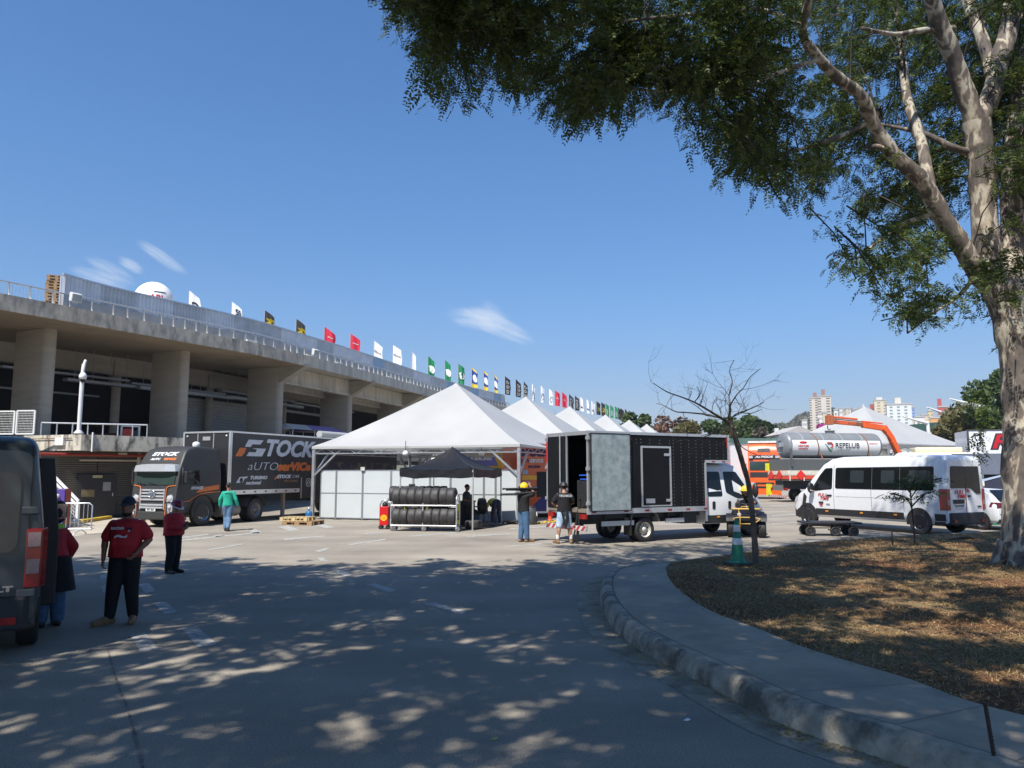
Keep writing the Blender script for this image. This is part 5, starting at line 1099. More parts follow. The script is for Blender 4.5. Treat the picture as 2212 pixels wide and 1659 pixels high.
trim((0, 5.7, -1.12, -1.03, H1 - .03, H1 + .055)); trim((0, 5.7, 1.03, 1.12, H1 - .03, H1 + .055)); trim((0, 4.62, -1.125, -1.03, .88, 1.03), name='side_rail'); trim((0, 4.62, 1.03, 1.125, .88, 1.03), name='side_rail')
trim((4.62, 5.7, -1.12, -1.03, 2.4, 2.49)); trim((5.62, 5.7, -1.125, -1.03, 2.49, H1 - .03)); trim((0, .06, -1.12, -1.05, 1.03, H1 - .03)); trim((0, .06, 1.05, 1.12, 1.03, H1 - .03)); trim((0, .06, -1.05, 1.05, H1 - .06, H1 + .05)); trim((4.58, 4.66, -1.115, -1.05, .55, 2.4))
trim((.0, .045, -.02, .03, 1.03, H1 - .06), name='door_post')
trim((-.0, .05, .03, 1.05, 1.03, H1 - .06), mat=BX, name='rear_door'); m = MB(); m.cyl((-.03, .3, 1.0), (-.03, .3, H1), .025); m.build('lock_bar', STEEL, bt)
for z in (1.3, 2.25, 3.12): trim((-.03, .1, 1.06, 1.16, z - .05, z + .05), name='hinge')
for z in (1.2, 2.2, 3.1): trim((-.04, .08, -1.16, -1.06, z - .05, z + .05), name='hinge')
zinc_door = M('scuffed_zinc', (.40, .47, .46), .42, .55, var=.3, vs=5, col2=(.52, .56, .55), c2=(.5, .62), c2s=4, bump=.1, bs=8)
m = MB(); m.box(.08, 1.5, -1.19, -1.15, .99, H1 - .04); fdr = m.build('open_door', zinc_door, bt); trim((.05, .08, -1.2, -1.14, .97, H1 - .02), (1.5, 1.53, -1.2, -1.14, .97, H1 - .02), (.08, 1.5, -1.2, -1.14, H1 - .04, H1 - .01), (.08, 1.5, -1.2, -1.14, .96, .99), mat=BLACK, name='door_edge', parent=fdr)

trim((1.98, 2.04, -1.125, -1.09, 1.06, 2.9), (3.12, 3.18, -1.125, -1.09, 1.06, 2.9), (2.04, 3.12, -1.125, -1.09, 2.84, 2.9), (2.04, 3.12, -1.125, -1.09, 1.06, 1.1), name='side_door_frame'); sdr = trim((2.06, 3.1, -1.115, -1.1, 1.11, 2.83), mat=BX, name='side_door')
trim((2.9, 3.14, -1.14, -1.11, 2.6, 2.68), name='hinge'); trim((2.95, 3.15, -1.14, -1.11, 1.2, 1.28), name='hinge'); trim((2.15, 2.5, -1.125, -1.115, 1.16, 1.3), mat=STEEL, name='latch_plate', parent=sdr)
for x in (.12, 1.3, 2.1, 3.0, 3.75, 4.5): trim((x, x + .16, -1.13, -1.124, .92, .975), mat=REDL, name='reflector')
for x in (4.9, 5.35): trim((x, x + .14, -1.126, -1.119, 2.42, 2.46), mat=REDL, name='reflector')
trim((5.58, 5.6, -1.128, -1.12, 2.9, 3.24), mat=M('red_tape', (.55, .02, .02), .5), name='reflective_tape'); trim((4.63, 4.65, -1.12, -1.113, .95, 1.25), mat=M('red_tape'), name='reflective_tape'); trim((-.02, -.012, 1.06, 1.1, 2.4, 3.05), mat=M('red_tape'), name='reflective_tape')
for y in (-.4, .4): m = MB(); m.box(.2, 6.9, y - .06, y + .06, .55, .75); m.build('chassis_rail', BLACK, bt)
m = MB(); m.box(.3, 4.5, -.9, .9, .74, .92); m.build('underframe', BLACK, bt)
CHV = bpy.data.materials.new('chevron'); CHV.use_nodes = True; n = CHV.node_tree.nodes; L = CHV.node_tree.links; tc = n.new('ShaderNodeTexCoord'); wv = n.new('ShaderNodeTexWave'); wv.wave_type = 'BANDS'; wv.bands_direction = 'DIAGONAL'; wv.inputs['Scale'].default_value = 2.4; wv.inputs['Distortion'].default_value = 0
L.new(tc.outputs['Object'], wv.inputs[0]); rp = n.new('ShaderNodeMath'); rp.operation = 'GREATER_THAN'; rp.inputs[1].default_value = .5; L.new(wv.outputs['Fac'], rp.inputs[0]); mx = n.new('ShaderNodeMix'); mx.data_type = 'RGBA'; L.new(rp.outputs[0], mx.inputs[0]); mx.inputs[6].default_value = (.42, .05, .05, 1); mx.inputs[7].default_value = (.6, .57, .55, 1); L.new(mx.outputs[2], n['Principled BSDF'].inputs['Base Color'])
trim((-.06, 0, -1.08, 1.08, .40, .54), mat=CHV, name='rear_bumper'); trim((0, .3, -.45, -.4, .45, .6), (0, .3, .4, .45, .45, .6), mat=BLACK, name='bumper_bracket')
for y in (-.85, .85):
    trim((-.03, .05, y - .15, y + .15, .74, .88), mat=REDL, name='tail_lamp')
trim((-.04, -.02, -.1, .28, .78, .88), mat=M('plate_grey', (.35, .33, .25), .5), name='number_plate')
trim((.55, 1.75, -1.02, -.98, .52, .66), name='side_guard'); trim((.7, .74, -1.0, -.94, .6, .92), (1.6, 1.64, -1.0, -.94, .6, .92), mat=BLACK, name='guard_bracket'); trim((3.0, 3.75, -1.02, -.98, .55, .68), name='side_guard'); trim((3.1, 3.14, -1.0, -.94, .6, .92), (3.6, 3.64, -1.0, -.94, .6, .92), mat=BLACK, name='guard_bracket')
trim((3.7, 4.3, -.98, -.5, .5, .85), mat=BLACK, name='tank_box')
MG = M('mudguard_grey', (.28, .29, .29), .5)
m = MB(); m.loft([[(1.62, -1.06, .55), (1.62, -.7, .55)], [(1.66, -1.06, .8), (1.66, -.7, .8)], [(1.8, -1.06, .92), (1.8, -.7, .92)]], False, False, False, True); m.build('mudguard', MG, bt); m = MB(); m.loft([[(2.72, -1.06, .6), (2.72, -.7, .6)], [(2.66, -1.06, .8), (2.66, -.7, .8)], [(2.5, -1.06, .92), (2.5, -.7, .92)]], False, False, False, True); m.build('mudguard', MG, bt)
trim((1.6, 1.63, -1.05, -.7, .22, .58), mat=BLACK, name='mud_flap')
RW = M('cream_rim', (.55, .52, .45), .45, .2, var=.15)
for y in (-.92, .92): wheel(bt, 2.17, y, .37, .22, RW, 'truck'); wheel(bt, 2.17, y * .72, .365, .2, RW, 'truck')
CHW = [(.3, .9), (.6, .97), (1.2, 1.0), (1.4, .99), (2.35, .82), (2.6, .8)]
cabst = [(4.68, .5, 2.32, .98), (4.72, .45, 2.38, 1), (5.9, .45, 2.40, 1), (6.15, .45, 2.33, 1), (6.35, .45, 2.15, 1), (6.8, .45, 1.6, .985), (7.0, .45, 1.38, .97), (7.25, .46, 1.22, .93), (7.42, .5, .98, .88), (7.47, .55, .8, .84)]
cab = lofted(cabst, CHW, .12).build('cab', VWHITE, bt)
for sd, sg in (('R', -1), ('L', 1)):
    plate(rnd([(4.82, 1.32), (5.45, 1.32), (5.45, 2.12), (4.82, 2.12)], .08), .012, .006, sd, CHW).build('rear_window', GLASS, cab)
    plate(rnd([(5.62, 1.45), (6.1, 1.25), (6.75, 1.25), (6.62, 1.55), (6.2, 2.12), (5.62, 2.12)], .07), .012, .006, sd, CHW).build('door_window', GLASS, cab)
    plate(rnd([(5.0, .92), (5.12, .92), (5.12, 1.16), (5.0, 1.16)], .03), .02, .015, sd, CHW).build('door_handle', BLACK, cab); plate(rnd([(5.7, .92), (5.82, .92), (5.82, 1.16), (5.7, 1.16)], .03), .02, .015, sd, CHW).build('door_handle', BLACK, cab)
    plate([(4.7, .46), (6.2, .46), (6.2, .72), (4.7, .72)], .012, .01, sd, CHW).build('lower_trim', M('dark_green_grey', (.03, .035, .036), .5), cab)
    for x in (5.54, 6.6): plate([(x - .005, .5), (x + .005, .5), (x + .005, 1.25 if x > 6 else 2.2), (x - .005, 1.25 if x > 6 else 2.2)], .006, .004, sd, CHW).build('door_seam', M('van_seam'), cab)
    plate(rnd([(5.2, .64), (5.32, .64), (5.32, .69), (5.2, .69)], .015), .01, .014, sd, CHW).build('side_marker', AMBER, cab)
    m = MB(); m.ell((6.75, sg * 1.2, 1.5), (.09, .12, .24), 10, 8); m.build('mirror', BLACK, cab)
    arch(cab, 6.72, sg * .955, .44, .42); 
m = MB()
for k, h_ in enumerate((.1, .2, .32, .4, .3, .36, .22)): m.box(6.0 + k * .045, 6.02 + k * .045, -1.012, -1.0, 1.04 - h_ / 2, 1.04 + h_ / 2)
m.build('sound_bars', PK, cab); letter(cab, 'S', .34, PK, TRt(6.36, -1.008, 1.04), off=.03, sx=1.3)
for y in (-.85, .85): wheel(bt, 6.72, y, .36, .23, M('van_rim'), 'steel')
m = MB(); m.add([(6.22, -.74, 2.32), (6.22, .74, 2.32), (6.92, .88, 1.48), (6.92, -.88, 1.48)], [(0, 3, 2, 1)]); m.build('windscreen', GLASS, cab)
m = MB(); m.box(7.15, 7.5, -.88, .88, .4, .72); m.build('front_bumper', M('bumper_black'), bt, bevel=.04)
trim((5.3, 5.6, -.5, -.3, 2.42, 2.47), mat=M('green_beacon', (.1, .6, .12), .3), name='beacon', parent=cab)
# goods inside the box
def inbox(name, lab, cat, x0, x1, y0, y1, z0, z1, mat, bevel=.02):
    o = thing(name, lab, cat); place(o, bt.location, bt.rotation_euler.z); m = MB(); m.box(x0, x1, y0, y1, z0, z1); m.build('case', mat, o, bevel=bevel); m = MB()
    for x in (x0, x1): [m.bar((x, y, z0), (x, y, z1), .03) for y in (y0, y1)]
    m.build('edge_profile', M('dark_profile', (.1, .1, .1), .4, .5), o); return o
inbox('flight_case', 'black flight case standing at the open rear of the black box truck', 'case', .35, 1.2, -1.0, -.1, 1.025, 1.86, M('case_black', (.03, .03, .032), .5, var=.2)); inbox('flight_case', 'flight case further inside the box truck behind the front case', 'case', 1.35, 2.3, -1.0, .3, 1.025, 2.2, M('case_black'))
bc = inbox('blue_crate', 'blue crate on top of the case inside the open box truck', 'crate', 1.4, 2.2, -.9, -.15, 2.21, 2.4, M('bright_blue', (.02, .1, .55), .4))
m = MB(); m.box(.33, .36, -.8, -.25, 1.9, 1.94); m.box(.33, .36, -.8, -.2, 2.02, 2.06); tag(m.build('blue_strap_bars', M('bright_blue'), None), 'blue bars lying over the black case in the truck', 'bar'); bpy.context.view_layer.update(); o = bpy.data.objects['blue_strap_bars']; o.location = bt.location + Vector((0, 0, -.03)); o.rotation_euler.z = bt.rotation_euler.z
# ---- black articulated truck: tractor and trailer
MBLK = M('matt_black_paint', (.035, .035, .034), .5, var=.08, vs=2); ORG = M('orange_stripe', (.72, .17, .03), .45); LG = M('letter_white', (.62, .63, .65), .45)
tu = Vector((-.375, -.927, 0)); tl = Vector((.927, -.375, 0)); th = head(*tu.xy)
tra = thing('tractor_truck', 'matt black tractor truck with silver grille and orange lines facing the camera', 'truck'); place(tra, (-13.25, 31.0), th)
THW = [(.3, 1.08), (.6, 1.14), (1.0, 1.17), (2.0, 1.15), (2.35, 1.1), (3.2, .98)]
tst = [(-.95, .95, 2.98, .99), (-.9, .9, 3.05, 1), (-.3, .9, 3.1, 1), (.35, .62, 3.1, 1), (.72, .5, 3.0, 1), (.86, .48, 2.86, 1), (1.06, .45, 2.5, 1), (1.2, .38, 2.2, .985), (1.3, .35, 1.6, .97), (1.36, .36, 1.1, .955), (1.37, .4, .95, .95)]
cab2 = lofted([(x, zb, zt, w) for x, zb, zt, w in tst], THW, .12, 8).build('cab', MBLK, tra)
def frontplate(poly, th=.014, mat=GLASS, name='plate', par=cab2, lift=.012, prof=None):
    pf = prof or [(.3, 1.37), (.95, 1.385), (1.6, 1.32), (2.2, 1.215), (2.5, 1.03), (2.86, .76), (3.08, .36)]
    zz, xx = zip(*pf); m = MB(); a = [Vector((np.interp(z, zz, xx) + lift, y, z)) for y, z in poly]; b = [p - Vector((th, 0, 0)) for p in a]; n = len(poly)
    m.add(a + b, [tuple(range(n)), tuple(range(2 * n - 1, n - 1, -1))] + [(k, k + n, (k + 1) % n + n, (k + 1) % n) for k in range(n)]); return m.build(name, mat, par)
SG = M('silver_plastic', (.5, .51, .52), .35, .4, var=.06); WS = M('windscreen_glass', (.03, .05, .045), .06, spec=.9)
frontplate([(-.98, 1.62), (.98, 1.62), (1.0, 2.12), (-1.0, 2.12)], mat=WS, name='windscreen')
m = MB(); m.loft([[(1.2, -1.08, 2.13), (1.36, -1.06, 2.13), (1.34, -1.0, 2.36), (1.08, -1.04, 2.38)], [(1.24, -.6, 2.13), (1.46, -.6, 2.13), (1.40, -.6, 2.40), (1.1, -.6, 2.42)], [(1.24, .6, 2.13), (1.46, .6, 2.13), (1.40, .6, 2.40), (1.1, .6, 2.42)], [(1.2, 1.08, 2.13), (1.36, 1.06, 2.13), (1.34, 1.0, 2.36), (1.08, 1.04, 2.38)]], True, False); m.build('sun_visor', SG, tra)
for z, zz in ((1.42, .07), (1.30, .07), (1.18, .07), (1.06, .07), (.86, .07), (.76, .07)): 
    m = MB(); m.box(1.36, 1.43 - (z - 1) * .15, -.58, .58, z - zz / 2, z + zz / 2); m.build('grille_bar', SG, tra, bevel=.012)
frontplate([(-.6, .66), (.6, .66), (.6, 1.48), (-.6, 1.48)], mat=BLACK, name='grille', lift=.006)
for k_, (y0, y1) in enumerate(((-.62, -.58), (.58, .62))): m = MB(); m.box(1.35, 1.41, y0, y1, .68, 1.47); m.build('grille_edge', SG, tra)
m = MB(); m.lathe([(.165, 0), (.165, .03), (.135, .03), (.135, .01)], (1.42, 0, 1.27), 'X', 24); T = TF(1.445, 0, 1.27); bd = m.build('badge', CHROME, tra); m = MB()
for a, b in (((-.075, .11), (-.0, .02)), ((.075, .11), (0, .02)), ((-.115, .03), (-.055, -.11)), ((-.055, -.11), (0, 0)), ((0, 0), (.055, -.11)), ((.055, -.11), (.115, .03))): m.bar(T @ Vector((*a, 0)), T @ Vector((*b, 0)), .022, .02, up=(1, 0, 0))
m.build('badge_letters', CHROME, bd)
m = MB(); m.box(1.15, 1.44, -1.12, 1.12, .3, .62); m.build('bumper', MBLK, tra, bevel=.05)
for sg in (1, -1):
    m = MB(); m.lathe([(.01, .03), (.1, .02), (.12, 0), (.12, -.04)], (1.39, sg * .84, 1.1), 'X', 16); m.build('headlight', LAMP, tra)
    frontplate([(sg * .72, .98), (sg * 1.0, .98), (sg * 1.02, 1.16), (sg * .92, 1.26), (sg * .72, 1.2)][::sg], mat=SG, name='lamp_bezel', lift=.01, par=tra)
    for z in (.52, .78): m = MB(); m.lathe([(.01, .02), (.065, .012), (.07, 0)], (1.445, sg * .9, z), 'X', 12); m.build('fog_lamp', LAMP, tra)
    frontplate([(sg * .78, .62), (sg * 1.02, .62), (sg * 1.04, .92), (sg * .78, .92)][::sg], mat=SG, name='lamp_bezel', lift=.02, par=tra)
    m = MB(); m.tube([(1.405, sg * .66, .98), (1.36, sg * .66, 1.5), (1.34, sg * .72, 1.56), (1.30, sg * 1.06, 1.6)], .016, 6); m.tube([(1.46, sg * .74, .92), (1.46, sg * .74, .5), (1.42, sg * .85, .36), (1.38, sg * 1.0, .34)], .016, 6); m.build('orange_line', ORG, tra)
    sd = 'L' if sg > 0 else 'R'
    plate(rnd([(.2, 1.62), (.98, 1.62), (.92, 2.16), (.2, 2.2)], .06), .012, .008, sd, THW).build('door_window', GLASS, cab2)
    plate([(-.85, 1.42), (.38, 1.3), (.3, 1.38), (-.1, 1.52), (-.85, 1.6)], .008, .007, sd, THW).build('orange_flash', ORG, cab2)
    m = MB(); a_ = [(.62 * math.cos(t) + .02, sg * 1.175, .6 + .64 * math.sin(t)) for t in [math.pi * k / 14 for k in range(15)]]; m.tube([(1.0, sg * 1.16, .98), (.7, sg * 1.17, 1.0)] + [(.55, sg * 1.175, 1.1), (.2, sg * 1.18, 1.25), (-.3, sg * 1.18, 1.3), (-.9, sg * 1.17, 1.32)], .016, 6); m.build('orange_line', ORG, cab2)
    m = MB(); m.loft([[(.62 * math.cos(t), sg * y, .52 + .68 * math.sin(t)) for y in (1.22, .75)] for t in [math.pi * k / 12 for k in range(13)]], False, True, False, True); m.build('mudguard', BLACK, tra)
    arch(tra, 0, sg * 1.168, .57, .5, .012)
    for x0 in (.22, -.92): plate([(x0 - .006, 1.0), (x0 + .006, 1.0), (x0 + .006, 2.3), (x0 - .006, 2.3)], .006, .004, sd, THW).build('door_seam', M('van_seam'), cab2)
    m = MB(); m.tube([(1.1, sg * 1.1, 2.3), (1.2, sg * 1.28, 2.25), (1.2, sg * 1.28, 1.6), (1.12, sg * 1.12, 1.58)], .022, 6); mr = m.build('mirror_arm', BLACK, tra); m = MB(); m.box(1.05, 1.16, sg * 1.3 - .12, sg * 1.3 + .12, 1.66, 2.14); m.build('mirror', BLACK, mr, bevel=.05)
    for k in range(3): m = MB(); m.box(.68, 1.12, sg * 1.02 - .1, sg * 1.02 + .14, .38 + k * .25, .44 + k * .25); m.build('cab_step', BLACK, tra)
    wheel(tra, 0, sg * 1.06, .5, .28, M('polished_rim', (.55, .56, .57), .3, .8, var=.1), 'truck')
    wheel(tra, -3.15, sg * .98, .5, .26, M('grey_rim', (.2, .2, .2), .45, .5), 'truck'); wheel(tra, -3.15, sg * .68, .5, .25, M('grey_rim'), 'truck')
    m = MB(); m.loft([[(-3.15 + .62 * math.cos(t), sg * y, .5 + .64 * math.sin(t)) for y in (1.15, .5)] for t in [math.pi * (.08 + .84 * k / 12) for k in range(13)]], False, True, False, True); m.build('fender', M('fender_grey', (.1, .1, .1), .45), tra)
    m = MB(); m.cyl((-1.0, sg * .95, .55), (-2.1, sg * .95, .55), .26, n=16); m.build('fuel_tank', M('dull_tank', (.2, .19, .18), .45, .5), tra)
m = MB(); [m.box(-4.2, .9, y - .06, y + .06, .6, .85) for y in (-.42, .42)]; m.box(-3.5, -2.8, -.5, .5, .85, 1.12); m.build('chassis', BLACK, tra)
m = MB(); m.lathe([(.13, 0), (.15, .05), (.15, .14), (.1, .2), (.02, .22)], (-.15, .55, 3.1), n=12); m.build('roof_beacon', WHITE, tra)
m = MB(); m.box(1.435, 1.452, -.24, .24, .62, .75); npl = m.build('number_plate', M('plate_white'), tra); letter(npl, 'FEV 3I64', .1, PK, TF(1.455, 0, .675), off=.002); m = MB(); m.box(1.45, 1.456, -.24, .24, .735, .76); m.build('plate_band', M('print_navy'), npl)
letter(cab2, 'STOCK', .2, LG, plane_mat((.905, .0, 2.80), (0, 1, 0), (.87, 0, .48)), shear=.35, sx=1.9, off=.012); letter(cab2, 'AUTO', .12, LG, plane_mat((1.012, -.34, 2.605), (0, 1, 0), (.87, 0, .48)), shear=.3, sx=1.5, off=.006); letter(cab2, 'SERVICE', .12, ORG, plane_mat((1.012, .36, 2.605), (0, 1, 0), (.87, 0, .48)), shear=.3, sx=1.5, off=.006)
letter(cab2, 'STOCK', .14, LG, TL(.35, 1.172, 1.48), shear=.3, sx=1.35, off=.008)
for y in (-.45, .1): m = MB(); m.bar((1.345, y, 1.64), (1.335, y - .42, 1.70), .02, .02); m.build('wiper', BLACK, tra)
# trailer
tl0 = Vector((-11.62, 31.75, 0)); TLn = 13.4
trl = thing('semi_trailer', 'long black box trailer with big white STOCK and orange lettering coupled to the tractor truck', 'trailer'); place(trl, tl0 - tl * 1.25, th); TZ0, TZ1 = 1.24, 3.76; TBK = M('trailer_black', (.025, .026, .029), .4, var=.1, vs=1.5, spec=.45)
m = MB(); m.box(-TLn, 0, -1.25, 1.25, TZ0, TZ1); m.build('box_body', TBK, trl)
def ttrim(*b, mat=ALU, name='trim'): return trim(*b, mat=mat, name=name, parent=trl)
ttrim((-TLn, .01, 1.2, 1.275, TZ1 - .03, TZ1 + .04)); ttrim((-TLn, .01, -1.275, -1.2, TZ1 - .03, TZ1 + .04)); ttrim((-.04, .03, -1.2, 1.2, TZ1 - .03, TZ1 + .04)); ttrim((-.1, .02, 1.19, 1.275, TZ0, TZ1 - .03), name='corner_post'); ttrim((-.1, .02, -1.275, -1.19, TZ0, TZ1 - .03), name='corner_post'); ttrim((-.005, .012, -.5, -.46, TZ0, TZ1 - .05)); ttrim((-.005, .012, .35, .39, TZ0, TZ1 - .05)); ttrim((-4.6, .02, 1.22, 1.28, TZ0 - .06, TZ0 + .12), name='side_rail')
for k in range(7): x = -.15 - k * .68; ttrim((x - .14, x, 1.28, 1.286, TZ0 - .0, TZ0 + .06), mat=REDL, name='reflector')
ttrim((-.005, .025, -.2, .2, 3.42, 3.58), mat=M('vent_light', (.3, .3, .3), .4), name='vent')
for y in (-1.05, 1.05): m = MB(); m.lathe([(.05, 0), (.04, .03), (.01, .04)], (.005, y, 3.6), 'X', 10); m.build('marker_lamp', LAMP, trl)
for x in (-1.35, -3.2, -5.1): ttrim((x - .008, x + .008, 1.25, 1.258, TZ0 + .12, TZ1 - .04), mat=M('seam_dark_grey', (.1, .1, .11), .5), name='panel_seam')
ttrim((-5.75, -4.72, 1.262, 1.3, TZ0 - .35, TZ0 + .62), mat=TBK, name='skirt_door'); ttrim((-4.71, -4.68, 1.262, 1.31, TZ0 - .35, TZ0 + .62), name='door_edge')
ttrim((-TLn, -5.8, 1.26, 1.28, TZ0 - .6, TZ0 + .02), mat=BLACK, name='skirt'); ttrim((-13.3, -6.2, 1.256, 1.268, 1.75, 2.6), mat=M('graffiti_blue', (.012, .016, .05), .35, col2=(.11, .11, .06), c2=(.5, .56), c2s=1.6, var=.1), name='graphic_band')
LT = lambda s, z, dy=1.256: TL(-s, dy, z)
m = MB()
def para(T, pts): m.prism([T @ Vector((x, y, 0)) for x, y in pts], (0, 0, 0), T.to_3x3() @ Vector((0, 0, .006)))
T = LT(0, 3.12)
m = MB(); para(T, [(.86, .05), (1.08, .36), (2.02, .36), (1.82, .17), (1.32, .17), (1.22, .05)]); para(T, [(1.3, .0), (2.2, .0), (1.95, -.34), (.98, -.34), (1.13, -.17), (1.55, -.17), (1.62, -.05)]); m.build('lettering', LG, trl)
m = MB(); para(T, [(.3, -.36), (.56, 0), (.95, 0), (.86, -.2), (.68, -.36)]); m.build('logo_flash', ORG, trl)
letter(trl, 'TOCK', .98, LG, LT(2.05, 3.13), shear=.32, sx=1.24, off=.04, align='LEFT', space=1.0)
letter(trl, 'aUTO', .5, LG, LT(1.05, 2.34), shear=.25, sx=1.55, off=-.008, align='LEFT'); letter(trl, 'serVICe', .5, ORG, LT(3.02, 2.34), shear=.2, sx=1.42, off=.03, align='LEFT')
letter(trl, 'TURISMO', .19, LG, LT(1.25, 1.86), shear=.25, sx=1.35, off=.01, align='LEFT'); letter(trl, 'nacional', .21, LG, LT(1.0, 1.65), shear=.25, sx=1.35, off=.008, align='LEFT')
m = MB(); T = LT(.72, 1.76); para(T, [(-.3, -.1), (-.1, .14), (.42, .16), (.3, .08), (.2, .08), (.1, -.1)]); m.build('logo_flash', LG, trl); m = MB(); m.lathe([(.1, 0), (.1, .012), (.07, .012), (.07, .004)], (-.72, 1.258, 1.76), 'Y', 18); m.build('logo_ring', PK, trl)
letter(trl, 'STOCK', .2, LG, LT(3.0, 1.9), shear=.3, sx=1.45, off=.012, align='LEFT'); letter(trl, 'CAR', .2, LG, LT(4.05, 1.9), shear=.3, sx=1.3, align='LEFT'); letter(trl, 'PRO SERIES', .14, M('bronze_letters', (.35, .2, .1), .5), LT(3.5, 1.7), shear=.2, sx=1.4, align='LEFT'); m = MB(); T = LT(2.9, 1.88); para(T, [(-.1, -.1), (.05, .06), (.14, .06), (.02, -.1)]); m.build('logo_flash', ORG, trl)
T = LT(5.22, 1.62, 1.303); m = MB(); m.tube([T @ Vector((*p, 0)) for p in rnd([(-.17, -.17), (.17, -.17), (.17, .17), (-.17, .17)], .1)], .016, 6, closed=True); m.tube([T @ Vector((.08 * math.cos(a), .08 * math.sin(a), 0)) for a in [k * .45 for k in range(14)]], .014, 6, closed=True); m.build('camera_icon', LG, trl)
m = MB(); m.cyl((-6.3, 1.05, 3.95), (-8.6, 1.05, 3.95), .17, n=14); m.build('awning_roll', VINYL, trl)
for sg in (1, -1):
    for x in (-9.6, -10.75, -11.9): wheel(trl, x, sg * 1.05, .5, .3, M('grey_rim'), 'truck')
    m = MB(); m.bar((-3.9, sg * .9, TZ0), (-3.9, sg * .9, .1), .14); m.box(-4.05, -3.75, sg * .9 - .15, sg * .9 + .15, .02, .1); m.build('landing_leg', M('tan_steel', (.3, .24, .2), .6), trl)
m = MB(); m.box(-TLn, -5.8, -.6, .6, .75, TZ0); m.box(-5, -.5, -.5, .5, 1.12, TZ0); m.build('chassis', BLACK, trl)
# ---- trucks and trailers parked among the tents
def simple_trailer(label, p, hd, L_, w_, z0, z1, mat, name='box_trailer'):
    o = thing(name, label, 'trailer'); place(o, p, hd); m = MB(); m.box(0, L_, 0, w_, z0, z1); m.build('box_body', mat, o)
    for y in (0, w_): trim((0, L_, y - .02, y + .02, z1 - .02, z1 + .05), parent=o); trim((0, L_, y - .02, y + .02, z0 - .05, z0 + .04), parent=o)
    m = MB(); m.box(.3, L_ - .3, .5, w_ - .5, z0 - .4, z0); m.build('chassis', BLACK, o)
    for x in (L_ - 1.2, L_ - 2.4):
        for y in (.25, w_ - .25): m = MB(); m.lathe([(.3, -.14), (.47, -.14), (.5, -.1), (.5, .1), (.47, .14), (.3, .14)], (x, y, .5), 'Y', 20); m.build('wheel', RUBBER, o)
    return o
OTR = M('orange_gloss', (.55, .085, .02), .14, var=.12, vs=.6, coat=.8, col2=(.62, .28, .18), c2=(.6, .7), c2s=.8)
p = G(1128, 1122); oh = head(.93, .37)
ot = simple_trailer('glossy orange race trailer with STOCK lettering and dark doorway behind the right tent post', (p.x, p.y + 1.0), oh, 6.5, 2.5, .25, 3.42, OTR)
def opl(x0, x1, z0, z1, mat, name, dy=-.012): return trim((x0, x1, dy, .0, z0, z1), mat=mat, name=name, parent=ot)
opl(.75, 1.6, .95, 2.12, M('doorway_shade', (.006, .006, .008), .6), 'doorway'); letter(ot, 'STOCK', .42, PN, TRt(.62, -.016, 2.98), shear=.15, sx=1.0, off=.03); letter(ot, 'SERVICE', .22, LG, TRt(.72, -.016, 2.62), sx=.9, off=.01); letter(ot, 'AUTO', .22, PN, TRt(.2, -.016, 2.62), sx=.8, off=.005); letter(ot, 'RACING', .16, PN, TRt(.62, -.016, 2.35), shear=.2, off=.008)  # flat near-black plate paints the shade inside the doorway
m = MB(); m.prism([(.3, -.006, .3), (1.0, -.006, .95), (1.6, -.006, .95), (1.6, -.006, .3)], (0, 0, 0), (0, -.01, 0)); m.build('blue_flash', M('deep_blue', (.01, .02, .15), .2), ot); opl(.0, .75, 1.75, 1.95, M('yellow_wave', (.75, .38, .03), .4), 'yellow_band'); opl(.05, .4, 1.45, 1.68, M('sticker_blue', (.25, .4, .5), .4), 'sticker'); opl(.05, .3, 2.0, 2.2, M('sticker_blue'), 'sticker', -.02)
p = W(1003, 985, 48); yt = simple_trailer('yellow and purple race trailer seen through the gap under the nearest tent', (p.x, 48), head(.95, .3), 6.5, 2.5, .9, 3.5, M('yellow_gloss', (.72, .42, .03), .25, var=.05))
m = MB(); m.prism([(.15, -.006, 2.5), (2.2, -.006, 2.5), (1.9, -.006, 3.2), (.25, -.006, 3.2)], (0, 0, 0), (0, -.012, 0)); m.build('purple_panel', M('violet_panel', (.16, .15, .5), .3), yt); letter(yt, 'A RACING', .3, LG, TRt(1.05, -.022, 2.95), shear=.25, sx=1.0, off=.02)
m = MB(); [m.box(3.0, 6.3, -.02, 0, 2.35 + .17 * k, 2.43 + .17 * k) for k in range(7)]; m.build('slat_panel', M('olive_slat', (.25, .2, .02), .5), yt); letter(yt, 'WIN', 1.0, PN, TRt(4.6, -.03, 2.85), sx=1.1, off=.06)
wt = thing('white_truck_cab', 'white truck cab roof seen behind the black gazebo peak under the tent', 'truck'); p = W(972, 990, 50); place(wt, (p.x, 50), head(-.1, -1))
lofted([(-1.6, .9, 2.9, .96), (-1.5, .8, 3.3, 1), (-.4, .8, 3.65, 1), (.3, .8, 3.55, 1), (.7, .7, 3.1, 1), (.9, .6, 2.6, .98), (1.0, .5, 1.2, .95)], [(.5, 1.15), (3, 1.1), (3.8, .95)], .2).build('cab', VWHITE, wt); m = MB(); m.add([(1.0, -.95, 1.5), (1.0, .95, 1.5), (.92, .98, 2.45), (.92, -.98, 2.45)], [(0, 1, 2, 3)]); m.v = [(x + .03, y, z) for x, y, z in m.v]; m.build('windscreen', WS, wt)
for sg in (1, -1): wheel(wt, .1, sg * 1.0, .48, .28, M('grey_rim'), 'truck')
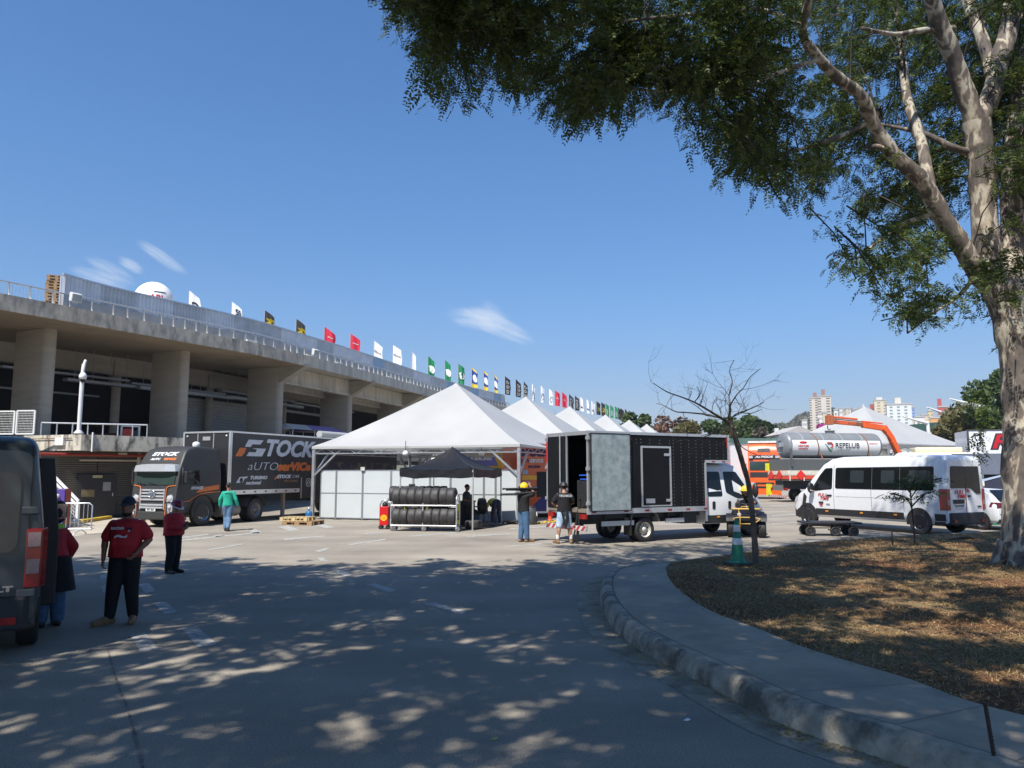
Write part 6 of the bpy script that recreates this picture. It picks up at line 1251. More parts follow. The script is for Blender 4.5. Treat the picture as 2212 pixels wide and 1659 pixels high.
# pale trailer far behind the black box truck cab
p = W(1556, 1000, 47); simple_trailer('pale pink reflecting trailer side behind the cab of the black box truck', (p.x, 47), head(.345, .938), 8, 2.4, .9, 4.1, M('pale_pink_gloss', (.5, .36, .34), .15, coat=.6, col2=(.4, .15, .12), c2=(.52, .6), c2s=.9))
p = W(1205, 930, 62); simple_trailer('long white trailer roof with yellow corner seen above the black box truck', (p.x + 4, 60), head(.97, .22), 12, 2.5, 1.0, 4.3, VWHITE)
# ---- orange cab-over truck facing the camera
dt = thing('orange_truck', 'bright orange cab-over truck with dark visor facing the camera behind the flatbed', 'truck'); p = W(1652, 1010, 62); place(dt, (p.x, 62), head(-.34, -.94)); OC = M('truck_orange', (.75, .11, .015), .3, var=.05, coat=.3)
lofted([(-1.4, 1.0, 4.2, 1), (-1.3, .95, 4.4, 1), (.4, .7, 4.42, 1), (.75, .55, 4.2, 1), (.9, .45, 3.6, 1), (1.05, .4, 2.0, .99), (1.08, .42, 1.2, .97)], [(.4, 1.2), (2, 1.25), (4.5, 1.2)], .12).build('cab', OC, dt)
prf = [(.3, 1.09), (2.0, 1.06), (3.6, .92), (4.2, .77), (4.42, .45)]
for pl, mt, nm in (([(-1.1, 2.25), (1.1, 2.25), (1.1, 2.95), (-1.1, 2.95)], WS, 'windscreen'), ([(-1.15, 3.12), (1.15, 3.12), (1.15, 3.45), (-1.15, 3.45)], BLACK, 'sun_visor'), ([(-.5, 3.7), (.5, 3.7), (.45, 4.0), (-.45, 4.0)], M('dark_top'), 'roof_panel'), ([(-1.1, 1.7), (1.1, 1.7), (1.1, 2.1), (-1.1, 2.1)], M('bumper_black'), 'lower_panel'), ([(-.7, .85), (.7, .85), (.7, 1.0), (-.7, 1.0)], BLACK, 'grille_slot'), ([(-.7, 1.15), (.7, 1.15), (.7, 1.3), (-.7, 1.3)], BLACK, 'grille_slot')):
    frontplate(pl, mat=mt, name=nm, par=dt, prof=prf, lift=.02)
trim((.3, .6, -1.2, 1.2, 4.42, 4.58), mat=WHITE, name='roof_light_bar', parent=dt)
for sg in (1, -1): trim((1.04, 1.1, sg * .95 - .16, sg * .95 + .16, 1.05, 1.3), mat=LAMP, name='headlight', parent=dt); trim((.8, .95, sg * 1.45 - .1, sg * 1.45 + .1, 1.9, 2.8), mat=OC, name='mirror', parent=dt); wheel(dt, 0, sg * 1.05, .5, .3, M('grey_rim'), 'truck'); trim((1.0, 1.12, sg * 1.0 - .15, sg * 1.0 + .15, 3.2, 3.4), mat=LAMP, name='visor_lamp', parent=dt)
letter(dt, 'AMIGOS', .22, LG, plane_mat((1.02, 0, 3.3), (0, 1, 0), (1, 0, .1)), sx=1.6, shear=.2, off=.01); trim((.6, 1.15, -1.22, 1.22, .35, .6), mat=OC, name='bumper', parent=dt)
# ---- flatbed crane truck carrying a grey fuel tank
ft = thing('crane_truck', 'flatbed truck with red and cream side boards and an orange folding crane arm', 'truck'); fhd = Vector((.974, .225, 0)); fln = Vector((-.225, .974, 0)); fo = Vector((19.0, 54.0, 0)) + fln * 1.25; place(ft, fo, head(*fhd.xy))
CRM = M('cream_board', (.6, .56, .45), .6, var=.2, vs=4); RDB = M('red_board', (.62, .07, .03), .55, var=.2, vs=4)
m = MB(); m.box(0, 9, -1.25, 1.25, 1.5, 1.62); m.build('bed', M('dark_bed', (.08, .08, .08), .7), ft)
for sg in (1, -1): trim((0, 9, sg * 1.26 - .03, sg * 1.26 + .03, 1.62, 1.86), mat=RDB, name='side_board', parent=ft); trim((0, 9, sg * 1.26 - .03, sg * 1.26 + .03, 1.93, 2.2), mat=CRM, name='side_board', parent=ft)
trim((-.03, .03, -1.2, 1.2, 1.62, 1.86), mat=RDB, name='tail_board', parent=ft); trim((-.03, .03, -1.2, 1.2, 1.93, 2.2), mat=CRM, name='tail_board', parent=ft)
for k in range(9): trim((k * 1.1 + .1, k * 1.1 + .18, -1.31, -1.292, 1.5, 2.22), mat=CRM, name='stake', parent=ft)
for q, T in ((.5, TRt(1.0, -1.31, 1.9)), (.5, TB(-.05, -.3, 1.9)), (.5, TB(-.05, .75, 1.9))):
    m = MB(); m.prism([T @ Vector(v) for v in ((-.36, 0, 0), (0, -.36, 0), (.36, 0, 0), (0, .36, 0))], (0, 0, 0), T.to_3x3() @ Vector((0, 0, .02))); m.build('hazard_sign', M('hazard_red', (.65, .03, .02), .5), ft)
for y in (-.9, .9): trim((-.02, .1, y - .2, y + .2, .82, 1.0), mat=REDL, name='tail_lamp', parent=ft)
trim((-.04, .02, -.6, .6, .8, 1.2), mat=M('grey_steel', (.2, .2, .2), .5, .4), name='tail_plate', parent=ft); trim((-.1, -.02, -1.2, 1.2, .32, .48), mat=CHV, name='under_bar', parent=ft); m = MB(); m.box(.1, 13, -.5, .5, .9, 1.5); m.build('chassis', BLACK, ft)
for x in (2.0, 3.3, 12.0):
    for sg in (1, -1): wheel(ft, x, sg * 1.02, .5, .3, M('grey_rim'), 'truck')
lofted([(9.3, .8, 3.0, 1), (9.4, .7, 3.1, 1), (10.6, .6, 3.1, 1), (11.0, .55, 2.6, 1), (11.15, .5, 1.6, .98)], [(.5, 1.15), (2, 1.2), (3.2, 1.1)], .12).build('cab', OC, ft)
trim((-.12, .05, 1.12, 1.4, 2.2, 2.75), mat=M('hi_vis_yellow', (.7, .65, .02), .5), name='yellow_box', parent=ft); trim((-.1, .1, .95, 1.4, .35, 1.25), mat=M('hi_vis_yellow'), name='yellow_box', parent=ft)
tk = thing('fuel_tank', 'grey and white cylindrical fuel tank with REPELUB lettering strapped on the flatbed', 'tank'); place(tk, fo, head(*fhd.xy)); TG = M('tank_grey', (.20, .215, .22), .42, .1, var=.12, vs=1.4); TWH = M('tank_white', (.68, .69, .68), .35, var=.05)
rT, zT = .93, 4.02; m = MB(); n_ = 36
def tring(x, s=1): return [(x, rT * s * math.cos(2 * math.pi * k / n_), zT + rT * s * math.sin(2 * math.pi * k / n_)) for k in range(n_)]
m.loft([tring(.28, .02), tring(.3, .5), tring(.38, .85), tring(.5, .97), tring(.6), tring(7.6), tring(7.7, .97), tring(7.82, .85), tring(7.9, .4)], True, True); m.build('shell', TG, tk)
m = MB(); m.loft([[(x, -(rT + .006) * math.cos(a), zT + (rT + .006) * math.sin(a)) for a in [R(-50 + 72 * k / 12) for k in range(13)]] for x in (.62, 7.58)], False, True, False, True); wp = m.build('white_band', TWH, tk)
for x in (1.5, 3.1, 4.6, 6.2): m = MB(); m.tube([(x, (rT + .002) * math.cos(a), zT + (rT + .002) * math.sin(a)) for a in [R(20 + 140 * k / 14) for k in range(15)]], .012, 5); m.build('weld_seam', M('weld_light', (.5, .52, .53), .4), tk)
for x in (2.4, 6.35): m = MB(); m.loft([[(x + dx + .35 * (1 - math.sin(a)) * .5, -(rT + .016) * math.cos(a), zT + (rT + .016) * math.sin(a)) for dx in (0, .09)] for a in [R(-60 + 150 * k / 20) for k in range(21)]], False, True, False, True); m.bar((x + .5, -.75, zT - .6), (x + .6, -1.27, 2.0), .09, .02, up=(0, 1, 0)); m.build('strap', M('brown_strap', (.25, .1, .05), .7), tk)
T = lambda x, z: plane_mat((x, -math.sqrt(max((rT + .02) ** 2 - (z - zT) ** 2, 0)), z), (1, 0, 0), (0, -math.cos(math.asin((z - zT) / (rT + .02))), (z - zT)))
letter(tk, 'REPELUB', .50, PK, T(4.9, 4.0), sx=1.0, off=.004, align='CENTER'); letter(tk, 'COMBUSTIVEIS', .16, M('grey_letters', (.3, .31, .31), .5), T(4.6, 3.68), sx=1.0)
m = MB(); TT = T(3.4, 3.9)
for x0, c in ((-.3, 0), (-.12, 0)): m.prism([TT @ Vector(v) for v in ((x0 - .02, .3 - (x0 + .3) * 1.2, 0), (x0 + .07, .22 - (x0 + .3) * 1.2, 0), (.25, -.28, 0), (.2, -.42, 0))], (0, 0, 0), TT.to_3x3() @ Vector((0, 0, .01)))
m.build('logo_green', M('logo_green', (.01, .22, .15), .5), tk); m = MB(); m.tube([TT @ Vector(v) for v in ((-.1, .3, 0), (.2, .3, 0), (.32, .18, 0), (.28, .02, 0), (.18, -.05, 0))], .05, 6); m.build('logo_red', M('logo_red', (.55, .03, .03), .5), tk)
letter(tk, 'NÃO FUME', .16, M('red_print'), T(1.45, 3.95), off=.004); letter(tk, 'INFLAMÁVEL', .13, M('red_print'), T(1.45, 3.76), off=.003); m = MB(); m.ell((1.45, -rT - .0, 4.2), (.3, .03, .09), 14, 8); m.build('warning_oval', M('red_print'), tk); letter(tk, 'COMBUSTÍVEL', .11, M('red_print'), T(7.0, 4.15))
m = MB(); m.lathe([(.32, -.1), (.32, .12), (.36, .13), (.36, .17), (.02, .2)], (4.2, 0, zT + rT), n=18); m.build('manhole', TG, tk)
m = MB(); m.box(.05, 8.2, -1.2, 1.2, 2.24, 3.02); m.build('bund_tray', M('bund_grey', (.11, .118, .115), .5, .2, var=.08), tk); m = MB(); m.bar((.3, -1.22, 2.5), (.3, -1.22, 3.75), .18, .1); m.build('filler_post', M('bund_grey'), tk); m = MB(); m.box(.1, .3, -.3, -.05, 3.9, 4.2); m.build('valve_box', STEEL, tk)
for k in range(3): m = MB(); m.bar((.24, -.1, 3.5 + .45 * k), (.24, .35, 3.5 + .45 * k), .04); m.build('rung', STEEL, tk)
# crane arm
CO = M('crane_orange', (.72, .11, .02), .4, var=.12, vs=2, col2=(.35, .1, .03), c2=(.6, .7), c2s=2)
def fl2(x, z, y=0): return (x, y, z)
cbm = MB(); cbm.bar((8.65, 0, 1.5), (8.65, 0, 3.1), .6, .6); cbm.build('crane_base', BLACK, ft)
m = MB(); m.loft([[(8.75 + dx, y, 3.0 + dz) for dx, dz in ((-.22, 0), (.22, 0))] and [(8.55, -.2, 3.0), (8.95, -.2, 3.0), (8.95, .2, 3.0), (8.55, .2, 3.0)] for _ in (0,)] + [[(7.75, -.2, 4.75), (8.15, -.2, 4.75), (8.15, .2, 4.75), (7.75, .2, 4.75)], [(7.15, -.2, 5.35), (7.5, -.2, 5.6), (7.5, .2, 5.6), (7.15, .2, 5.35)]], True, False); m.build('crane_lower_arm', CO, ft, bevel=.03)
m = MB(); m.cyl((8.35, -.28, 3.5), (7.85, -.28, 4.4), .14, n=12); m.cyl((7.85, -.28, 4.4), (7.45, -.28, 4.95), .06, n=10); m.build('lift_cylinder', CO, ft)
m = MB(); m.bar((7.5, 0, 5.35), (5.6, 0, 5.58), .34, .40); m.build('crane_boom', CO, ft, bevel=.03); m = MB(); m.bar((5.6, 0, 5.60), (3.0, 0, 5.78), .26, .28); m.build('boom_extension', M('crane_dirty', (.22, .08, .03), .55, col2=(.6, .1, .03), c2=(.5, .58), c2s=1.5), ft, bevel=.02)
m = MB(); m.box(2.6, 3.1, -.2, .2, 5.55, 6.25); m.build('boom_head', M('rust_orange', (.40, .11, .04), .6, var=.3), ft, bevel=.04); m = MB(); m.cyl((3.0, -.1, 6.12), (5.1, -.1, 5.98), .08, n=10); m.build('hydraulic_rod', CO, ft); m = MB(); m.cyl((5.6, .05, 5.85), (7.3, .05, 5.72), .05, n=8); m.build('hydraulic_rod', CO, ft); m = MB(); m.cyl((3.1, .1, 6.0), (7.4, .1, 5.7), .035, n=8); m.build('hydraulic_hose', BLACK, ft); m = MB(); m.tube([(2.7, 0, 5.5), (2.65, 0, 5.3), (2.78, 0, 5.15), (2.9, 0, 5.25)], .035, 6); m.build('hook', BLACK, ft)
for ch in ft.children:
    if ch.name.split('.')[0] in ('crane_base', 'crane_lower_arm', 'lift_cylinder', 'crane_boom', 'boom_extension', 'boom_head', 'hydraulic_rod', 'hydraulic_hose', 'hook'): ch.location.x += 1.55
    if ch.name.split('.')[0] == 'cab': ch.location.x += 2.2
ft.location.x += .25; tk.location.x += .3; tk.scale.x = 1.03
# ---- minibus roof with air conditioner behind the white van
mbus = thing('minibus', 'cream white minibus with a roof air conditioner mostly hidden behind the white van', 'minibus'); p = W(2014, 1000, 37); place(mbus, (p.x, 37), head(-.9, .3)); lofted([(-1.9, .5, 2.9, .97), (-1.7, .4, 3.02, 1), (1.4, .4, 3.02, 1), (1.9, .4, 2.6, 1), (2.2, .4, 1.6, .98), (2.5, .4, 1.1, .9)], [(.3, 1.0), (1.3, 1.05), (3.1, .9)], .15).build('body', M('cream_white', (.7, .67, .58), .35), mbus)
plate(rnd([(-1.7, 1.5), (1.3, 1.5), (1.3, 2.4), (-1.7, 2.4)], .06), .012, .006, 'L', [(.3, 1.0), (1.3, 1.05), (3.1, .9)]).build('side_window', GLASS, mbus); m = MB(); m.box(-1.2, .8, -.6, .6, 3.02, 3.27); m.build('air_conditioner', M('cream_plastic', (.68, .6, .4), .5), mbus, bevel=.06)
for x in (-1.2, 1.5): [wheel(mbus, x, sg * .92, .36, .22, M('van_rim')) for sg in (1, -1)]
# ---- white trailer with RTX lettering, right background
p = W(2090, 935, 38); rt = thing('box_trailer', 'white race trailer with black and red RTX lettering half hidden by the big trunk', 'trailer'); place(rt, (p.x, 38), head(.95, -.3)); m = MB(); m.box(0, 11, 0, 2.6, .9, 4.15); m.build('box_body', M('trailer_white', (.72, .73, .75), .25, coat=.4), rt)
m = MB(); m.box(-.012, 0, .15, 2.5, .95, 2.6); m.build('grey_graphic', M('mirror_graphic', (.35, .38, .42), .15, .5, col2=(.05, .06, .08), c2=(.5, .58), c2s=1.4), rt); trim((-.03, .05, -.03, .06, .9, 4.2), mat=M('dark_profile'), name='corner_post', parent=rt); trim((0, 11, -.03, .02, 4.13, 4.19), mat=M('dark_profile'), name='trim', parent=rt)
letter(rt, 'RTX', .95, PK, TRt(2.2, -.006, 3.55), shear=.25, sx=1.35, off=.08); letter(rt, 'RTX', .95, RD, TRt(2.2, -.012, 3.55), shear=.25, sx=1.35, off=.02); letter(rt, 'TUNING', .22, PK, TRt(2.0, -.008, 2.98), shear=.2, sx=1.3, off=.01); letter(rt, 'RACING', .2, LG, TRt(2.0, -.016, 2.45), sx=1.2, off=.02)
m = MB(); m.prism([(.7, -.004, 2.15), (1.3, -.004, 2.75), (2.6, -.004, 2.8), (4.5, -.004, 2.5), (4.5, -.004, 2.1)], (0, 0, 0), (0, -.008, 0)); m.build('car_graphic', M('graphic_dark_blue', (.02, .03, .08), .2), rt); trim((.4, 11, -.01, 0, .9, 2.05), mat=M('graphic_navy', (.025, .03, .05), .3), name='navy_band', parent=rt)
for x in (8.5, 9.7): [wheel(rt, x, y, .5, .3, M('grey_rim'), 'truck') for y in (.3, 2.3)]
# ---- white hatchback
hb = thing('hatchback_car', 'white hatchback parked between the white van and the big trunk', 'car'); HHW = [(.2, .8), (.5, .88), (.85, .9), (1.0, .86), (1.45, .62)]
place(hb, Vector((17.55, 28.0, 0)) + Vector((-.3, .95, 0)) * 2.0 + Vector((.95, .3, 0)) * .75, head(-.3, .95))
lofted([(-2.02, .4, .78, .9), (-1.98, .32, .95, .96), (-1.85, .28, 1.05, 1), (-1.6, .25, 1.3, 1), (-1.3, .25, 1.45, 1), (-.2, .25, 1.5, 1), (.45, .25, 1.36, 1), (.95, .25, 1.05, 1), (1.7, .25, .92, .95), (2.0, .3, .7, .86)], HHW, .08).build('body', VWHITE, hb)
for sd, sg in (('L', 1), ('R', -1)):
    plate(rnd([(-1.45, 1.0), (.75, .98), (.3, 1.32), (-.3, 1.4), (-1.1, 1.37)], .06), .012, .008, sd, HHW).build('side_window', GLASS, hb)
    m = MB(); m.prism([(-2.03, sg * .5, .82), (-2.0, sg * .84, .8), (-1.72, sg * .905, .86), (-1.78, sg * .88, 1.0), (-1.98, sg * .82, 1.0), (-2.0, sg * .52, .98)], (0, 0, 0), (-.02, 0, .015)); m.build('tail_lamp', M('smoked_red', (.12, .008, .01), .1, spec=.9), hb)
    for x in (-1.35, 1.25): arch(hb, x, sg * .875, .36, .32); wheel(hb, x, sg * .8, .31, .2, M('silver_rim', (.5, .5, .52), .3, .7))
    plate(rnd([(-.5, .85), (-.3, .85), (-.3, .89), (-.5, .89)], .015), .02, .02, sd, HHW).build('door_handle', VWHITE, hb)
m = MB(); m.add([(-1.93, -.62, 1.06), (-1.93, .62, 1.06), (-1.42, .55, 1.42), (-1.42, -.55, 1.42)], [(0, 3, 2, 1)]); m.v = [(x - .03, y, z + .035) for x, y, z in m.v]; m.build('rear_window', GLASS, hb); m = MB(); m.box(-2.08, -1.9, -.8, .8, .28, .42); m.build('lower_bumper', BLACK, hb, bevel=.03); m = MB(); m.box(-2.05, -2.02, -.75, .75, .58, .6); m.build('bumper_line', BLACK, hb)
# ---- navy awning with gold stars and green chairs
aw = thing('star_awning', 'navy awning with pale curved edge and gold stars behind the hatchback', 'awning'); p = W(2113, 1010, 33); place(aw, (p.x, 33), head(.97, -.1)); NV = M('navy_cloth', (.03, .035, .06), .6)
m = MB(); m.sheet(lambda u, v: (.1 + u * 5, -.2 + v * 2.6, 1.72 + .9 * math.sin(u * 1.5) - .25 * v), 12, 3); m.build('awning_cloth', M('pale_blue_cloth', (.35, .42, .5), .5), aw); m = MB(); m.box(.1, 5, 2.9, 3.0, .0, 2.9); m.build('back_banner', NV, aw); m = MB(); m.box(.1, 5, 2.5, 2.6, 2.0, 2.95); m.build('top_banner', M('slate_cloth', (.12, .13, .16), .6), aw); m = MB(); m.sheet(lambda u, v: (.15 + u * 5, -.18, (1.7 + .9 * math.sin(u * 1.5)) * (1 - v) + 1.25 * v), 12, 2); m.build('valance', NV, aw)
for x in (.2, 4.9): [MB().cyl((x, y, 0), (x, y, 1.55 + (.85 if x > 2 else 0)), .03, n=8).build('leg', ALU, aw) for y in (-.15, 2.75)]
for k in range(3):
    T = plane_mat((.25 + k * .42, 2.48, 2.36 + k * .17), (1, 0, 0), (0, -1, 0)); m = MB(); m.prism([T @ Vector(((.13 if i % 2 == 0 else .055) * math.sin(math.pi * i / 5), (.13 if i % 2 == 0 else .055) * math.cos(math.pi * i / 5), 0)) for i in range(10)], (0, 0, 0), (0, -.015, 0)); m.build('gold_star', M('gold_foil', (.75, .55, .15), .35, .3), aw)
for k in range(3):
    o = thing('green_chair', ORD[k] + ' green chair back counted from the white van under the star awning', 'chair', (0, 0, 0), 0, 'green chairs under the awning'); q = W(2124 + 15 * k, 1050, 31.5); place(o, (q.x, 31.5), head(1, 0)); GC = M('green_plastic', (.01, .3, .16), .4)
    m = MB(); m.prism([(-.14, 0, .5), (.14, 0, .5), (.11, .1, 1.5 - .1), (-.11, .1, 1.4)], (0, 0, 0), (0, .03, 0)); m.build('backrest', GC, o); m = MB(); m.box(-.2, .2, -.4, .0, .44, .48); m.build('seat', GC, o); [MB().bar((x, y, 0), (x, y, .44), .03).build('leg', GC, o) for x in (-.17, .17) for y in (-.37, -.03)]
# ---- quad bike
qb = thing('quad_bike', 'dark quad bike with yellow tube guard and fat tyres behind the bare tree', 'quad bike'); qp = G(1621, 1160); place(qb, (qp.x, qp.y + .45), head(-.26, -.965)); QY = M('guard_yellow', (.50, .30, .06), .45, var=.15); QB = M('quad_navy', (.010, .011, .018), .5, spec=.3)
for x, wd_, r_ in ((.62, .24, .29), (-.62, .27, .29)):
    for sg in (1, -1): wheel(qb, x, sg * .48, r_, wd_, M('yellow_rim', (.5, .33, .03), .45), 'steel')
lofted([(-.95, .55, .72, .6), (-.7, .45, .84, .9), (-.3, .4, .80, .55), (.15, .4, .84, .5), (.45, .42, .88, .9), (.7, .48, .82, .95), (.92, .55, .7, .7)], [(.4, .3), (.6, .5), (1, .52)], .1).build('body', QB, qb)
for sg in (1, -1):
    for x in (.62, -.62): m = MB(); m.loft([[(x + .36 * math.cos(t), sg * y, .40 + .34 * math.sin(t) + .03) for y in (.63, .28)] for t in [math.pi * (.1 + .8 * k / 10) for k in range(11)]], False, True, False, True); m.build('fender', QB, qb)
    m = MB(); m.lathe([(.01, .03), (.055, .02), (.065, 0)], (.92, sg * .22, .74), 'X', 12); m.build('headlight', LAMP, qb)
m = MB(); m.ell((-.25, 0, .86), (.42, .16, .08), 14, 8); m.build('seat', BLACK, qb)
m = MB(); m.tube([(.28, 0, .8), (.22, 0, 1.05)], .03, 8); m.tube([(.1, -.38, 1.1), (.2, -.3, 1.1), (.24, 0, 1.04), (.2, .3, 1.1), (.1, .38, 1.1)], .017, 8); m.build('handlebar', BLACK, qb)
m = MB(); m.tube([(1.0, -.42, .62), (1.06, -.38, .58), (1.08, -.2, .46), (1.08, .2, .46), (1.06, .38, .58), (1.0, .42, .62), (1.02, .25, .66), (1.02, -.25, .66)], .018, 8, closed=True)
for sg in (1, -1): m.tube([(1.05, sg * .2, .36), (1.09, sg * .2, .5), (1.04, sg * .2, .68), (.85, sg * .24, .92)], .018, 8)
m.build('front_guard', QY, qb); m = MB(); m.tube([(.3, -.42, .93), (.9, -.45, .92), (.95, -.35, .92), (.95, .35, .92), (.9, .45, .92), (.3, .42, .93)], .016, 8); [m.cyl((x, -.43, .92), (x, .43, .92), .012, n=6) for x in (.45, .6, .75)]; m.tube([(.93, -.18, .92), (.95, -.14, 1.0), (.95, .14, 1.0), (.93, .18, .92)], .014, 6); m.build('front_rack', QY, qb)
m = MB(); m.box(-.6, .7, -.16, .16, .3, .6); [m.bar((x, -.42, .29), (x, .42, .29), .06) for x in (.62, -.62)]; m.build('chassis', BLACK, qb)
# ---- flat black cart with upright handle
ct = thing('flat_cart', 'low black flat cart with small wheels and an upright handle before the white van', 'cart'); cpq = G(1800, 1158); place(ct, (cpq.x, cpq.y + .3), head(1, -.08)); DKB = M('cart_black', (.016, .017, .02), .55, var=.2)
m = MB(); m.box(-.92, .92, -.48, .48, .40, .46); m.build('deck', DKB, ct, bevel=.01)
for x in (-.72, .08, .66):
    for sg in ((1, -1) if x != .08 else (-1,)): wheel(ct, x, sg * .36, .165, .11, M('dark_hub'), 'steel')
    m = MB(); m.cyl((x, -.36, .165), (x, .36, .165), .02); m.bar((x, 0, .17), (x, 0, .4), .06); m.build('axle', DKB, ct)
m = MB(); m.bar((-.75, -.1, .25), (.7, -.1, .25), .03); m.build('tie_rod', DKB, ct); m = MB(); m.tube([(-.78, -.3, .46), (-.86, -.3, 1.05)], .035, 8); m.build('handle', DKB, ct); m = MB(); m.prism([(-.84, -.34, .98), (-.78, -.34, 1.3), (-.86, -.34, 1.42), (-.93, -.34, 1.02)], (0, 0, 0), (0, .09, 0)); m.build('grip_plate', DKB, ct, bevel=.015)
# ------------------------------------------------------------------ people (local frame: y = where the person faces, x = their right hand side)
SKIN = M('skin', (.34, .17, .105), .5, var=.08, vs=9); SKIND = M('tanned_skin', (.24, .115, .07), .5, var=.08, vs=9); HAIR = M('dark_hair', (.012, .01, .009), .6)
JEAN = M('blue_jeans', (.055, .12, .22), .85, var=.3, vs=8, bump=.35, bs=18); JEANL = M('washed_denim', (.30, .42, .55), .85, var=.35, vs=7, bump=.4, bs=16, col2=(.5, .6, .68), c2=(.5, .65), c2s=6); BLKC = M('black_cloth', (.007, .007, .009), .85, var=.2, vs=8, bump=.35, bs=14); REDC = M('red_cloth', (.42, .012, .02), .75, var=.18, vs=5, bump=.4, bs=12); GRNC = M('green_cloth', (.01, .33, .22), .8, var=.15, vs=6, bump=.4, bs=14); BOOT = M('tan_boot', (.22, .13, .07), .7, var=.25, vs=14, bump=.2, bs=30); BOOTK = M('black_boot', (.015, .015, .016), .5, var=.2); DKBL = M('dark_blue_cloth', (.02, .028, .055), .85, var=.2)
def rcone(m, a, b, ra, rb, n=14):
    a, b = Vector(a), Vector(b); d = (b - a).normalized() if (b - a).length > 1e-5 else Vector((0, 0, 1))
    pts, rs = [], []
    for t in (0.05, .35, .7): pts.append(a - d * ra * math.cos(t * math.pi / 2)); rs.append(ra * math.sin(t * math.pi / 2))
    pts += [a, b]; rs += [ra, rb]
    for t in (.7, .35, .05): pts.append(b + d * rb * math.cos(t * math.pi / 2)); rs.append(rb * math.sin(t * math.pi / 2))
    ref = d.orthogonal().normalized(); q = d.cross(ref)
    m.loft([[p + r * (math.cos(t) * ref + math.sin(t) * q) for t in [2 * math.pi * k / n for k in range(n)]] for p, r in zip(pts, rs)], True, True)
def chain(m, pts, rs):
    for i in range(len(pts) - 1): rcone(m, pts[i], pts[i + 1], rs[i], rs[i + 1])
def fuse(m, name, mat, parent=None, vox=.011, smooth=4):
    """grow one continuous skin round the shapes and relax it"""
    o = m.build('tmp', mat); r = o.modifiers.new('r', 'REMESH'); r.mode = 'VOXEL'; r.voxel_size = vox
    s = o.modifiers.new('s', 'SMOOTH'); s.factor = .5; s.iterations = smooth
    bpy.context.view_layer.update(); dg = bpy.context.evaluated_depsgraph_get()
    me = bpy.data.meshes.new_from_object(o.evaluated_get(dg)); old = o.data; bpy.data.objects.remove(o); bpy.data.meshes.remove(old)
    me.name = name; me.materials.clear(); me.materials.append(mat); me.polygons.foreach_set('use_smooth', [True] * len(me.polygons)); me.update()
    o = bpy.data.objects.new(name, me); COL.objects.link(o)
    if parent: o.parent = parent
    return o
def ellring(c, ux, uy, rx, ry, n=18): return [c + ux * rx * math.cos(2 * math.pi * k / n) + uy * ry * math.sin(2 * math.pi * k / n) for k in range(n)]
def trunk_shape(m, J, fat=1.0, grow=0.0, z0=0.0, z1=1.0, belly=0.0):
    """torso loft from hips (0) to neck (1) along the spine"""
    hp = (J['lhip'] + J['rhip']) / 2; nk = J['neck']; sh = (J['lsho'] - J['rsho']).normalized(); up = (nk - hp).normalized(); fw = up.cross(sh) * -1; fw = -sh.cross(up) if fw.length == 0 else fw
    prof = [(-.10, .150, .10), (-.02, .168, .125), (.12, .165, .122), (.3, .152, .115 + belly * .5), (.45, .150, .112 + belly * .45), (.62, .163, .118), (.76, .172, .118), (.86, .160, .104), (.92, .125, .086), (.965, .08, .068), (1.0, .056, .056)]
    L = (nk - hp).length; hx = (J['lhip'] - J['rhip']).normalized(); rings = []
    for t, rx, ry in prof:
        if t < z0 - 1e-6 or t > z1 + 1e-6: continue
        ux = hx.lerp(sh, max(0, min(1, t))).normalized(); c = hp + up * L * t; uy = up.cross(ux).normalized()
        c = c - uy * 0 + (uy if uy.dot(J['_fw']) > 0 else -uy) * belly * .35 * max(0, 1 - abs(t - .35) * 3)
        rings.append(ellring(c, ux, uy, rx * fat + grow, ry * fat + grow))
    m.loft(rings, True, True)
def hand(m, w, el, curl, side, grip=None):
    """palm, four unequal bent fingers and a thumb leaving the side of the palm"""
    d = (w - el).normalized(); fwd = Vector((0, 1, 0)); n_ = d.cross(fwd); n_ = n_.normalized() if n_.length > .2 else Vector((1, 0, 0)); fw = n_.cross(d).normalized()
    inn = n_ * (1 if n_.x * side < 0 else -1)
    if grip is not None: inn = (grip - w).normalized()
    c0, c1 = w + d * .012, w + d * .085
    for s in (-.026, -.009, .009, .026): rcone(m, c0 + fw * s * .8, c1 + fw * s, .0165, .0135, 8)
    for k, (s, ln) in enumerate(((.03, .066), (.0105, .076), (-.0095, .071), (-.029, .056))):
        a = c1 + fw * s; d1 = (d * math.cos(curl) + inn * math.sin(curl)).normalized(); d2 = (d * math.cos(curl * 2.1) + inn * math.sin(curl * 2.1)).normalized()
        b = a + d1 * ln * .5; c = b + d2 * ln * .5; rcone(m, a, b, .0105, .0095, 8); rcone(m, b, c, .0095, .008, 8)
    t0 = w + d * .03 + fw * .03; t1 = t0 + (d * .6 + fw * .7 + inn * .35).normalized() * .038; rcone(m, t0, t1, .0135, .0115, 8); rcone(m, t1, t1 + (d * .9 + inn * .5 + fw * .1).normalized() * .03, .0115, .009, 8)
BASE = dict(head=(0, .02, 1.615), neck=(0, -.01, 1.46), lsho=(-.17, -.01, 1.37), rsho=(.17, -.01, 1.37), lelb=(-.235, -.03, 1.12), relb=(.235, -.03, 1.12), lwri=(-.24, .06, .88), rwri=(.24, .06, .88), lhip=(-.085, 0, .92), rhip=(.085, 0, .92), lkne=(-.10, .02, .49), rkne=(.10, .02, .49), lank=(-.11, -.02, .085), rank=(.11, -.02, .085), ltoe=(-.13, .13, .03), rtoe=(.13, .13, .03))
